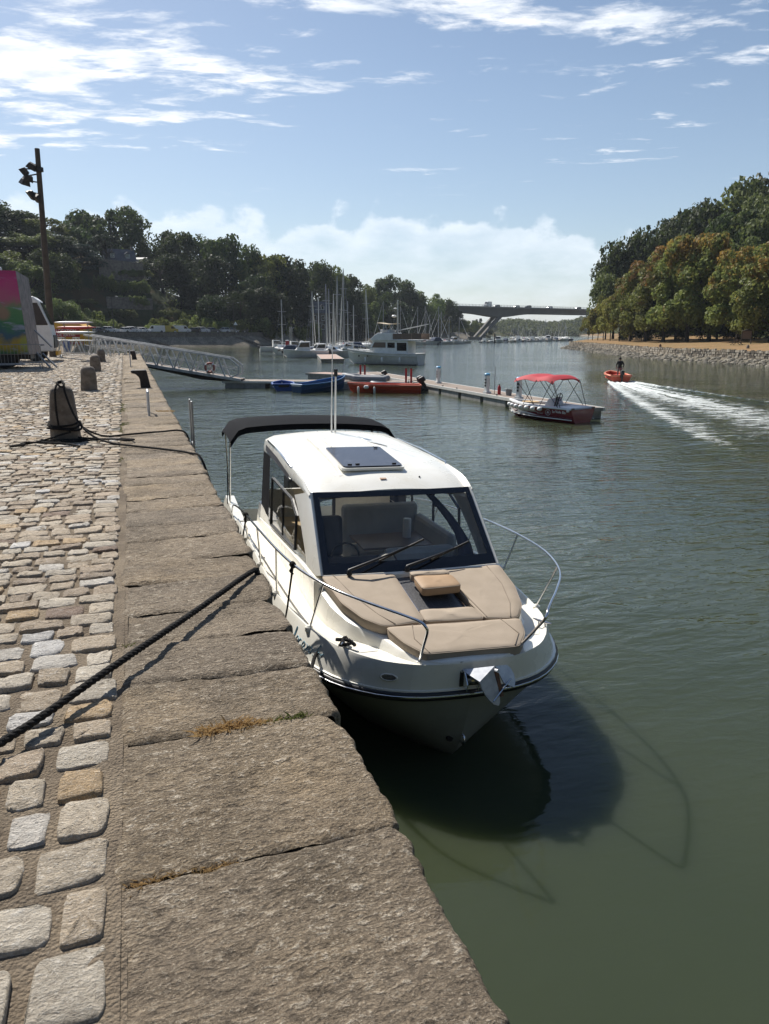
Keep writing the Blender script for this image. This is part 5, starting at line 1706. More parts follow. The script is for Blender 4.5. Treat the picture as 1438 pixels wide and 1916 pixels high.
# ---------------------------------------------------------------- bimini over the cockpit
bm_ = MB()
rows_ = []
for y in np.linspace(6.85, 8.25, 9):
    f = (y - 6.85) / 1.4
    row_ = []
    for u in np.linspace(-1, 1, 21):
        x_ = 1.42 * math.copysign(abs(u) ** 0.92, u)
        z_ = 2.52 + 0.05 * math.sin(f * 3.14) - 0.09 * abs(u) ** 2.2 - (0.20 * max(0, (abs(u) - 0.86) / 0.14) ** 1.4)
        row_.append((x_, y, z_))
    rows_.append(row_)
bm_.grid(rows_)
bm_.grid([[(x_, y, z_ - 0.012) for x_, y, z_ in r_] for r_ in rows_])
bm_.grid([[(x_, y, z_) for x_, y, z_ in rows_[0]], [(x_, y + 0.02, z_ - 0.10) for x_, y, z_ in rows_[0]]])
bm_.grid([[(x_, y, z_) for x_, y, z_ in rows_[-1]], [(x_, y - 0.02, z_ - 0.10) for x_, y, z_ in rows_[-1]]])
bim = bm_.build('bimini', M['blackcloth'], boat, smooth=60, recalc=False)
for sgn in (-1, 1):
    for (ya, yb) in ((7.85, 7.65), (7.1, 7.62)):
        MB().tube([(sgn * 1.395, ya, 2.26), (sgn * 1.36, yb, 1.02)], 0.0125, 7).build('bimini_pole', M['steel'], bim, smooth=60)
    MB().tube([(sgn * 1.40, 7.6, 1.6), (sgn * 1.42, 7.5, 1.06)], 0.008, 5).build('strap', M['blackcloth'], bim)
# outboard engine behind the transom
ob = MB()
ob.box((0, 8.55, 1.1), (0.42, 0.6, 0.5))
ob.box((0, 8.5, 0.45), (0.2, 0.3, 0.9))
ob.build('outboard_engine', M['blackplastic'], boat, bevel=0.08)
# hand-painted name on the flange facing the quay
GL = {'l': [[(0.0, 0), (0.25, 0.55), (0.32, 1.15), (0.18, 1.2), (0.12, 0.6), (0.2, 0.05), (0.42, 0.05)]], 'o': [[(0.45, 0.5), (0.2, 0.62), (0.03, 0.4), (0.08, 0.08), (0.32, 0), (0.5, 0.25), (0.45, 0.5), (0.6, 0.45)]],
      'c': [[(0.42, 0.5), (0.2, 0.6), (0.03, 0.35), (0.1, 0.05), (0.35, 0.0), (0.5, 0.12)]], 'a': [[(0.45, 0.5), (0.2, 0.6), (0.03, 0.3), (0.15, 0.0), (0.38, 0.2), (0.45, 0.5), (0.45, 0.1), (0.58, 0.02)]],
      'x': [[(0.02, 0.55), (0.2, 0.5), (0.4, 0.05), (0.56, 0.02)], [(0.55, 0.6), (0.3, 0.3), (-0.02, -0.15)]], '.': [[(0.1, 0), (0.16, 0.05)]],
      'f': [[(0.5, 1.05), (0.35, 1.15), (0.22, 0.8), (0.15, 0.2), (0.05, -0.4)], [(0.0, 0.45), (0.5, 0.55)]], 'r': [[(0.05, 0.6), (0.12, 0.0)], [(0.1, 0.35), (0.3, 0.6), (0.5, 0.55)]]}
lt = MB()
s_ = 0.0
for ch in 'locaxo.fr':
    for st_ in GL[ch]:
        pts = []
        for (gx, gy) in st_:
            y_ = 1.66 - (s_ + gx) * 0.118
            f_ = 0.38 + gy * 0.40
            r_ = deck_row(y_, -1)
            a_, b_, c_ = Vector(r_[0]), Vector(r_[1]), Vector(r_[2])
            q = a_.lerp(b_, f_ / 0.55) if f_ < 0.55 else b_.lerp(c_, (f_ - 0.55) / 0.45)
            pts.append(q + Vector((-0.82, -0.12, 0.55)) * 0.0035)
        lt.tube(smooth_path(pts, 3) if len(pts) > 2 else pts, 0.0036, 4)
    s_ += 0.3 if ch == '.' else 0.66
lt.build('name_lettering', M['blueink'], boat)

# fenders hang from the rail on black lines between hull and quay
Wb = lambda p: boat.matrix_basis @ Vector(p)
for n_, (y_, zt_) in enumerate(((1.62, 1.725), (4.55, 1.555))):
    fd = thing('fender', ['blue fender on a black line knotted to the boat rail near the windscreen', 'blue fender on a black line knotted to the boat rail near the stern'][n_], 'fender', group='fenders on the quay side of the cabin boat')
    px_ = -BX(y_) - 0.14
    a_ = Wb((-1.385 if n_ == 0 else -1.47, y_, zt_))
    b_ = Wb((px_ + 0.04, y_ + 0.02, 0.82))
    ln = MB()
    ln.tube([a_, a_.lerp(b_, 0.5) + Vector((0.01, 0, 0)), b_], 0.007, 6)
    ln.tube([a_ + Vector((0.012, 0.01, 0)), a_.lerp(b_, 0.5) + Vector((0.02, 0.012, 0)), b_], 0.006, 6)
    ln.build('line', M['rope'], fd)
    kn = MB()
    for k in range(3):
        kn.tube([a_ + Vector((0.024 * math.cos(t_), -0.03 + 0.025 * k + 0.006 * math.sin(t_ * 2), 0.024 * math.sin(t_))) for t_ in np.linspace(0, 6.283, 11)], 0.0085, 6)
    kn.tube([a_ + Vector((0, 0, -0.02)), a_ + Vector((-0.03, -0.01, -0.06)), a_ + Vector((0.0, 0.0, -0.10))], 0.012, 6)
    kn.build('knot', M['rope'], fd, smooth=60)
    MB().lathe([(0.01, 0.84), (0.03, 0.82), (0.10, 0.74), (0.115, 0.55), (0.115, 0.3), (0.09, 0.2), (0.02, 0.14)], 14, (b_.x, b_.y, 0)).build('fender_body', M['blue'], fd, smooth=50)
# ================================================================== ON THE QUAY
def rope_path(mb, pts, r, k=6, strands=3, pitch=0.11):
    """laid rope: strands twisted round a path"""
    P = smooth_path(pts, k)
    # even spacing
    acc = [0.0]
    for a, b in zip(P, P[1:]):
        acc.append(acc[-1] + (b - a).length)
    n = max(8, int(acc[-1] / (pitch / 7)))
    Q = []
    j = 0
    for i in range(n + 1):
        s = acc[-1] * i / n
        while j < len(acc) - 2 and acc[j + 1] < s:
            j += 1
        f = (s - acc[j]) / max(1e-9, acc[j + 1] - acc[j])
        Q.append((P[j].lerp(P[j + 1], min(1, max(0, f))), s))
    for st in range(strands):
        line = []
        for i, (q, s) in enumerate(Q):
            t = (Q[min(i + 1, n)][0] - Q[max(i - 1, 0)][0]).normalized()
            a = t.orthogonal().normalized() if abs(t.z) > 0.9 else t.cross(Vector((0, 0, 1))).normalized()
            b = t.cross(a)
            ph = s / pitch * 6.283 + st * 6.283 / strands
            line.append(q + (a * math.cos(ph) + b * math.sin(ph)) * r * 0.36)
        mb.tube(line, r * 0.62, 6)
    return mb


# --- granite bollards
def bollard_mesh(sd, obelisk=False):
    rs = np.random.default_rng(sd)
    prof = [(0.225, -0.02), (0.22, 0.12), (0.21, 0.35), (0.20, 0.52), (0.185, 0.60), (0.14, 0.655), (0.06, 0.68), (0.01, 0.682)]
    if obelisk:
        prof = [(0.215, -0.02), (0.21, 0.2), (0.19, 0.45), (0.168, 0.68), (0.155, 0.75), (0.11, 0.80), (0.04, 0.815), (0.01, 0.815)]
    n = 28
    V = []
    for r_, z in prof:
        for k in range(n):
            a = 6.283 * k / n
            c_, s_ = math.cos(a), math.sin(a)
            e = 0.42 if obelisk else 0.82
            V.append((math.copysign(abs(c_) ** e, c_) * r_, math.copysign(abs(s_) ** e, s_) * r_, z))
    V = np.array(V)
    d = fbm(V * 9 + sd, 4, sd) * 0.03
    V[:, :2] *= (1 + d / 0.2)[:, None]
    F = [(i * n + j, i * n + (j + 1) % n, (i + 1) * n + (j + 1) % n, (i + 1) * n + j) for i in range(len(prof) - 1) for j in range(n)]
    me = bpy.data.meshes.new('stone_bollard')
    me.from_pydata(V.tolist(), [], F + [tuple(range((len(prof) - 1) * n, len(prof) * n))])
    me.shade_smooth()
    return me


for k, (x, y, lab) in enumerate(((-1.04, 12.5, 'worn square stone bollard nearest the camera, black rope wound round it'), (-1.168, 22.95, 'rounded granite bollard standing alone behind the roped one'), (-1.43, 34.3, 'rounded granite bollard half hidden, middle of the row of three'),
                                 (-1.54, 45.5, 'rounded granite bollard farthest along the quay by the barriers'))):
    o = link('stone_bollard', bollard_mesh(k + 3, k == 0), M['granite'], loc=(x, y, QZ))
    tag(o, lab, 'bollard', 'stone bollards along the quay')
# --- ropes
B0 = Vector((-1.04, 12.5, QZ))
rb = MB()
for k, z in enumerate((0.17, 0.205, 0.24)):
    e = 0.245 - 0.012 * k
    ring = [B0 + Vector((e * math.copysign(abs(math.cos(a)) ** 0.6, math.cos(a)), e * math.copysign(abs(math.sin(a)) ** 0.6, math.sin(a)), z + 0.025 * math.sin(a * 2 + k))) for a in np.linspace(0, 6.283, 17)]
    rope_path(rb, ring, 0.017, 2)
rope_path(rb, [B0 + Vector(p) for p in ((-0.06, -0.27, 0.2), (-0.075, -0.255, 0.45), (-0.07, -0.235, 0.70), (-0.05, -0.17, 0.82), (0.0, -0.02, 0.86), (0.06, -0.12, 0.85), (0.03, -0.2, 0.80), (-0.04, -0.14, 0.86), (0.02, 0.0, 0.88), (0.05, -0.1, 0.83), (0.07, -0.235, 0.72),
                                        (0.18, -0.42, 0.40), (0.36, -0.62, 0.16), (0.62, -0.9, 0.045), (1.0, -1.35, 0.03), (1.35, -1.75, 0.03), (1.70, -2.25, 0.03), (1.83, -2.5, -0.02), (1.95, -2.8, -0.5), (2.1, -3.2, -1.0))], 0.017, 5)
rope_path(rb, [B0 + Vector(p) for p in ((0.24, -0.22, 0.22), (0.4, -0.3, 0.12), (0.6, -0.12, 0.03), (0.95, 0.0, 0.03), (1.4, 0.12, 0.035), (1.80, 0.22, 0.0), (1.88, 0.25, -0.4), (1.95, 0.0, -1.2))], 0.016, 5)
rope_path(rb, [B0 + Vector(p) for p in ((0.1, -0.3, 0.14), (-0.25, -0.42, 0.05), (-0.45, -0.62, 0.03), (-0.62, -0.75, 0.03), (-0.66, -0.9, 0.04), (-0.56, -0.98, 0.05), (-0.48, -0.86, 0.05), (-0.54, -0.72, 0.05), (-0.40, -0.66, 0.05), (-0.1, -0.72, 0.03), (0.1, -0.85, 0.03), (0.26, -1.12, 0.03))], 0.016, 5)
rope_path(rb, [B0 + Vector(p) for p in ((0.2, -0.3, 0.05), (0.5, -0.42, 0.03), (0.85, -0.55, 0.03), (1.0, -0.72, 0.04), (0.9, -0.82, 0.04), (0.72, -0.66, 0.05), (0.5, -0.55, 0.04), (0.2, -0.6, 0.03), (-0.15, -0.55, 0.03), (-0.3, -0.45, 0.03), (0.0, -0.36, 0.03), (0.35, -0.4, 0.03))], 0.016, 5)
tag(rb.build('mooring_rope', M['rope'], smooth=80, recalc=False), 'black rope wound round the square stone bollard and trailing over the edge', 'rope')
mr = MB()
e0 = at(-70, 1436, QZ + 0.05)
e1 = at(200, 1255, QZ + 0.085)
e2 = at(470, 1070, QZ + 0.045)
rope_path(mr, [e0 - (e1 - e0) * 1.2, e0, e0.lerp(e1, 0.5) + Vector((0, 0, -0.008)), e1, e1.lerp(e2, 0.5) + Vector((0, 0, -0.005)), e2, e2 + Vector((0.045, 0.03, -0.03)), e2 + Vector((0.07, 0.02, -0.16)), e2 + Vector((0.16, 0.12, -0.6)), e2 + Vector((0.42, 0.55, -1.28)),
               Wb((-1.25, 1.12, 0.98)), Wb((-1.14, 0.95, 1.0)), Wb((-1.07, 0.90, 1.14)), Wb((-1.03, 0.92, 1.18)), Wb((-0.98, 0.86, 1.165)), Wb((-1.06, 0.84, 1.165)), Wb((-1.03, 0.93, 1.19)), Wb((-0.99, 0.97, 1.155)), Wb((-1.09, 0.98, 1.16)), Wb((-1.0, 0.88, 1.185)), Wb((-0.95, 0.82, 1.15))], 0.0195, 6, pitch=0.10)
tag(mr.build('mooring_line', M['rope'], smooth=80, recalc=False), 'thick black mooring line stretched across the cobbles to the boat cleat', 'rope')

# --- iron horn bitts
prof = [(-0.14, 0.0), (0.155, 0.0), (0.10, 0.30), (0.065, 0.49), (0.03, 0.52), (-0.36, 0.515), (-0.39, 0.48), (-0.375, 0.435), (-0.26, 0.40), (-0.17, 0.31), (-0.14, 0.2)]
for k, (x, y, lab) in enumerate(((0.36, 23.8, 'black iron horn-shaped mooring bitt on the quay edge, the nearer one'), (0.22, 49.0, 'black iron horn-shaped mooring bitt farther along the quay, below the gangway rail'))):
    b = MB()
    b.prism(prof, -0.16, 0.16, 'Y')
    o = b.build('mooring_bitt', M['iron'], bevel=0.045, loc=(x, y, QZ))
    tag(o, lab, 'mooring bitt', 'iron mooring bitts on the quay edge')
# --- ladder hand hoops and stiles
lh = MB()
lh.tube(smooth_path([(0, 0, -0.05), (0, 0, 0.38), (0, 0.05, 0.46), (0, 0.45, 0.47), (0, 0.55, 0.38), (0, 0.55, -0.05)], 4), 0.022, 8)
tag(lh.build('ladder_hoop', M['galv'], smooth=80, loc=(0.27, 15.6, QZ)), 'galvanised grab hoop standing on the coping near the quay ladder', 'grab rail')
lh2 = MB()
lh2.tube(smooth_path([(0, 0, -0.05), (0, 0, 0.72), (0, 0.04, 0.78), (0, 0.4, 0.79), (0, 0.5, 0.7), (0, 0.5, -0.05)], 4), 0.025, 8)
tag(lh2.build('ladder_hoop', M['galv'], smooth=80, loc=(-0.02, 38.6, QZ)), 'thin dark grab hoop on the quay below the farther mooring bitt', 'grab rail')
ld = thing('quay_ladder', 'grey steel ladder rising just above the quay edge beside the ropes', 'ladder', (0.86, 12.2, 0))
for yy_ in (0.0, 0.42):
    MB().box((0, yy_, 1.5), (0.03, 0.10, 2.9)).build('stile', M['steelgrey'], ld, bevel=0.01)
for k in range(8):
    MB().tube([(0, 0.0, 0.3 + k * 0.28), (0, 0.42, 0.3 + k * 0.28)], 0.014, 6).build('rung', M['galv'], ld)


# --- crowd barriers
def barrier(a, b, lab, h=1.08):
    a, b = Vector(a), Vector(b)
    L = (b - a).length
    t = thing('crowd_barrier', lab, 'barrier', a, math.atan2((b - a).y, (b - a).x), 'steel crowd barriers at the end of the quay')
    f = MB()
    f.tube(smooth_path([(0.04, 0, 0.0), (0.04, 0, h * 0.75), (0.06, 0, h * 0.93), (0.2, 0, h), (L - 0.2, 0, h), (L - 0.06, 0, h * 0.93), (L - 0.04, 0, h * 0.75), (L - 0.04, 0, 0.0)], 4), 0.021, 7)
    f.tube([(0.04, 0, 0.2), (L - 0.04, 0, 0.2)], 0.018, 6)
    f.build('frame', M['steelgrey'], t, smooth=70)
    n = int(L / 0.135)
    bar0 = MB().tube([(0, 0, 0.2), (0, 0, h)], 0.0085, 5).mesh('bar')
    bar0.materials.append(M['steelgrey'])
    for k in range(1, n):
        o = bpy.data.objects.new('bar', bar0)
        COL.objects.link(o)
        o.parent = t
        o.location = (L * k / n, 0, 0)
    for x in (0.12, L - 0.12):
        MB().tube(smooth_path([(x, -0.34, 0.01), (x, -0.22, 0.12), (x, 0, 0.19), (x, 0.22, 0.12), (x, 0.34, 0.01)], 3), 0.018, 6).build('foot', M['steelgrey'], t)


g0 = Vector((0, 0, QZ))
barrier((-8.4, 36.6, QZ), (-3.75, 37.3, QZ), 'long steel crowd barrier in front of the painted fairground trailer')
barrier((-4.25, 52.6, QZ), (-2.05, 52.4, QZ), 'steel crowd barrier right of the tall lamp post, facing the camera')
barrier((-4.5, 55.2, QZ), (-1.2, 55.6, QZ), 'steel crowd barrier behind the farthest stone bollard')
barrier((-5.0, 58.5, QZ), (-2.6, 58.2, QZ), 'steel crowd barrier standing farthest back by the gangway head')

# --- tall floodlight pole
foot = at(99, 668, QZ)
d_ = ray(69, 278)
topz = EYE + d_.z * (foot.y / d_.y)
tx_ = d_.x * (foot.y / d_.y)
lp = thing('floodlight_pole', 'tall dark wooden floodlight pole leaning slightly beside the fairground trailer', 'lamp post', foot)
tv = Vector((tx_ - foot.x, 0, topz - QZ))
MB().tube([Vector((0, 0, -0.1)), tv * 0.3, tv * 0.7, tv], [0.23, 0.215, 0.17, 0.15], 12).build('pole', M['wood_pole'], lp, smooth=60)
for n_, (f, dx, dz, tl) in enumerate(((0.925, -0.45, -0.05, 0.5), (0.905, -0.95, -0.1, 0.9), (0.885, -0.7, -0.25, 0.3), (0.845, -0.9, 0.0, 0.15), (0.79, -0.65, 0.05, 0.8), (0.785, -0.3, -0.1, 0.6))):
    q = tv * f
    fl = MB()
    fl.loft([[Vector((x * s, y * s * 0.8, 0)) for x, y in ((-1, -1), (1, -1), (1, 1), (-1, 1))] for s in (0.3,)] + [[Vector((x * 0.2, y * 0.16, 0.34)) for x, y in ((-1, -1), (1, -1), (1, 1), (-1, 1))]])
    o = fl.build('floodlight', M['iron'], lp, bevel=0.02, loc=q + Vector((dx, -0.1, dz - 0.2)))
    o.rotation_euler = (0.4, tl, 0.2 * n_)
    MB().bar(q, q + Vector((dx, -0.05, dz + 0.08)), 0.07).build('bracket', M['iron'], lp)
MB().lathe([(0.28, -0.12), (0.28, 0.12)], 12, tv * 0.905).build('collar', M['iron'], lp)

# --- fairground trailer with its painted side, and the lorry cab behind
def painted_panel():
    m = bpy.data.materials.new('painted_panel')
    m.use_nodes = True
    g = NG(m.node_tree)
    pos = g.n('ShaderNodeTexCoord').outputs['Object']
    s = g.n('ShaderNodeSeparateXYZ', {0: pos})
    x, z = s.outputs[0], s.outputs[2]
    wob = g.noise(pos, 1.1, 4, 0.6)
    zz = g.math('ADD', z, g.math('MULTIPLY', g.math('SUBTRACT', wob, 0.5), 1.6))
    c = g.ramp(g.math('DIVIDE', zz, 4.2), [(0.0, (0.05, 0.02, 0.12)), (0.14, (0.02, 0.12, 0.04)), (0.26, (0.45, 0.30, 0.02)), (0.36, (0.03, 0.10, 0.16)), (0.48, (0.03, 0.17, 0.07)), (0.62, (0.10, 0.24, 0.10)), (0.74, (0.42, 0.10, 0.20)), (0.9, (0.46, 0.04, 0.20)), (1.0, (0.38, 0.03, 0.16))])
    sw = g.noise(g.mapping(pos, (2, 0, 1), (0, R(35), 0), (0.5, 1, 2.2)), 1.3, 4, 0.6)
    c = g.mix(g.math('MULTIPLY', g.smooth(sw, 0.56, 0.66), 0.75), c, (0.34, 0.36, 0.52))
    vb = g.n('ShaderNodeTexVoronoi', {'Vector': g.mapping(pos, (0.3, 0, 0.2)), 'Scale': 0.85})
    c = g.mix(g.math('MULTIPLY', g.smooth(vb.outputs['Distance'], 0.42, 0.3), 0.55), c, g.mix(0.55, vb.outputs['Color'], (0.35, 0.08, 0.10)))
    pr = g.n('ShaderNodeBsdfPrincipled', {'Base Color': c, 'Roughness': 0.4})
    g.t.links.new(pr.outputs[0], g.n('ShaderNodeOutputMaterial').inputs[0])
    return m


TRX, TRY = -4.35, 38.0
tr = thing('fairground_trailer', 'fairground trailer with a colourful painted side panel, cut by the left edge', 'trailer', (TRX, TRY, QZ))
bd = MB()
bd.loft([[(-9, 0, 0.62), (0.0, 0, 0.62), (0.24, 2.4, 0.62), (-9, 2.4, 0.62)], [(-9, 0, 4.3), (-0.18, 0, 4.25), (0.05, 2.4, 4.1), (-9, 2.4, 4.3)]])
bd.build('body', pmat('trailer_side', (0.13, 0.11, 0.11), 0.6, col2=(0.24, 0.2, 0.19), vs=3, dirt=((0.05, 0.05, 0.05), 0.5)), tr)
pn = MB()
pn.add([(-9, -0.03, 0.66), (-0.01, -0.03, 0.66), (-0.19, -0.03, 4.25), (-9, -0.03, 4.32), (-9, -0.004, 0.66), (-0.01, -0.004, 0.66), (-0.19, -0.004, 4.25), (-9, -0.004, 4.32)], [(0, 1, 2, 3), (7, 6, 5, 4), (0, 4, 5, 1), (1, 5, 6, 2), (2, 6, 7, 3)])
pn.build('painted_panel', painted_panel(), tr)
MB().box((-3.0, 1.2, 4.42), (4.0, 2.0, 0.3)).build('roof_bundle', M['offwhite'], tr, bevel=0.1)
MB().box((-4.5, 1.2, 0.5), (9, 1.6, 0.2)).build('chassis', M['iron'], tr)
for x in (-1.1, -2.4):
    for y in (0.3, 2.1):
        w = MB().lathe([(0.2, -0.12), (0.42, -0.12), (0.45, -0.06), (0.45, 0.06), (0.42, 0.12), (0.2, 0.12)], 18, (x, y, 0.45), axis='Y').build('wheel', M['tyre'], tr, smooth=40)
MB().box((-2.6, -0.45, 0.22), (4.8, 0.7, 0.06)).build('step', M['alu'], tr, bevel=0.01)
sp = MB()
sp.bar((0.3, 0.2, 1.7), (1.0, -0.2, 0.95), 0.06)
sp.bar((0.3, 0.2, 0.7), (0.85, -0.3, 0.05), 0.06)
sp.bar((0.5, 0.6, 0.65), (1.1, 0.1, 0.05), 0.06)
sp.build('drawbar', M['steelgrey'], tr)
lc = thing('lorry_cab', 'white lorry cab parked behind the painted trailer, left of the pole', 'lorry', (-6.4, 47.0, QZ))
cab = MB()
cab.prism([(0, 0.55), (2.3, 0.55), (2.35, 1.3), (2.25, 2.0), (1.75, 3.35), (1.5, 3.55), (0, 3.6)], 0, 2.4, 'Y')
cab.build('body', M['white'], lc, bevel=0.08)
MB().add([(2.27, 0.2, 2.02), (2.27, 2.2, 2.02), (1.82, 2.2, 3.25), (1.82, 0.2, 3.25)], [(0, 1, 2, 3)]).build('windscreen', M['darkglass'], lc, recalc=False)
MB().prism([(1.2, 2.0), (2.15, 2.0), (1.7, 3.2), (1.2, 3.2)], -0.012, -0.004, 'Y').build('side_window', M['darkglass'], lc)
MB().box((2.36, 1.2, 1.1), (0.06, 2.0, 0.7)).build('grille', M['blackplastic'], lc)
for y in (0.2, 2.2):
    MB().lathe([(0.2, -0.14), (0.46, -0.14), (0.5, -0.06), (0.5, 0.06), (0.46, 0.14), (0.2, 0.14)], 18, (1.3, y, 0.5), axis='Y').build('wheel', M['tyre'], lc, smooth=40)
MB().box((2.45, 1.2, 0.45), (0.12, 2.3, 0.25)).build('bumper', M['yellow'], lc, bevel=0.03)


def text_part(name, body, size, mat, parent, loc, rot, ext=0.004, align='CENTER'):
    cu = bpy.data.curves.new(name, 'FONT')
    cu.body = body
    cu.size = size
    cu.extrude = ext
    cu.align_x = align
    ob = bpy.data.objects.new(name, cu)
    COL.objects.link(ob)
    bpy.context.view_layer.update()
    me = bpy.data.meshes.new_from_object(ob.evaluated_get(bpy.context.evaluated_depsgraph_get()))
    bpy.data.objects.remove(ob)
    o = link(name, me, mat, parent, loc=loc)
    o.rotation_euler = rot
    return o


# --- yellow rental hut with its red sign, kayaks on racks, blue drum, trestles
hp = spot(122, 98, QZ)
hut = thing('rental_hut', 'yellow kayak rental hut with a red sign behind the barriers', 'hut', hp, -YAW - R(4))
MB().prism([(-2.9, 0), (2.6, 0), (2.6, 2.35), (1.4, 2.95), (-2.9, 2.75)], 0, 2.4, 'Y').build('body', M['yellow'], hut)
sgn_ = MB().box((0.25, -0.05, 1.55), (3.6, 0.05, 1.0)).build('sign', M['red'], hut)
text_part('lettering', 'LOCATION', 0.52, M['white'], sgn_, (0.3, -0.082, 1.63), (math.pi / 2, 0, 0))
text_part('lettering', 'DE KAYAK', 0.50, M['white'], sgn_, (0.3, -0.082, 1.13), (math.pi / 2, 0, 0))
MB().box((-2.0, -0.05, 1.35), (0.7, 0.04, 0.8)).build('notice', M['white'], hut)
MB().box((-0.2, -0.06, 0.28), (5.2, 0.05, 0.28)).build('plinth_board', M['red'], hut)
for k, (px, d, z, col, lab) in enumerate(((142, 96, 2.75, 'white', 'white kayak on the top of the rack beside the rental hut'), (146, 95, 2.15, 'red', 'red kayak on the middle of the rack beside the rental hut'), (144, 94, 1.55, 'offwhite', 'cream kayak on the bottom of the rack beside the rental hut'))):
    q = spot(px, d, QZ)
    kk = MB()
    ks = np.linspace(-1, 1, 13)
    kk.loft([[(2.4 * u, math.cos(a) * 0.36 * max(0.02, (1 - abs(u) ** 2.4)), math.sin(a) * 0.2 * max(0.05, (1 - abs(u) ** 3)) + 0.08 * u * u) for a in np.linspace(0, 6.283, 11)[:-1]] for u in ks])
    o = kk.build('kayak', M[col], smooth=60, loc=(q.x, q.y, QZ + z))
    o.rotation_euler = (0, 0, -YAW + R(6))
    tag(o, lab, 'kayak', 'kayaks on the rack by the hut')
rk_ = thing('kayak_rack', 'grey steel rack holding the kayaks beside the yellow hut', 'rack', spot(145, 95, QZ), -YAW + R(6))
for x in (-1.4, 1.4):
    MB().bar((x, 0, 0), (x, 0, 2.7), 0.08).build('post', M['steelgrey'], rk_)
    for z in (1.45, 2.05, 2.65):
        MB().bar((x, -0.5, z - 0.12), (x, 0.5, z - 0.12), 0.06).build('arm', M['steelgrey'], rk_)
dr = MB()
dr.lathe([(0.29, 0), (0.30, 0.28), (0.315, 0.3), (0.30, 0.32), (0.30, 0.6), (0.315, 0.62), (0.30, 0.64), (0.29, 0.9), (0.1, 0.92)], 20, (0, 0, 0))
dr.box((0, -0.30, 0.7), (0.14, 0.03, 0.3), mi=1)
tag(dr.build('plastic_drum', [M['blue'], M['white']], smooth=40, loc=at(126, 658, QZ)), 'blue plastic drum behind the crowd barriers', 'drum')
for k, (px, py, lab) in enumerate(((112, 660, 'pale A-shaped trestle left of the blue drum'), (141, 660, 'pale A-shaped trestle right of the blue drum'), (181, 660, 'pale A-shaped trestle by the gangway head'))):
    t = thing('trestle', lab, 'trestle', at(px, py, QZ), -YAW, 'trestles behind the barriers')
    for s in (-1, 1):
        MB().bar((s * 0.45, 0, 0), (s * 0.08, 0, 1.15), 0.09, 0.05).build('leg', M['offwhite'], t)
        MB().bar((s * 0.45, 0.7, 0), (s * 0.08, 0.7, 1.15), 0.09, 0.05).build('leg', M['offwhite'], t)
    MB().box((0, 0.35, 1.18), (0.24, 0.9, 0.08)).build('beam', M['offwhite'], t)

# ================================================================== GANGWAY AND PONTOONS
GA, GB = Vector((-2.9, 61.0, 2.45)), Vector((7.9, 56.8, 0.62))
gd_ = (GB - GA)
gl_ = gd_.length
gx = gd_.normalized()
gy = Vector((-gx.y, gx.x, 0)).normalized()
gz = gx.cross(gy)
gw = thing('gangway', 'aluminium truss gangway sloping from the quay down to the pontoon', 'gangway', GA)
GW = lambda s, y, z: gx * s + gy * y + Vector((0, 0, z))
for y in (-0.65, 0.65):
    MB().bar(GW(0, y, 1.38), GW(gl_ - 0.9, y, 1.38), 0.12).build('handrail', M['alu'], gw)
    MB().bar(GW(0, y, -0.06), GW(gl_ - 0.1, y, -0.06), 0.12, 0.20).build('lower_chord', M['alu'], gw)
    MB().bar(GW(0, y, 0.66), GW(gl_ - 0.5, y, 0.66), 0.05).build('mid_rail', M['alu'], gw)
    n = 8
    stp = (gl_ - 1.4) / n
    for k in range(n):
        s = k * stp + 0.2
        MB().bar(GW(s, y, 0.0), GW(s + stp * 0.42, y, 1.36), 0.085).build('brace', M['alu'], gw)
        MB().bar(GW(s + stp * 0.56, y, 1.36), GW(s + stp * 0.95, y, 0.0), 0.085).build('brace', M['alu'], gw)
    MB().bar(GW(gl_ - 0.9, y, 1.38), GW(gl_ - 0.25, y, 0.95), 0.09).build('end_rail', M['alu'], gw)
    MB().bar(GW(gl_ - 0.25, y, 0.95), GW(gl_ - 0.25, y, 0.35), 0.09).build('end_rail', M['alu'], gw)
    MB().bar(GW(gl_ - 0.25, y, 0.35), GW(gl_ - 0.9, y, 0.0), 0.09).build('end_rail', M['alu'], gw)
MB().loft([[GW(s, -0.58, -0.02), GW(s, 0.58, -0.02), GW(s, 0.58, 0.02), GW(s, -0.58, 0.02)] for s in (0, gl_ - 0.1)]).build('walkway', M['plank'], gw)
MB().loft([[GW(s, -0.2, -0.1 - d), GW(s, 0.2, -0.1 - d), GW(s, 0.2, -0.1), GW(s, -0.2, -0.1)] for s, d in ((3.0, 0.12), (gl_ - 3.2, 0.42), (gl_ - 0.2, 0.15))]).build('keel_beam', M['iron'], gw)
lb = thing('lifebuoy', 'faded red and white lifebuoy hung on the lower end of the gangway', 'lifebuoy', GA + GW(gl_ - 2.35, -0.78, 0.5))
lb.rotation_euler = (R(90), 0, math.atan2(gx.y, gx.x))
ring = MB()
ring.tube([(0.32 * math.cos(a), 0.32 * math.sin(a), 0) for a in np.linspace(0, 6.283, 33)], 0.085, 10)
ring.build('ring', pmat('faded_red', (0.36, 0.10, 0.07), 0.6), lb, smooth=70)
for a in (0.8, 2.37, 3.94, 5.5):
    MB().tube([(0.32 * math.cos(a + t_), 0.32 * math.sin(a + t_), 0) for t_ in (-0.16, -0.08, 0, 0.08, 0.16)], 0.088, 10).build('band', M['white'], lb, smooth=70)


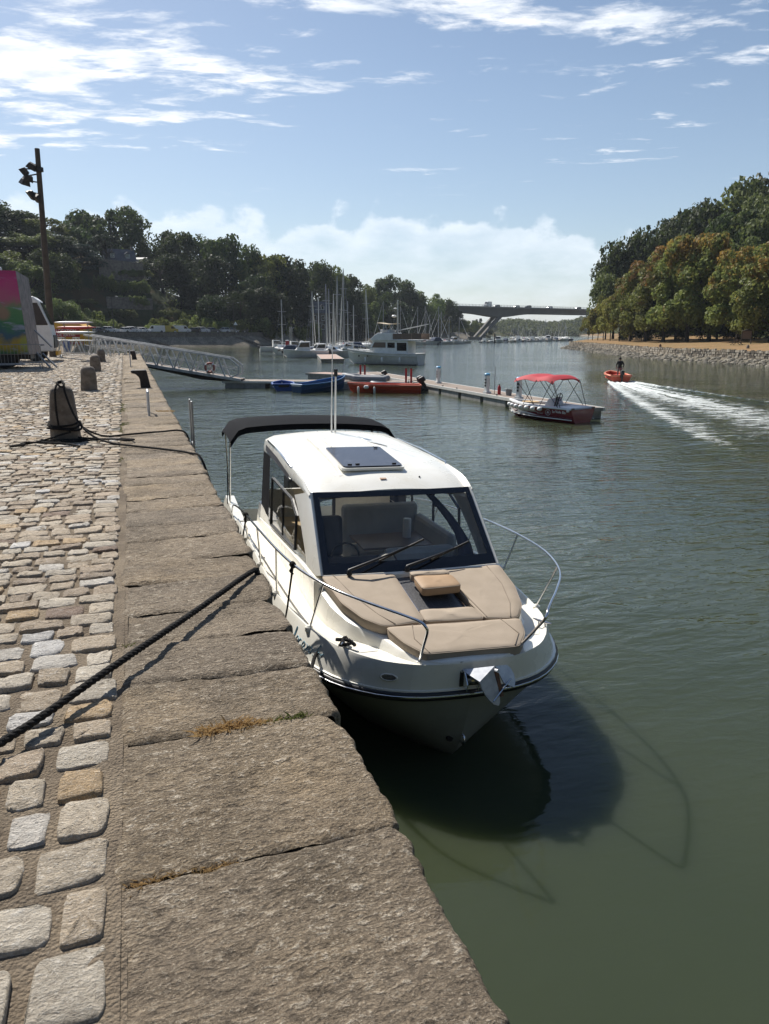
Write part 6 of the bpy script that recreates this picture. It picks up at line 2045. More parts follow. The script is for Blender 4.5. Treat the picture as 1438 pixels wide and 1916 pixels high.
def pontoon(name, a, b, w, lab, deck, z=0.5, plank=0.0, float_w=2.4):
    """a..b the centre line; planked deck on concrete floats"""
    a, b = Vector((*a, 0)), Vector((*b, 0))
    L = (b - a).length
    t = thing('pontoon', lab, 'pontoon', a, math.atan2((b - a).y, (b - a).x))
    n = max(1, int(L / float_w / 1.25))
    for k in range(n):
        c0, c1 = L * k / n + 0.2, L * (k + 1) / n - 0.2
        MB().box(((c0 + c1) / 2, 0, 0.06), (c1 - c0, w - 0.1, 0.62)).build('float', M['concrete'], t, bevel=0.03)
    for s in (-1, 1):
        MB().box((L / 2, s * (w / 2 - 0.05), z - 0.06), (L, 0.12, 0.16)).build('edge_beam', M['offwhite'] if deck != 'plankpink' else M['concrete'], t)
    for x in (0.05, L - 0.05):
        MB().box((x, 0, z - 0.06), (0.1, w - 0.22, 0.16)).build('end_beam', M['concrete'], t)
    if plank:
        me = MB().box((0, 0, z - 0.005), (plank - 0.018, w - 0.24, 0.035)).mesh('plank')
        me.materials.append(M[deck])
        for k in range(int((L - 0.2) / plank)):
            o = bpy.data.objects.new('plank', me)
            COL.objects.link(o)
            o.parent = t
            o.location = (0.1 + plank * (k + 0.5), 0, 0)
    else:
        MB().box((L / 2, 0, z - 0.005), (L - 0.2, w - 0.24, 0.035)).build('deck', M[deck], t)
    return t


p2 = pontoon('pontoon', (20.35, 66.0), (20.35, 30.7), 1.9, 'long planked pontoon with white service pedestals running out from the others', 'plank', plank=0.22)
p1 = pontoon('pontoon', (6.7, 57.9), (19.2, 52.2), 2.0, 'pontoon with a pale edge at the foot of the gangway', 'plank', plank=0.22)
p3 = pontoon('pontoon', (15.6, 66.5), (19.2, 60.6), 2.4, 'short pink-planked pontoon finger behind the orange boat', 'plankpink', plank=0.22)
# cleats and tyre fenders on the pontoon edge
for k, y in enumerate((34.8, 38.6, 44.2, 46.5, 53.0)):
    c = MB()
    c.bar((-0.12, 0, 0.06), (0.12, 0, 0.06), 0.03)
    c.bar((-0.04, 0, 0), (-0.04, 0, 0.06), 0.03)
    c.bar((0.04, 0, 0), (0.04, 0, 0.06), 0.03)
    o = c.build('pontoon_cleat', M['iron'], p2, loc=(66 - y, -0.8, 0.515))
for k, (x, lab) in enumerate(((2.0, ''), (7.5, ''))):
    pass
# service pedestals
for k, (x, y, lab) in enumerate(((20.5, 49.6, 'white service pedestal with a blue cap, nearest the inflatables'), (19.75, 40.3, 'white service pedestal with a blue cap, beside the red extinguisher'), (19.7, 36.3, 'white service pedestal with a blue cap, nearest the maroon boat'))):
    t = thing('service_pedestal', lab, 'pedestal', (x, y, 0.515), 0.2 * k, 'service pedestals on the long pontoon')
    MB().box((0, 0, 0.52), (0.24, 0.24, 1.04), taper=0.86).build('column', M['white'], t, bevel=0.02)
    MB().lathe([(0.17, 1.04), (0.175, 1.12), (0.12, 1.17), (0.02, 1.18)], 14).build('cap', M['ltblue'], t, smooth=40)
    for z in (0.45, 0.62, 0.8):
        for s in (-1, 1):
            MB().box((s * 0.135, -0.02, z), (0.05, 0.1, 0.1)).build('socket', M['blackplastic'], t)
    MB().box((0, -0.02, 0.06), (0.36, 0.34, 0.12)).build('base', M['white'], t)
fx = thing('fire_extinguisher', 'red fire extinguisher standing on the pontoon beside the grey bucket', 'extinguisher', (20.0, 39.2, 0.515))
MB().lathe([(0.09, 0), (0.095, 0.03), (0.095, 0.42), (0.06, 0.5), (0.03, 0.54)], 14).build('cylinder', M['red'], fx, smooth=40)
MB().box((0, 0, 0.57), (0.05, 0.14, 0.06)).build('valve', M['blackplastic'], fx)
pb_ = MB()
pb_.tube([(0, 0, 0), (0, 0, 1.55)], 0.016, 6)
tag(pb_.build('boathook', M['wood_pole'], loc=(19.95, 39.7, 0.515)), 'thin upright pole on the pontoon behind the red extinguisher', 'pole')
bk_ = thing('bucket', 'grey bucket standing on the pontoon right of the red extinguisher', 'bucket', (20.25, 38.5, 0.515))
MB().lathe([(0.15, 0), (0.2, 0.34), (0.215, 0.35), (0.19, 0.34), (0.14, 0.03)], 18).build('body', M['greyrubber'], bk_, smooth=40)
MB().tube([(0.2 * math.cos(a), 0, 0.34 + 0.1 * math.sin(a)) for a in np.linspace(0, math.pi, 9)], 0.008, 5).build('handle', M['steel'], bk_)
for k, (x, y, lab) in enumerate(((18.55, 50.9, 'left one of the near pair of red posts at the pontoon corner'), (18.85, 50.65, 'right one of the near pair of red posts at the pontoon corner'), (17.1, 57.4, 'left one of the far pair of red posts behind the inflatables'), (17.4, 57.2, 'right one of the far pair of red posts behind the inflatables'))):
    b = MB()
    b.tube([(0, 0, -0.6), (0, 0, 1.15)], 0.075, 10)
    b.lathe([(0.085, 1.15), (0.085, 1.19), (0.02, 1.2)], 10, mi=1)
    tag(b.build('mooring_post', [M['red'], M['iron']], smooth=40, loc=(x, y, 0.35)), lab, 'post', 'red posts on the pontoon')


# ================================================================== BOATS
def hull_rings(L, B, fb, rise=0.25, depth=0.35, tr=0.85, full=0.45, n=15, m=6, rake=0.1):
    """open hull, bow at +x; returns grids for both sides and the sheer"""
    out = []
    sheer = []
    for i in range(n):
        u = i / (n - 1)                                  # 0 stern 1 bow
        x = -L / 2 + L * u
        b = B / 2 * (tr + (1 - tr) * min(1, u / 0.4)) if u < 0.4 else B / 2 * max(0.0, 1 - ((u - 0.4) / 0.6) ** (2.0 / full * 0.5 + 0.9))
        zt = fb + rise * u ** 2.2
        kz = -depth + (depth + fb * 0.3) * max(0, (u - 0.75) / 0.25) ** 2
        p = 0.35 + 0.75 * max(0, (u - 0.3) / 0.7)
        row_ = []
        for j in range(m):
            t = j / (m - 1)
            row_.append((x - rake * L * 0.3 * (1 - t) * u ** 4, b * t ** p, kz + (zt - kz) * t))
        out.append(row_)
        sheer.append((x, b, zt))
    return out, sheer


def build_hull(parent, mat, L, B, fb, name='hull', **kw):
    g_, sh = hull_rings(L, B, fb, **kw)
    mb = MB()
    mb.grid(g_)
    mb.grid([[(x, -y, z) for x, y, z in r_] for r_ in g_])
    st = g_[0]
    mb.add([p for p in st] + [(x, -y, z) for x, y, z in reversed(st)], [tuple(range(2 * len(st)))])
    mb.build(name, mat, parent, smooth=50)
    return sh


def gunwale(parent, sh, mat, w=0.06, h=0.05, name='gunwale'):
    mb = MB()
    mb.tube([Vector(p) for p in sh], w / 2 + 0.005, 6)
    mb.tube([Vector((p[0], -p[1], p[2])) for p in sh], w / 2 + 0.005, 6)
    mb.tube([Vector(sh[0]), Vector((sh[0][0], -sh[0][1], sh[0][2]))], w / 2 + 0.005, 6)
    return mb.build(name, mat, parent, smooth=60)


def deck_sheet(parent, sh, mat, dz, i0=0, i1=None, k=0.96, name='deck'):
    mb = MB()
    mb.grid([[(x, -b * k, z + dz), (x, 0, z + dz + 0.04 * b), (x, b * k, z + dz)] for x, b, z in sh[i0:i1]])
    return mb.build(name, mat, parent, smooth=60)


def outboard(parent, x, z, mat=None, tilt=0.0):
    o = thing('outboard_motor', '', '')
    for k_ in ('label', 'category'):
        if k_ in o: del o[k_]
    o.parent = parent
    o.location = (x, 0, z)
    o.rotation_euler = (0, tilt, 0)
    MB().box((-0.22, 0, 0.38), (0.5, 0.3, 0.36), taper=0.82).build('cowl', mat or M['blackplastic'], o, bevel=0.06)
    MB().box((-0.2, 0, -0.1), (0.2, 0.12, 0.66)).build('shaft', M['blackplastic'], o, bevel=0.03)
    MB().box((-0.05, 0, 0.1), (0.12, 0.22, 0.3)).build('bracket', M['blackplastic'], o)
    MB().tube([(0.0, 0, 0.32), (0.45, 0.05, 0.45)], 0.025, 6).build('tiller', M['blackplastic'], o)
    return o


# --- blue dinghy (stern towards the camera), blue rowing boat, orange boat, two inflatables
def facing(px):
    return math.atan2(spot(px, 50).y, spot(px, 50).x)


t = thing('plastic_dinghy', 'small bright blue plastic dinghy seen end-on beside the pontoon', 'dinghy', (10.25, 54.0, 0.02), facing(537) + R(4))
sh = build_hull(t, M['blue'], 2.4, 1.55, 0.42, rise=0.1, full=0.8, tr=0.92)
gunwale(t, sh, M['blue'], 0.16)
deck_sheet(t, sh, M['blue'], -0.25)
MB().box((-0.5, 0, 0.3), (0.25, 1.3, 0.06)).build('thwart', M['blue'], t)
MB().box((-1.24, 0, 0.33), (0.06, 0.75, 0.2)).build('transom_pad', M['blackplastic'], t, bevel=0.02)
for s in (-1, 1):
    MB().lathe([(0.10, -0.06), (0.12, 0), (0.08, 0.06)], 10, (-1.1, s * 0.62, 0.40)).build('corner_cap', M['ltblue'], t, smooth=60)
t = thing('rowing_boat', 'blue wooden rowing boat with a raised bow moored at the pontoon', 'rowing boat', (12.6, 51.9, 0.0), math.atan2(2.2, 4.0))
sh = build_hull(t, M['blue2'], 4.6, 1.7, 0.55, rise=0.42, full=0.5, tr=0.7)
gunwale(t, sh, pmat('pale_blue', (0.06, 0.2, 0.42), 0.5), 0.08)
deck_sheet(t, sh, M['blue'], -0.32)
for x in (-1.3, -0.1, 1.0):
    MB().box((x, 0, 0.42), (0.24, 1.35 if x < 0.8 else 1.0, 0.04)).build('thwart', M['blue'], t)
MB().box((-2.32, 0, 0.5), (0.06, 0.9, 0.14)).build('transom_cap', M['white'], t)
MB().tube([(2.2, 0, 0.9), (2.25, 0, 2.0)], 0.02, 6).build('staff', M['offwhite'], t)
t = thing('workboat', 'orange-red plastic workboat with a black outboard moored in front of the inflatables', 'boat', (16.35, 49.2, 0.0), math.pi + math.atan2(-1.9, 4.6))
sh = build_hull(t, M['orange'], 5.0, 1.8, 0.5, rise=0.12, full=0.7, tr=0.9)
gunwale(t, sh, pmat('faded_orange', (0.62, 0.2, 0.12), 0.6, col2=(0.55, 0.12, 0.07), vs=6), 0.16)
deck_sheet(t, sh, M['red'], -0.26)
for x in (-1.2, 0.4, 1.4):
    MB().box((x, 0, 0.36), (0.3, 1.4 if x < 1 else 1.0, 0.05)).build('thwart', M['orange'], t)
outboard(t, -2.55, 0.45, tilt=R(28))
for x in (0.6, 1.7):
    MB().lathe([(0.02, 0.45), (0.07, 0.4), (0.08, 0.2), (0.07, 0.0), (0.02, -0.05)], 10, (x, 0.98 if x < 1 else 0.82, 0)).build('fender', M['offwhite'], t, smooth=50)
MB().lathe([(0.02, -0.18), (0.12, -0.12), (0.13, 0.1), (0.03, 0.17)], 10, (1.15, 0.95, 0.42), axis='X').build('buoy', M['white'], t, smooth=50)


def inflatable(loc, rz, lab, mat, L=3.6, motor=True):
    t = thing('inflatable_boat', lab, 'inflatable', loc, rz, 'inflatables at the pontoon corner')
    tb = MB()
    path = smooth_path([(-L / 2 - 0.2, 0.62, 0.28), (-L / 2 + 0.3, 0.64, 0.28), (0.4, 0.66, 0.3), (L / 2 - 0.9, 0.58, 0.36), (L / 2 - 0.25, 0.3, 0.44), (L / 2 - 0.05, 0, 0.47), (L / 2 - 0.25, -0.3, 0.44), (L / 2 - 0.9, -0.58, 0.36), (0.4, -0.66, 0.3), (-L / 2 + 0.3, -0.64, 0.28), (-L / 2 - 0.2, -0.62, 0.28)], 4)
    n = len(path)
    tb.tube(path, [0.05 if i in (0, n - 1) else 0.16 if i in (1, n - 2) else 0.225 for i in range(n)], 12)
    tb.build('tube', mat, t, smooth=70)
    MB().box((-0.2, 0, 0.16), (L - 1.0, 1.0, 0.05)).build('floor', M['blackplastic'], t)
    MB().box((-L / 2 + 0.3, 0, 0.35), (0.05, 0.95, 0.45)).build('transom', M['offwhite'], t)
    MB().box((0.1, 0, 0.42), (0.25, 1.0, 0.04)).build('thwart', M['greyvinyl'], t)
    if motor:
        outboard(t, -L / 2 + 0.25, 0.42, tilt=R(24))
    return t


inflatable((17.7, 50.4, 0.0), math.pi + math.atan2(-1.6, 4), 'slate grey inflatable with a black outboard at the pontoon corner', M['navyrubber'])
inflatable((16.3, 53.6, 0.42), math.pi + math.atan2(-2.2, 4), 'light grey inflatable lying behind the slate grey one', M['greyrubber'], 3.2, False)
t = inflatable((17.9, 58.3, 0.0), math.pi + math.atan2(-1.6, 4), 'orange inflatable with a raised black motor beyond the pontoon', M['orange'], 3.2)

# --- maroon day boat with the red bimini
db = thing('day_boat', 'maroon open day boat with a red bimini top moored at the pontoon end', 'boat', (18.6, 31.7, 0.0), R(107))
L_, B_ = 4.7, 1.85
sh = build_hull(db, M['maroon'], L_, B_, 0.62, rise=0.10, full=0.75, tr=0.86, depth=0.25, rake=0.14)
st = MB()
for s in (-1, 1):
    st.tube([(x - 0.02 * L_ * max(0, (x / L_ + 0.1)) ** 2, s * b * 0.955, 0.15 + 0.05 * (x / L_ + 0.5)) for x, b, z in sh[:-1]], 0.022, 5)
st.build('boot_stripe', M['white'], db)
gd2 = MB()
for s in (-1, 1):
    gd2.grid([[(x, s * b, z - 0.03), (x, s * (b + 0.035), z + 0.0), (x, s * (b + 0.01), z + 0.06), (x, s * max(0, b - 0.05), z + 0.075), (x if i < len(sh) - 3 else x - 0.12, s * max(0, b * 0.86 - 0.10), z + 0.07), (x if i < len(sh) - 3 else x - 0.14, s * max(0, b * 0.84 - 0.12), 0.2)] for i, (x, b, z) in enumerate(sh)])
gd2.build('gunwale', M['white'], db, smooth=40)
MB().grid([[(x, -b * 0.84, 0.22), (x, b * 0.84, 0.22)] for x, b, z in sh]).build('floor', M['greyvinyl'], db, recalc=False)
lin = MB()
lin.tube([(x - 0.12, s * max(0.01, b * 0.84 - 0.09), 0.46) for s in (1,) for x, b, z in sh[4:-1]] + [(x - 0.12, -max(0.01, b * 0.84 - 0.09), 0.46) for x, b, z in reversed(sh[4:-1])], 0.13, 8)
lin.build('seat_cushion', M['greyvinyl'], db, smooth=60)
tt = MB()
tt.lathe([(0.42, 0.72), (0.42, 0.75)], 18, (0.85, 0.05, 0))
to_ = tt.build('table_top', M['tabletop'], db)
MB().lathe([(0.03, 0.2), (0.03, 0.72)], 8, (0.85, 0.05, 0)).build('table_post', M['white'], db)
cs = MB()
cs.prism([(-0.75, 0.2), (-0.1, 0.2), (-0.12, 0.62), (-0.35, 0.95), (-0.6, 1.0), (-0.75, 0.75)], -0.5, 0.15, 'Y')
cs.build('console', M['white'], db, bevel=0.04)
MB().box((-1.65, 0, 0.58), (1.1, 1.35, 0.2)).build('stern_deck', M['white'], db, bevel=0.05)
sw2 = MB()
sw2.tube([(-0.72 - 0.06 * math.sin(a), -0.2 + 0.2 * math.cos(a), 1.03 + 0.19 * math.sin(a)) for a in np.linspace(0, 6.283, 17)], 0.018, 6)
sw2.bar((-0.72, -0.4, 1.03), (-0.72, 0, 1.03), 0.03)
sw2.bar((-0.78, -0.2, 1.2), (-0.66, -0.2, 0.85), 0.03)
sw2.build('steering_wheel', M['blackplastic'], db, smooth=60)
for s_ in (0, 0.12):
    MB().bar((-0.85 - s_, 0.25, 0.65), (-1.05 - s_, 0.3, 1.1), 0.05).build('throttle', M['blackplastic'], db)
cp_ = MB()
rows_ = []
for u in np.linspace(0, 1, 13):
    x = 1.15 - 2.45 * u
    zt = 2.02 + 0.07 * math.sin(u * math.pi * 2.0 - 0.4) ** 2 - 0.10 * (1 - min(1, u / 0.12)) - 0.10 * (1 - min(1, (1 - u) / 0.12))
    rows_.append([(x, 0.95 * v, zt - 0.10 * abs(v) ** 2.5 - 0.14 * max(0, (abs(v) - 0.85) / 0.15)) for v in np.linspace(-1, 1, 15)])
cp_.grid(rows_)
cp_.grid([[(x, y, z - 0.012) for x, y, z in r_] for r_ in rows_])
can = cp_.build('bimini', M['redcloth'], db, smooth=60, recalc=False)
for s in (-1, 1):
    for (xa, xb, zb) in ((1.1, -0.15, 0.68), (-0.3, 0.55, 0.68), (0.45, -0.15, 0.68), (-1.25, -0.5, 0.68), (-0.5, -1.6, 0.68), (-1.25, -1.75, 0.68)):
        MB().tube([(xa, s * 0.94, 1.86), (xb, s * 0.88, zb)], 0.014, 6).build('bimini_pole', M['iron'], can)
for k in range(7):
    x = 2.0 - k * 0.44
    b = float(np.interp(x, [q[0] for q in sh], [q[1] for q in sh]))
    MB().lathe([(0.015, -0.13), (0.085, -0.08), (0.095, 0.0), (0.085, 0.08), (0.015, 0.13)], 12, (x, b + 0.10, 0.55), axis='X').build('side_fender', M['white'], db, smooth=60)
em = MB()
em.tube([(-1.05 + 0.15 * math.cos(a), B_ / 2 * 0.965, 0.42 + 0.13 * math.sin(a)) for a in np.linspace(0, 6.283, 21)], 0.012, 5)
em.prism([(-1.13, 0.38), (-0.97, 0.38), (-1.0, 0.44), (-1.05, 0.50), (-1.08, 0.44)], B_ / 2 * 0.955, B_ / 2 * 0.968, 'Y')
em.build('emblem', pmat('faint_white', (0.45, 0.4, 0.4), 0.5), db)
text_part('lettering', 'La Voile Bis', 0.17, M['white'], db, (-1.68, B_ / 2 * 0.945, 0.43), (math.pi / 2, 0, math.pi))
text_part('lettering', 'VN 4628', 0.10, pmat('faint_letters', (0.4, 0.35, 0.35), 0.5), db, (-0.55, B_ / 2 * 0.975, 0.32), (math.pi / 2, 0, math.pi))
MB().lathe([(0.06, 0), (0.07, 0.05), (0.06, 0.1)], 10, (-2.2, 0.86, 0.52)).build('stern_light', M['white'], db)

# --- orange launch under way, its helmsman and the wake
ob_ = Vector((38.9, 54.9, 0.02))
wk_far = at(1450, 790, 0)
hd = math.atan2(ob_.y - wk_far.y, ob_.x - wk_far.x)
ln_ = thing('launch', 'orange plastic launch under way with a standing helmsman, trailing a white wake', 'boat', ob_, hd)
sh = build_hull(ln_, M['orange'], 3.9, 1.75, 0.5, rise=0.2, full=0.7, tr=0.92)
gunwale(ln_, sh, pmat('pale_orange', (0.66, 0.2, 0.11), 0.55), 0.17)
deck_sheet(ln_, sh, M['orange'], -0.28)
for x in (-0.9, 0.35, 1.2):
    MB().box((x, 0, 0.36), (0.32, 1.4 if x < 1 else 1.0, 0.06)).build('thwart', M['orange'], ln_)
outboard(ln_, -2.0, 0.4)
pe = thing('person', 'person in a black jacket and grey trousers standing at the launch tiller', 'person', ob_ + Vector((math.cos(hd) * -1.25, math.sin(hd) * -1.25, 0.22)), hd)
jv = {'pel': (0, 0, 0.93), 'chest': (0.02, 0, 1.28), 'neck': (0.03, 0, 1.46), 'headb': (0.05, 0, 1.53), 'head': (0.06, 0, 1.64), 'top': (0.06, 0, 1.72),
      'hl': (0, 0.10, 0.90), 'kl': (0.03, 0.13, 0.49), 'al': (-0.02, 0.14, 0.08), 'fl': (0.14, 0.16, 0.03), 'hr': (0, -0.10, 0.90), 'kr': (0.04, -0.12, 0.49), 'ar': (0.0, -0.13, 0.08), 'fr': (0.15, -0.15, 0.03),
      'sl': (0.02, 0.19, 1.40), 'el': (0.0, 0.27, 1.13), 'wl': (0.16, 0.22, 0.95), 'sr': (0.02, -0.19, 1.40), 'er': (-0.12, -0.29, 1.15), 'wr': (-0.25, -0.20, 0.95)}
rad = {'pel': 0.15, 'chest': 0.165, 'neck': 0.06, 'headb': 0.075, 'head': 0.10, 'top': 0.06, 'hl': 0.10, 'kl': 0.065, 'al': 0.045, 'fl': 0.04, 'hr': 0.10, 'kr': 0.065, 'ar': 0.045, 'fr': 0.04, 'sl': 0.075, 'el': 0.05, 'wl': 0.034, 'sr': 0.075, 'er': 0.05, 'wr': 0.034}
ed = [('pel', 'chest'), ('chest', 'neck'), ('neck', 'headb'), ('headb', 'head'), ('head', 'top'), ('pel', 'hl'), ('hl', 'kl'), ('kl', 'al'), ('al', 'fl'), ('pel', 'hr'), ('hr', 'kr'), ('kr', 'ar'), ('ar', 'fr'), ('chest', 'sl'), ('sl', 'el'), ('el', 'wl'), ('chest', 'sr'), ('sr', 'er'), ('er', 'wr')]
ks = list(jv)
me = bpy.data.meshes.new('body')
me.from_pydata([jv[k] for k in ks], [(ks.index(a), ks.index(b)) for a, b in ed], [])
bo = bpy.data.objects.new('body', me)
COL.objects.link(bo)
sk = bo.modifiers.new('skin', 'SKIN')
for i, k in enumerate(ks):
    me.skin_vertices[0].data[i].radius = (rad[k], rad[k] * (1.12 if k in ('pel', 'chest') else 1))
    me.skin_vertices[0].data[i].use_root = (k == 'pel')
ss = bo.modifiers.new('sub', 'SUBSURF')
ss.levels = ss.render_levels = 2
bpy.context.view_layer.update()
me2 = bpy.data.meshes.new_from_object(bo.evaluated_get(bpy.context.evaluated_depsgraph_get()))
bpy.data.objects.remove(bo)
for m_ in (M['jersey'], M['greytrouser'], M['skin'], M['blackplastic']):
    me2.materials.append(m_)
for p_ in me2.polygons:
    z = p_.center.z
    p_.material_index = 2 if (z > 1.47 or (0.6 < z < 0.99 and abs(p_.center.y) > 0.17 and abs(p_.center.x) > 0.1)) else 0 if z > 0.92 else 3 if z < 0.09 else 1
me2.shade_smooth()
body = bpy.data.objects.new('body', me2)
COL.objects.link(body)
body.parent = pe
hm = MB()
hm.lathe([(0.115, 1.60), (0.118, 1.68), (0.10, 1.74), (0.05, 1.775), (0.005, 1.78)], 14, (0.045, 0, 0))
hm.build('hair', M['hair'], pe, smooth=60)
for w_, s in (((0.17, 0.215, 0.93), 1), ((-0.27, -0.19, 0.93), -1)):
    hnd = MB()
    w_ = Vector(w_)
    hnd.box(w_ + Vector((0.02 * s, 0, -0.03)), (0.035, 0.075, 0.085))
    for k in range(4):
        hnd.tube([w_ + Vector((0.02 * s, -0.03 + 0.02 * k, -0.07)), w_ + Vector((0.035 * s, -0.03 + 0.02 * k, -0.105)), w_ + Vector((0.02 * s, -0.03 + 0.02 * k, -0.13 + 0.006 * abs(k - 1.5)))], 0.009, 5)
    hnd.tube([w_ + Vector((0.03 * s, 0.04, -0.02)), w_ + Vector((0.05 * s, 0.06, -0.05)), w_ + Vector((0.05 * s, 0.05, -0.08))], 0.01, 5)
    hnd.build('hand', M['skin'], pe, smooth=60)

# wake: churned water spreading behind the launch
wv = bpy.data.materials.new('wake_water')
wv.use_nodes = True
g = NG(wv.node_tree)
pos = g.n('ShaderNodeNewGeometry').outputs['Position']
pw_ = water_shader(g, pos)
fa = g.n('ShaderNodeAttribute', attribute_name='foam').outputs['Fac']
n1 = g.noise(g.mapping(pos, rot=(0, 0, R(18)), scale=(0.6, 1.5, 1)), 1.5, 6, 0.72, 0.6)
n2 = g.noise(pos, 7.0, 4, 0.7)
fm = g.smooth(g.math('ADD', g.math('MULTIPLY', fa, 0.62), g.math('ADD', g.math('MULTIPLY', n1, 0.75), g.math('MULTIPLY', n2, 0.25))), 0.67, 0.92)
fd_ = g.n('ShaderNodeBsdfPrincipled', {'Base Color': (0.60, 0.63, 0.61, 1), 'Roughness': 0.7, 'Normal': g.n('ShaderNodeBump', {'Strength': 1, 'Distance': 0.05, 'Height': n2}).outputs[0]})
mx = g.n('ShaderNodeMixShader', {0: fm, 1: pw_.outputs[0], 2: fd_.outputs[0]})
g.t.links.new(mx.outputs[0], g.n('ShaderNodeOutputMaterial').inputs[0])
stern = ob_ + Vector((math.cos(hd) * -1.7, math.sin(hd) * -1.7, 0))
wl_ = 44.0
ns_, nv_ = 260, 61
s_ = np.linspace(0, 1, ns_)[:, None] ** 1.3 * wl_
v_ = np.linspace(-1, 1, nv_)[None, :]
half = 0.95 + 0.165 * s_
bend = 0.0010 * s_ ** 2
ux, uy = -math.cos(hd), -math.sin(hd)
PX = stern.x + ux * s_ - uy * (v_ * half * 1.25 + bend)
PY = stern.y + uy * s_ + ux * (v_ * half * 1.25 + bend)
fade = np.clip((1 - np.abs(v_)) / 0.22, 0, 1) * np.clip((wl_ - s_) / 10, 0, 1) + 0 * s_
wave = 0.10 * np.exp(-((np.abs(v_) - 0.78) / 0.09) ** 2) + 0.035 * np.cos(v_ * 22) * np.exp(-(v_ / 0.7) ** 2)
nzz = fbm(np.c_[PX.ravel() * 0.9, PY.ravel() * 0.9], 4, 8).reshape(PX.shape)
PZ = -0.012 + fade * (0.03 + np.exp(-s_ / 26) * (wave + nzz * 0.10))
core = np.exp(-((v_ + 0.12) / 0.55) ** 2) * np.exp(-s_ / 55) * 0.95
edge = np.exp(-((np.abs(v_) - 0.78) / 0.15) ** 2) * np.exp(-s_ / 50) * np.where(v_ < 0, 0.60, 0.36)
boil = np.exp(-s_ / 4.0) * np.exp(-(v_ / 0.75) ** 2)
foam = np.clip(core * 0.75 + edge + boil * 0.9, 0, 1.2) * fade
idx = np.arange(ns_ * nv_).reshape(ns_, nv_)
me = np_mesh('wake', np.stack([PX, PY, PZ], -1).reshape(-1, 3), np.stack([idx[:-1, :-1], idx[1:, :-1], idx[1:, 1:], idx[:-1, 1:]], -1).reshape(-1, 4), True)
fa_ = me.attributes.new('foam', 'FLOAT', 'POINT')
fa_.data.foreach_set('value', foam.astype(np.float32).ravel())
tag(link('wake', me, wv), 'white foaming wake spreading behind the orange launch', kind='stuff')
# ================================================================== THE MARINA
def cyl(p0, p1, r, n=6):
    return MB().tube([p0, p1], r, n)


tw = thing('trawler_yacht', 'white two-deck trawler yacht with brown canvas and a beige awning', 'yacht')
ta, tb2 = at(640, 681, 0), at(779, 683.5, 0)
ta.z = tb2.z = 0
TL_ = (tb2 - ta).length
cdir = (ta - tb2).normalized()
perp = Vector((-cdir.y, cdir.x, 0))
if perp.y < 0:
    perp = -perp
tw.location = (ta + tb2) / 2 + perp * 1.6
tw.rotation_euler = (0, 0, math.atan2(cdir.y, cdir.x))
L_ = TL_
sh = build_hull(tw, M['white'], L_, 3.7, 1.35, rise=0.55, full=0.5, tr=0.9, depth=0.5)
stn = MB()
for s in (-1, 1):
    stn.tube([(x, s * (b + 0.02), z - 0.28) for x, b, z in sh[:-1]], 0.05, 6)
stn.build('strake', M['offwhite'], tw)
btm = MB()
for s in (-1, 1):
    btm.tube([(x, s * b * 0.985, 0.04) for x, b, z in sh[:-2]], 0.055, 6)
btm.build('boot_top', M['iron'], tw)
deck_sheet(tw, sh, M['offwhite'], -0.12)
gunwale(tw, sh, M['white'], 0.10)
MB().prism([(-1.0, 1.2), (3.2, 1.45), (3.0, 1.85), (-1.0, 1.95)], -1.1, 1.1, 'Y').build('trunk', M['white'], tw, bevel=0.08)
hs = MB()
hs.prism([(-3.9, 1.2), (1.5, 1.2), (1.35, 2.0), (0.75, 2.95), (-3.9, 2.95)], -1.45, 1.45, 'Y')
ho = hs.build('house', M['white'], tw, bevel=0.05)
for s in (-1, 1):
    yy_ = s * 1.453
    for (a, b, c_, d_, mt) in ((-0.9, 1.0, 2.12, 2.78, 'tablewood'), (-2.15, -1.15, 2.1, 2.75, 'darkglass'), (-3.75, -2.45, 1.75, 2.75, 'darkglass')):
        top = b - (0.35 if mt == 'tablewood' else 0)
        MB().prism([(a, c_), (b, c_), (top, d_), (a, d_)], min(yy_, yy_ + s * 0.012), max(yy_, yy_ + s * 0.012), 'Y').build('window', M[mt], tw)
    for x in (1.55, 2.9):
        w = MB().lathe([(0.11, -0.02), (0.12, 0.02), (0.02, 0.025)], 12, (x, s * float(np.interp(x, [q[0] for q in sh], [q[1] for q in sh])) * 0.97, 1.05), axis='Y').build('porthole', M['darkglass'], tw)
    for x in (1.8, -0.6, -3.0):
        b_ = float(np.interp(x, [q[0] for q in sh], [q[1] for q in sh]))
        MB().lathe([(0.02, 0.95), (0.10, 0.88), (0.11, 0.4), (0.03, 0.3)], 10, (x, s * (b_ + 0.11), 0)).build('hull_fender', M['white'], tw, smooth=50)
    rr_ = MB()
    rr_.tube([(x, s * b * 0.96, z + 0.62) for x, b, z in sh[8:]], 0.022, 6)
    for x, b, z in sh[8:]:
        rr_.tube([(x, s * b * 0.96, z - 0.05), (x, s * b * 0.96, z + 0.62)], 0.016, 5)
    rr_.build('bow_rail', M['steel'], tw)
MB().add([(1.4, -1.2, 2.05), (1.4, 1.2, 2.05), (0.85, 1.2, 2.85), (0.85, -1.2, 2.85)], [(0, 1, 2, 3)]).build('windscreen', M['tablewood'], tw, recalc=False)
fb_ = MB()
fb_.prism([(-5.2, 2.96), (1.1, 2.96), (1.25, 3.1), (0.5, 3.75), (0.1, 3.95), (-1.9, 3.95), (-1.9, 3.12), (-5.2, 3.12)], -1.6, 1.6, 'Y')
fb_.build('flybridge', M['white'], tw, bevel=0.08)
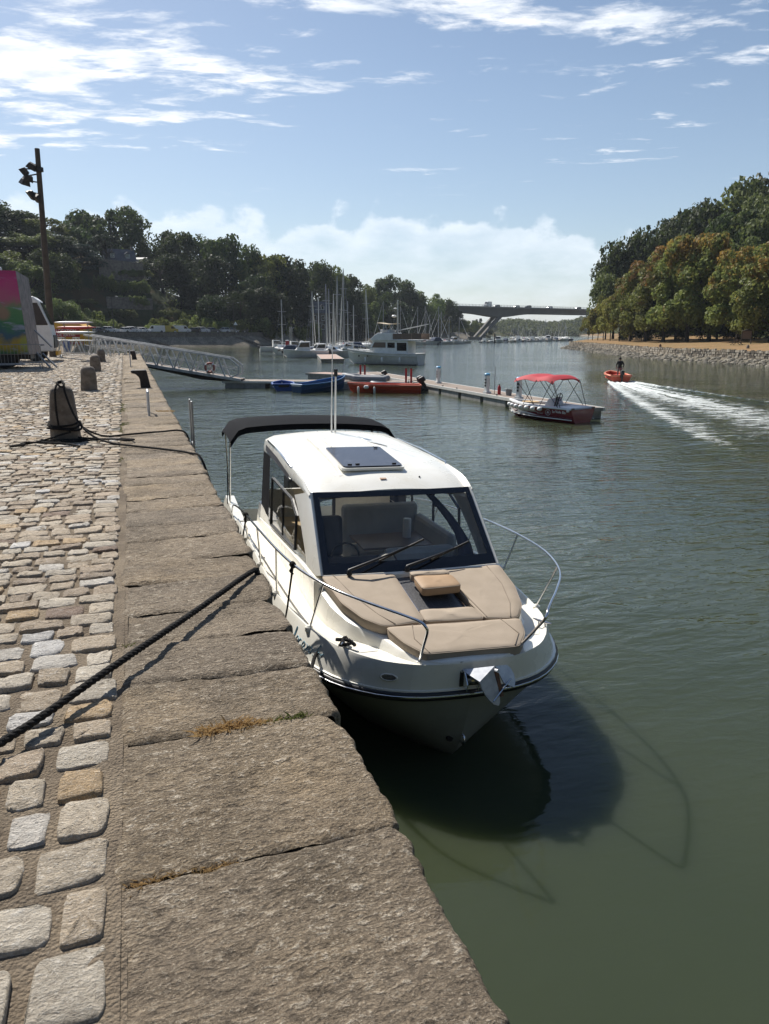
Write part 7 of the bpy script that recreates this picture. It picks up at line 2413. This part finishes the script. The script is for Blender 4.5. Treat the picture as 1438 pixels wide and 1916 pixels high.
for k in range(3):
    MB().box((-2.55 - k * 1.28, -1.55, 3.5), (1.22, 0.04, 0.72)).build('canvas_screen', pmat('brown_canvas', (0.24, 0.165, 0.115), 0.85), tw)
    MB().box((-2.55 - k * 1.28, 1.55, 3.5), (1.22, 0.04, 0.72)).build('canvas_screen', M['tablewood'], tw)
aw = MB()
aw.grid([[(x, y, 5.15 + 0.08 * math.sin((x + 0.4) * 2.2) - 0.06 * y * y) for y in np.linspace(-1.1, 1.1, 7)] for x in np.linspace(-1.9, 0.5, 7)])
awo = aw.build('awning', pmat('beige_canvas', (0.52, 0.43, 0.29), 0.8), tw, smooth=60)
for s in (-1, 1):
    for xa, xb in ((0.4, -0.2), (-0.6, -1.1), (-1.1, -0.2), (-1.7, -1.1)):
        cyl((xa, s * 1.05, 5.1), (xb, s * 1.2, 3.95), 0.022).build('awning_pole', M['steel'], awo)
ms = MB()
ms.tube([(-1.95, 0, 3.0), (-1.95, 0, 8.0)], [0.12, 0.08], 10)
mo = ms.build('mast', M['offwhite'], tw, smooth=60)
cyl((-2.1, 0, 4.25), (-6.1, 0, 5.0), 0.07).build('boom', M['offwhite'], mo)
cyl((-1.95, 0, 7.4), (-6.0, 0, 5.05), 0.02).build('topping_lift', M['iron'], mo)
MB().lathe([(0.02, 5.85), (0.28, 5.9), (0.3, 6.05), (0.2, 6.15), (0.02, 6.17)], 14, (-1.45, 0, 0)).build('radar', M['white'], mo, smooth=40)
MB().lathe([(0.02, 6.85), (0.2, 6.9), (0.18, 6.98), (0.02, 7.05)], 12, (-1.6, 0, 0)).build('dome_light', M['white'], mo, smooth=40)
MB().box((-0.6, 0, 4.15), (1.6, 1.5, 0.4)).build('helm_seat', M['greyvinyl'], tw, bevel=0.1)

# --- yachts
RIG = pmat('mast_alloy', (0.46, 0.46, 0.45), 0.45, 0.3, vs=1)


def sail_proto(hullmat, cover):
    t = thing('sailing_boat', '', '')
    sh = build_hull(t, hullmat, 9.0, 3.0, 0.95, rise=0.28, full=0.5, tr=0.72, depth=0.4)
    deck_sheet(t, sh, M['offwhite'], -0.02)
    MB().prism([(-1.2, 0.9), (2.6, 1.0), (2.0, 1.38), (-1.0, 1.48)], -0.95, 0.95, 'Y').build('coachroof', M['white'], t, bevel=0.1)
    for s in (-1, 1):
        MB().prism([(-0.7, 1.2), (1.6, 1.17), (1.3, 1.3), (-0.7, 1.36)], s * 0.957, s * 0.965, 'Y').build('window', M['darkglass'], t)
    m_ = MB()
    m_.tube([(0.6, 0, 0), (0.6, 0, 10)], [0.10, 0.07], 8)
    mast = m_.build('mast', RIG, t, smooth=60)
    mast.location = (0, 0, 1.3)
    for z in (4.6, 7.4):
        MB().bar((0.6, -0.75, z), (0.6, 0.75, z), 0.07).build('spreader', RIG, mast)
    sg = MB()
    sg.tube([(0.6, 0, 9.95), (-4.4, 0, -0.2)], 0.018, 4)
    for s in (-1, 1):
        sg.tube([(0.6, s * 0.05, 9.9), (0.5, s * 1.35, -0.3)], 0.015, 4)
    sg.build('rigging', M['steelgrey'], mast)
    MB().tube([(4.25, 0, 0.0), (2.6, 0, 4.6), (0.75, 0, 9.6)], [0.06, 0.075, 0.03], 6).build('furled_jib', M['offwhite'], mast, smooth=60)
    b_ = MB()
    b_.tube([(0.5, 0, 1.15), (-1.5, 0, 1.2), (-3.4, 0, 1.12)], [0.2, 0.17, 0.09], 8)
    b_.build('boom_cover', cover, t, smooth=60)
    rl = MB()
    for s in (-1, 1):
        rl.tube([(x, s * b * 0.95, z + 0.6) for x, b, z in sh[1:]], 0.02, 4)
        for x, b, z in sh[1::3]:
            rl.tube([(x, s * b * 0.95, z), (x, s * b * 0.95, z + 0.6)], 0.015, 4)
    rl.build('guard_rail', M['steelgrey'], t)
    return t


SP = [sail_proto(M['white'], pmat('navy_cover', (0.02, 0.03, 0.07), 0.8)), sail_proto(M['white'], M['redcloth']), sail_proto(pmat('navy_hull', (0.02, 0.03, 0.06), 0.3), M['offwhite'])]
SDESC = ['white sailing boat with a navy sail cover', 'white sailing boat with a red sail cover', 'dark hulled sailing boat with a pale sail cover']


def motor_proto(kind):
    t = thing('motorboat', '', '')
    L = 6.2
    sh = build_hull(t, M['white'] if kind != 1 else M['offwhite'], L, 2.3, 0.85, rise=0.25, full=0.6, tr=0.88)
    deck_sheet(t, sh, M['offwhite'], -0.05)
    if kind == 0:
        MB().prism([(-0.6, 0.8), (1.5, 0.9), (1.2, 1.3), (0.75, 2.1), (-0.6, 2.15)], -0.8, 0.8, 'Y').build('cabin', M['white'], t, bevel=0.06)
        for s in (-1, 1):
            MB().prism([(-0.45, 1.4), (1.0, 1.4), (0.7, 1.95), (-0.45, 2.0)], s * 0.803, s * 0.812, 'Y').build('window', M['darkglass'], t)
        MB().add([(1.22, -0.7, 1.35), (1.22, 0.7, 1.35), (0.84, 0.7, 2.0), (0.84, -0.7, 2.0)], [(0, 1, 2, 3)]).build('windscreen', M['darkglass'], t, recalc=False)
    elif kind == 1:
        MB().prism([(-1.2, 0.75), (2.0, 0.9), (0.9, 1.25), (-1.2, 1.2)], -0.85, 0.85, 'Y').build('foredeck', M['white'], t, bevel=0.1)
        MB().prism([(0.0, 1.2), (0.9, 1.2), (0.45, 1.6), (0.35, 1.6)], -0.8, 0.8, 'Y').build('windscreen', M['darkglass'], t)
    else:
        MB().prism([(-1.6, 0.75), (1.2, 0.9), (0.8, 1.3), (0.2, 1.95), (-1.4, 1.95), (-2.4, 1.1)], -0.95, 0.95, 'Y').build('boat_cover', pmat('blue_cover', (0.05, 0.07, 0.12), 0.85), t, bevel=0.15)
    MB().box((-3.25, 0, 0.85), (0.45, 0.4, 0.55)).build('outboard_motor', M['blackplastic'], t, bevel=0.08)
    gunwale(t, sh, M['white'] if kind != 2 else M['iron'], 0.08)
    return t


MP = [motor_proto(0), motor_proto(1), motor_proto(2)]
MDESC = ['white motorboat with a small wheelhouse', 'white open motorboat with a low windscreen', 'white motorboat under a dark blue cover']
used_s, used_m = [False] * 3, [False] * 3


def put(proto, used, k, loc, rz, sc, lab, cat, grp):
    o = proto[k] if not used[k] else copy_tree(proto[k])
    used[k] = True
    o.location = loc
    o.rotation_euler = (0, 0, rz)
    o.scale = (sc, sc, sc)
    tag(o, lab, cat, grp)
    return o


FLEET = [('by the near marina pontoon', [(529, 152, 560), (585, 140, 545), (597, 166, 556), (611, 150, 531), (616, 170, 540), (625, 140, 562), (633, 158, 516), (645, 162, 502), (651, 176, 563), (662, 186, 571), (684, 178, 541), (641, 192, 556)],
          [(516, 166), (541, 143), (552, 137), (561, 131), (572, 126), (549, 158), (601, 132), (622, 128), (655, 152), (672, 158), (590, 150)], R(75), R(-15)),
         ('below the wooded left bank', [(720, 262, 563), (745, 270, 572), (784, 262, 574), (791, 274, 573), (799, 264, 580), (816, 277, 586), (823, 268, 573), (828, 282, 583), (855, 294, 593), (806, 290, 588), (842, 286, 592)],
          [(735, 250), (760, 252), (775, 257), (836, 264), (850, 272), (870, 287), (812, 262)], R(150), R(20)),
         ('below the bridge span', [(961, 390, 604), (970, 395, 606), (983, 400, 603), (1004, 410, 609), (1012, 405, 605), (1020, 415, 597), (1032, 400, 610), (1045, 380, 606), (1051, 372, 602), (1055, 368, 604), (1058, 376, 608), (978, 380, 612), (992, 385, 612)],
          [(905, 296), (918, 300), (932, 305), (946, 312), (958, 318), (968, 326), (980, 335), (995, 345), (1010, 352), (1025, 360), (1040, 365), (1054, 372)], R(80), R(60))]
for fi, (where, sails, motors, rs_, rm_) in enumerate(FLEET):
    sails = sorted(sails)
    kinds = [(0, 0, 1, 0, 2, 0, 0, 1, 0, 0, 1, 0, 2)[i % 13] for i in range(len(sails))]
    cnt = {}
    for i, (px, d, py) in enumerate(sails):
        k = kinds[i]
        cnt[k] = cnt.get(k, 0) + 1
        p = spot(px, d, 0)
        sc = 0.9 + 0.25 * rnd.random()
        lab = f'{SDESC[k]} {where}' + (f', {ORD[cnt[k] - 1]} from left' if kinds.count(k) > 1 else '')
        o = put(SP, used_s, k, p, rs_ + rnd.uniform(-0.25, 0.25) + (math.pi if rnd.random() < 0.3 else 0), sc, lab, 'sailing boat', f'sailing boats {where}')
        top = zrow(py, d)
        for ch in o.children:
            if ch.name.startswith('mast'):
                ch.scale = (1, 1, max(0.5, (top / sc - 1.3) / 10))
    motors = sorted(motors)
    kinds = [(0, 1, 0, 2, 1, 0, 1)[i % 7] for i in range(len(motors))]
    cnt = {}
    for i, (px, d) in enumerate(motors):
        k = kinds[i]
        cnt[k] = cnt.get(k, 0) + 1
        lab = f'{MDESC[k]} {where}' + (f', {ORD[cnt[k] - 1]} from left' if kinds.count(k) > 1 else '')
        put(MP, used_m, k, spot(px, d, 0), rm_ + rnd.uniform(-0.3, 0.3) + (math.pi if rnd.random() < 0.5 else 0), 0.85 + 0.4 * rnd.random(), lab, 'motorboat', f'motorboats {where}')
a_, b_ = spot(622, 103.5, 0), spot(594, 178, 0)
pontoon('pontoon', (a_.x, a_.y), (b_.x, b_.y), 3.2, 'wide pink-decked marina pontoon left of the trawler yacht', 'plankpink')
a_, b_ = spot(740, 256, 0), spot(872, 291, 0)
pontoon('pontoon', (a_.x, a_.y), (b_.x, b_.y), 2.4, 'marina pontoon below the wooded left bank', 'plank', float_w=5)
a_, b_ = spot(900, 302, 0), spot(1060, 380, 0)
pontoon('pontoon', (a_.x, a_.y), (b_.x, b_.y), 2.4, 'marina pontoon below the bridge span', 'plank', float_w=5)
for n_, (px, d, lab) in enumerate(((538, 141, 'red post with a white cap among the small boats, the left one'), (565, 128, 'red post with a white cap among the small boats, the right one'))):
    t = MB()
    t.tube([(0, 0, -1), (0, 0, 2.4)], 0.16, 10)
    t.tube([(0, 0, 1.1), (0, 0, 2.5)], 0.33, 10, mi=1)
    t.lathe([(0.36, 2.5), (0.3, 2.62), (0.02, 2.66)], 12, mi=2)
    tag(t.build('marker_post', [M['steelgrey'], M['red'], M['white']], smooth=50, loc=spot(px, d, 0)), lab, 'post', 'red posts in the marina')
for n_, (px, d, lab) in enumerate(((545, 165, 'thick grey mooring pile left of the furled yachts'), (925, 305, 'dark mooring pile before the boats below the bridge span'), (1032, 362, 'slim mooring pile at the far right of the boats below the bridge'))):
    b = MB()
    b.tube([(0, 0, -1), (0, 0, 5.2 if n_ == 0 else 3.6)], 0.3, 10)
    tag(b.build('mooring_pile', M['concrete'] if n_ == 0 else M['iron'], smooth=50, loc=spot(px, d, 0)), lab, 'pile', 'mooring piles')


# ================================================================== CARS ON THE FAR ROAD
PAINT = {'white': pmat('car_white', (0.72, 0.72, 0.71), 0.25, coat=0.6), 'dark': pmat('car_dark', (0.025, 0.028, 0.035), 0.2, coat=0.6), 'silver': pmat('car_silver', (0.42, 0.43, 0.44), 0.25, 0.5, coat=0.6), 'grey': pmat('car_grey', (0.12, 0.125, 0.135), 0.22, 0.3, coat=0.6),
         'yellow': pmat('van_yellow', (0.50, 0.38, 0.06), 0.35, coat=0.4), 'green': pmat('van_green', (0.03, 0.06, 0.05), 0.3, coat=0.4)}
WH = MB().lathe([(0.12, -0.1), (0.30, -0.11), (0.33, -0.06), (0.33, 0.06), (0.30, 0.11), (0.12, 0.1)], 14, axis='Y').mesh('wheel', 40)
WH.materials.append(M['tyre'])
HUB = MB().lathe([(0.19, -0.115), (0.16, -0.12), (0.02, -0.118)], 10, axis='Y').mesh('rim', 40)
HUB.materials.append(M['alu'])
CARM = {}


def car_parts(kind, col):
    if (kind, col) in CARM:
        return CARM[kind, col]
    out = []
    b, gl = MB(), MB()
    if kind == 'van':
        L, W, H = 4.9, 1.95, 1.95
        b.prism([(-2.45, 0.3), (2.4, 0.3), (2.45, 0.75), (2.3, 1.0), (1.75, 1.12), (1.15, 1.85), (0.9, 1.95), (-2.35, 1.95), (-2.45, 1.8)], -W / 2, W / 2, 'Y')
        gl.prism([(0.55, 1.12), (1.55, 1.12), (1.05, 1.75), (0.55, 1.75)], -W / 2 - 0.008, W / 2 + 0.008, 'Y')
        gl.add([(1.78, -0.85, 1.14), (1.78, 0.85, 1.14), (1.2, 0.85, 1.84), (1.2, -0.85, 1.84)], [(0, 1, 2, 3)])
        gl.add([(-2.462, -0.75, 1.15), (-2.462, 0.75, 1.15), (-2.45, 0.75, 1.7), (-2.45, -0.75, 1.7)], [(0, 1, 2, 3)])
    else:
        L, W, H = 4.1, 1.75, 1.48
        hh = 0.16 if kind == 'suv' else 0
        b.prism([(-2.05, 0.28), (2.05, 0.28), (2.08, 0.6), (1.9, 0.8 + hh), (1.05, 0.93 + hh), (-1.95, 0.93 + hh), (-2.08, 0.7)], -W / 2, W / 2, 'Y')
        gl.loft([[(x, y, z + hh) for x, y, z in ring] for ring in ([(1.05, -0.82, 0.92), (1.05, 0.82, 0.92), (-1.95, 0.82, 0.92), (-1.95, -0.82, 0.92)], [(0.25, -0.66, 1.42), (0.25, 0.66, 1.42), (-1.55, 0.66, 1.44), (-1.55, -0.66, 1.44)])])
        b.loft([[(x, y, z + hh) for x, y, z in ring] for ring in ([(0.27, -0.68, 1.41), (0.27, 0.68, 1.41), (-1.6, 0.68, 1.43), (-1.6, -0.68, 1.43)], [(0.1, -0.6, 1.47), (0.1, 0.6, 1.47), (-1.45, 0.6, 1.49), (-1.45, -0.6, 1.49)])])
        for x0, x1 in ((1.05, 0.27), (-1.95, -1.6), (-0.4, -0.4)):
            for s in (-1, 1):
                b.bar((x0, s * 0.825, 0.92 + hh), (x1, s * 0.67, 1.43 + hh), 0.06)
    bm = b.mesh('body')
    bm.materials.append(PAINT[col])
    gm_ = gl.mesh('window')
    gm_.materials.append(M['darkglass'])
    x = L / 2
    hl = MB().box((x + 0.0, 0, 0), (0.05, 0.3, 0.14)).mesh('headlight')
    hl.materials.append(M['white'])
    rl = MB().box((-x + 0.0, 0, 0), (0.05, 0.22, 0.18)).mesh('tail_light')
    rl.materials.append(M['red'])
    CARM[kind, col] = (bm, gm_, hl, rl, L, W)
    return CARM[kind, col]


def car(kind, col, loc, rz, lab, grp, name=None):
    bm, gm_, hl, rl, L, W = car_parts(kind, col)
    t = thing(name or ('van' if kind == 'van' else 'car'), lab, 'van' if kind == 'van' else 'car', loc, rz, grp)

    def ch(nm, me, l=(0, 0, 0), par=None):
        o = bpy.data.objects.new(nm, me)
        COL.objects.link(o)
        o.parent = par or t
        o.location = l
        return o
    ch('body', bm)
    ch('window', gm_)
    for x in (-L * 0.31, L * 0.31):
        for s in (-1, 1):
            w = ch('wheel', WH, (x, s * (W / 2 - 0.1), 0.33))
            ch('rim', HUB, (0, 0, 0), w)
    for s in (-1, 1):
        ch('headlight', hl, (0, s * W * 0.36, 0.68))
        ch('tail_light', rl, (0, s * W * 0.38, 0.8))
    return t


CD = {'white': 'white', 'dark': 'black', 'silver': 'silver', 'grey': 'dark grey', 'yellow': 'yellow', 'green': 'dark green'}
cars = [(166, 'car', 'silver'), (188, 'car', 'grey'), (207, 'suv', 'white'), (232, 'car', 'white'), (250, 'suv', 'white'), (269, 'car', 'white'), (291, 'van', 'white'), (316, 'van', 'yellow'), (340, 'van', 'white'), (361, 'car', 'dark'), (380, 'suv', 'white'), (400, 'car', 'grey'),
        (418, 'car', 'white'), (434, 'car', 'silver'), (449, 'car', 'dark'), (467, 'car', 'white'), (486, 'van', 'green'), (506, 'van', 'white'), (524, 'car', 'silver'), (553, 'van', 'white'), (640, 'car', 'white'), (665, 'car', 'grey')]
cnt = {}
tot = {}
for px, k, c_ in cars:
    kk = (c_, 'van' if k == 'van' else 'car')
    tot[kk] = tot.get(kk, 0) + 1
for n_, (px, k, c_) in enumerate(cars):
    # stand on the road strip, in the column px
    best, bt_ = None, 1e9
    for dd in np.arange(170, 380, 1.0):
        q = spot(px, dd, 3.9)
        j = int(np.argmin(np.hypot(QL[:, 0] - q.x, QL[:, 1] - q.y)))
        t_ = (q.x - QL[j, 0]) * NL[j, 0] + (q.y - QL[j, 1]) * NL[j, 1]
        if abs(t_ - 8.4) < bt_:
            best, bt_ = (q, j), abs(t_ - 8.4)
    q, j = best
    q.z = 3.9
    kk = (c_, 'van' if k == 'van' else 'car')
    cnt[kk] = cnt.get(kk, 0) + 1
    lab = f'{CD[c_]} {kk[1]} parked behind the far parapet' + (f', {ORD[cnt[kk] - 1]} {CD[c_]} {kk[1]} from the left' if tot[kk] > 1 else '')
    rot = math.atan2(NL[j, 1], NL[j, 0]) + (math.pi if n_ % 3 else 0) + R(38 if k != 'van' else 62) * (1 if n_ % 2 else 1)
    car(k, c_, q, rot, lab, 'vehicles parked along the far quay')
# vehicles crossing the bridge
bx = math.atan2(ax.y, ax.x)
for px, k, c_, lab in ((912, 'van', 'white', 'white box van crossing the bridge'), (929, 'car', 'grey', 'dark grey car right behind the box van on the bridge'), (966, 'car', 'silver', 'silver car near the middle of the bridge'), (988, 'suv', 'dark', 'black car in the middle of the bridge'),
                       (1028, 'car', 'white', 'white car on the right half of the bridge'), (1081, 'car', 'dark', 'black car at the right end of the bridge')):
    f = (px - 857) / (1105 - 857)
    dd = 440 + (507 - 440) * f
    q = spot(px, dd, DK)
    o = car(k, c_, (q.x, q.y, DK + 0.02), bx + math.pi, lab, 'vehicles on the bridge')
    if k == 'van':
        o.scale = (0.95, 1.1, 1.55)


# ================================================================== HOUSES
def window_part(parent, x, z, w, h, y, s=-1):
    f = MB().box((x, y + s * 0.02, z), (w + 0.16, 0.06, h + 0.16)).build('window', M['white'], parent)
    MB().box((x, y + s * 0.055, z), (w, 0.03, h)).build('pane', M['darkglass'], f)
    MB().box((x, y + s * 0.08, z - h / 2 - 0.12), (w + 0.3, 0.14, 0.08)).build('sill', M['offwhite'], f)


def house(px, d, rz, W, D, H, RH, wall, lab, wins, chim=True, dorm=0, zoff=622):
    p = spot(px, d)
    p.z = zrow(zoff, d)
    t = thing('house', lab, 'house', p, rz)
    MB().box((0, 0, H / 2 - 2), (W, D, H + 4)).build('wall', M[wall], t)
    gb = MB()
    for x in (-W / 2 + 0.02, W / 2 - 0.32):
        gb.prism([(-D / 2, H), (D / 2, H), (0, H + RH)], x, x + 0.3, 'X')
    gb.build('gable', M[wall], t)
    r_ = MB()
    for s in (-1, 1):
        r_.loft([[(x, s * (D / 2 + 0.4), H - 0.35), (x, s * (D / 2 + 0.4), H - 0.2), (x, 0, H + RH + 0.18), (x, 0, H + RH + 0.03)] for x in (-W / 2 - 0.25, W / 2 + 0.25)])
    ro = r_.build('roof', M['slate'], t)
    if chim:
        for x in (-W / 2 + 0.5, W / 2 - 0.5):
            MB().box((x, 0, H + RH + 0.4), (0.7, 0.9, 1.5)).build('chimney', M['rubble'], ro)
    for k in range(dorm):
        x = (k - (dorm - 1) / 2) * W / max(1, dorm)
        MB().box((x, -D * 0.3, H + RH * 0.38), (1.3, 1.6, 1.5)).build('dormer', M['render'], ro)
        MB().box((x, -D * 0.3 - 0.81, H + RH * 0.42), (0.8, 0.04, 1.0)).build('dormer_pane', M['darkglass'], ro)
        MB().prism([(x - 0.9, H + RH * 0.38 + 0.75), (x + 0.9, H + RH * 0.38 + 0.75), (x, H + RH * 0.38 + 1.5)], -D * 0.3 - 0.9, -D * 0.3 + 1.2, 'Y').build('dormer_roof', M['slate'], ro)
    for (x, z, w, h) in wins:
        window_part(t, x, z, w, h, -D / 2)
    return t


h1 = house(234, 258, -YAW + R(28), 9.5, 6.5, 3.4, 3.6, 'render', 'white house with a steep slate roof high on the left hillside', [(-3, 1.6, 1.1, 1.3), (0, 1.6, 1.1, 1.3), (3, 1.6, 1.1, 1.3)], dorm=2, zoff=509)
h2 = house(270, 262, -YAW - R(4), 5.6, 5, 3.6, 0.5, 'render', 'plain white flat-roofed building right of the hillside house', [(-1.2, 1.8, 0.9, 1.1)], chim=False, zoff=507)
h4 = house(212, 262, -YAW + R(10), 5.0, 5, 3.0, 1.6, 'render', 'small white outbuilding half hidden under the pine on the hillside', [(0, 1.6, 1.0, 1.1)], chim=False, zoff=508)
h3 = house(588, 300, -YAW + R(20), 11, 7, 7.5, 4.0, 'rubble', 'stone manor with a slate roof beside the far road', [(-3.6, 2.0, 1.1, 1.7), (-0.6, 2.0, 1.1, 1.7), (2.6, 2.0, 1.1, 1.7), (-3.6, 5.4, 1.1, 1.6), (-0.6, 5.4, 1.1, 1.6), (2.6, 5.4, 1.1, 1.6)], dorm=2)
twr = MB().lathe([(1.9, -1), (1.9, 9.5)], 8, (-6.2, -1.5, 0)).build('tower', M['rubble'], h3)
MB().lathe([(2.2, 9.4), (1.2, 11.2), (0.05, 13.2)], 8, (-6.2, -1.5, 0)).build('tower_roof', pmat('bright_slate', (0.30, 0.30, 0.31), 0.35, vs=2), twr)
window_part(h3, -6.2, 6.5, 0.8, 1.3, -3.3)
# retaining walls on the slope and beside the road
iw0, iw1 = [int(np.argmin(np.hypot(QL[:, 0] - spot(px_, d_).x, QL[:, 1] - spot(px_, d_).y))) for px_, d_ in ((455, 214), (690, 340))]
wl2 = MB()
wl2.loft([[(*(QL[i] + NL[i] * 23.5), 3.0), (*(QL[i] + NL[i] * 24.3), 3.0), (*(QL[i] + NL[i] * 24.3), 7.4 + 0.5 * math.sin(i)), (*(QL[i] + NL[i] * 23.5), 7.4 + 0.5 * math.sin(i))] for i in range(iw0, iw1 + 1, 2)])
tag(wl2.build('roadside_wall', M['rubble']), 'high old stone wall behind the parked cars at the foot of the wood', 'wall')
for k, (px0, px1, row, hh, lab) in enumerate(((196, 277, 542, 4.2, 'dark terrace retaining wall below the hillside house'), (205, 290, 580, 1.8, 'lower terrace retaining wall between the hedges'))):
    a_, b_ = hill_spot(px0, row)[0], hill_spot(px1, row)[0]
    wl3 = MB()
    dv = (b_ - a_).normalized()
    nn = Vector((-dv.y, dv.x, 0)) * 0.5
    wl3.loft([[q + Vector((0, 0, -1.5)), q + Vector((0, 0, -1.5)) + nn, q + Vector((0, 0, hh)) + nn, q + Vector((0, 0, hh))] for q in (a_, b_)])
    tag(wl3.build('terrace_wall', M['rubble']), lab, 'wall', 'terrace walls on the slope')
for n_, (px, d, h, lab) in enumerate(((213, 201, 9, 'slim street lamp by the far road, above the gangway'), (438, 216, 8, 'street lamp with two arms by the far road below the wood'))):
    t = thing('street_lamp', lab, 'street lamp', spot(px, d, 3.9), -YAW, 'street lamps along the far road')
    MB().tube([(0, 0, -0.5), (0, 0, h)], [0.11, 0.06], 8).build('post', M['iron'], t)
    for s in ((-1, 1) if n_ else (1,)):
        MB().tube([(0, 0, h), (s * 1.2, 0, h + 0.15)], 0.05, 6).build('arm', M['iron'], t)
        MB().box((s * 1.4, 0, h + 0.14), (0.6, 0.25, 0.14)).build('lamp_head', M['steelgrey'], t, bevel=0.03)
sg_ = thing('road_sign', 'small white triangular road sign below the two-armed lamp', 'sign', spot(441, 214, 3.9), -YAW)
MB().tube([(0, 0, 0), (0, 0, 2.2)], 0.04, 6).build('post', M['steelgrey'], sg_)
MB().prism([(-0.55, 2.1), (0.55, 2.1), (0, 3.05)], -0.03, 0.03, 'Y').build('plate', M['white'], sg_)
# ---- right bank furniture
nb = thing('notice_board', 'brown wooden notice board on two posts under the right bank trees', 'notice board', spot(1392, 121, 0), -YAW - R(10))
nb.location.z = land_z(XR, YR, ZR, nb.location.x, nb.location.y)
MB().box((0, 0, 1.5), (1.3, 0.08, 1.25)).build('panel', pmat('board_wood', (0.16, 0.11, 0.075), 0.8), nb)
for s in (-1, 1):
    MB().box((s * 0.72, 0, 0.95), (0.12, 0.12, 2.1)).build('post', M['bark'], nb)
MB().prism([(-0.95, 2.1), (0.95, 2.1), (0, 2.35)], -0.25, 0.25, 'Y').build('roof', M['bark'], nb)
pt = thing('picnic_table', 'wooden picnic table with benches on the dry grass of the right bank', 'picnic table', spot(1375, 119, 0), 0.5)
pt.location.z = land_z(XR, YR, ZR, pt.location.x, pt.location.y)
MB().box((0, 0, 0.74), (1.8, 0.75, 0.06)).build('top', M['tablewood'], pt)
for s in (-1, 1):
    MB().box((0, s * 0.72, 0.44), (1.8, 0.26, 0.05)).build('bench', M['tablewood'], pt)
    MB().bar((s * 0.6, -0.75, 0.0), (s * 0.6, 0.3, 0.72), 0.08).build('leg', M['tablewood'], pt)
    MB().bar((s * 0.6, 0.75, 0.0), (s * 0.6, -0.3, 0.72), 0.08).build('leg', M['tablewood'], pt)
for n_, (px, d, lab) in enumerate(((1396, 108, 'small stone marker at the edge of the grass, right of the picnic table'), (1233, 128, 'small reddish marker on the grass of the right bank'))):
    q = spot(px, d, 0)
    q.z = land_z(XR, YR, ZR, q.x, q.y)
    b = MB()
    b.lathe([(0.22, -0.1), (0.2, 0.3), (0.1, 0.45), (0.01, 0.47)], 10)
    tag(b.build('marker_stone', M['granite'] if n_ == 0 else M['rust'], smooth=50, loc=q), lab, 'marker', 'markers on the grass bank')

# ================================================================== GRASS IN THE JOINTS OF THE QUAY
def tufts(name, spots_, cols, lab, n=240, h=0.05):
    V, F = [], []
    rs = np.random.default_rng(len(name) + n)
    for (x0, y0, x1, y1, w, hh) in spots_:
        for _ in range(int(n * math.hypot(x1 - x0, y1 - y0) / 0.3)):
            f = rs.random()
            x, y = x0 + (x1 - x0) * f + rs.normal() * w, y0 + (y1 - y0) * f + rs.normal() * w
            a, ln, lean = rs.random() * 6.28, hh * 0.8 * (0.35 + 0.9 * rs.random()), rs.normal(size=2) * 0.75
            z = QZ - 0.016
            bw = 0.0016 + 0.0014 * rs.random()
            o = len(V)
            V += [(x - bw * math.cos(a), y - bw * math.sin(a), z), (x + bw * math.cos(a), y + bw * math.sin(a), z), (x + lean[0] * ln * 0.45 + bw * 0.6, y + lean[1] * ln * 0.45, z + ln * 0.65), (x + lean[0] * ln, y + lean[1] * ln, z + ln * 0.85)]
            F += [(o, o + 1, o + 2), (o, o + 2, o + 3)]
    me = bpy.data.meshes.new(name)
    me.from_pydata(V, [], F)
    o = link(name, me, leaf_mat(name + '_blades', cols[0], cols[1], vs=14, trans=0.3))
    return tag(o, lab, kind='stuff')


tufts('dry_grass', [(0.16, 2.885, 0.36, 2.89, 0.018, 0.045), (0.30, 2.89, 0.46, 2.89, 0.010, 0.03), (-0.12, 2.07, 0.02, 2.065, 0.018, 0.022), (0.05, 2.06, 0.20, 2.06, 0.014, 0.020), (0.45, 16.2, 0.72, 16.2, 0.04, 0.06)], ((0.34, 0.22, 0.09), (0.42, 0.30, 0.14)), 'dry golden grass growing in the joints of the coping', 420)
tufts('green_grass', [(0.42, 2.89, 0.62, 2.888, 0.010, 0.032), (-0.17, 3.90, -0.10, 3.93, 0.014, 0.025), (-0.3, 13.0, -0.2, 14.5, 0.05, 0.03), (-0.3, 16.5, -0.2, 18.5, 0.06, 0.03), (-0.28, 9.8, -0.2, 10.4, 0.03, 0.02)], ((0.06, 0.09, 0.02), (0.13, 0.15, 0.04)), 'short green weeds in the joints of the quay', 160)

# ================================================================== AIR
hz = MB()
hz.box((0, 1000, 26), (3060, 3300, 63))
hm_ = bpy.data.materials.new('thin_haze')
hm_.use_nodes = True
g = NG(hm_.node_tree)
vo_ = g.n('ShaderNodeVolumePrincipled', {'Color': (0.80, 0.88, 1.0, 1), 'Density': 0.00011, 'Anisotropy': 0.2})
g.t.links.new(vo_.outputs[0], g.n('ShaderNodeOutputMaterial').inputs['Volume'])
tag(hz.build('haze', hm_), kind='stuff')
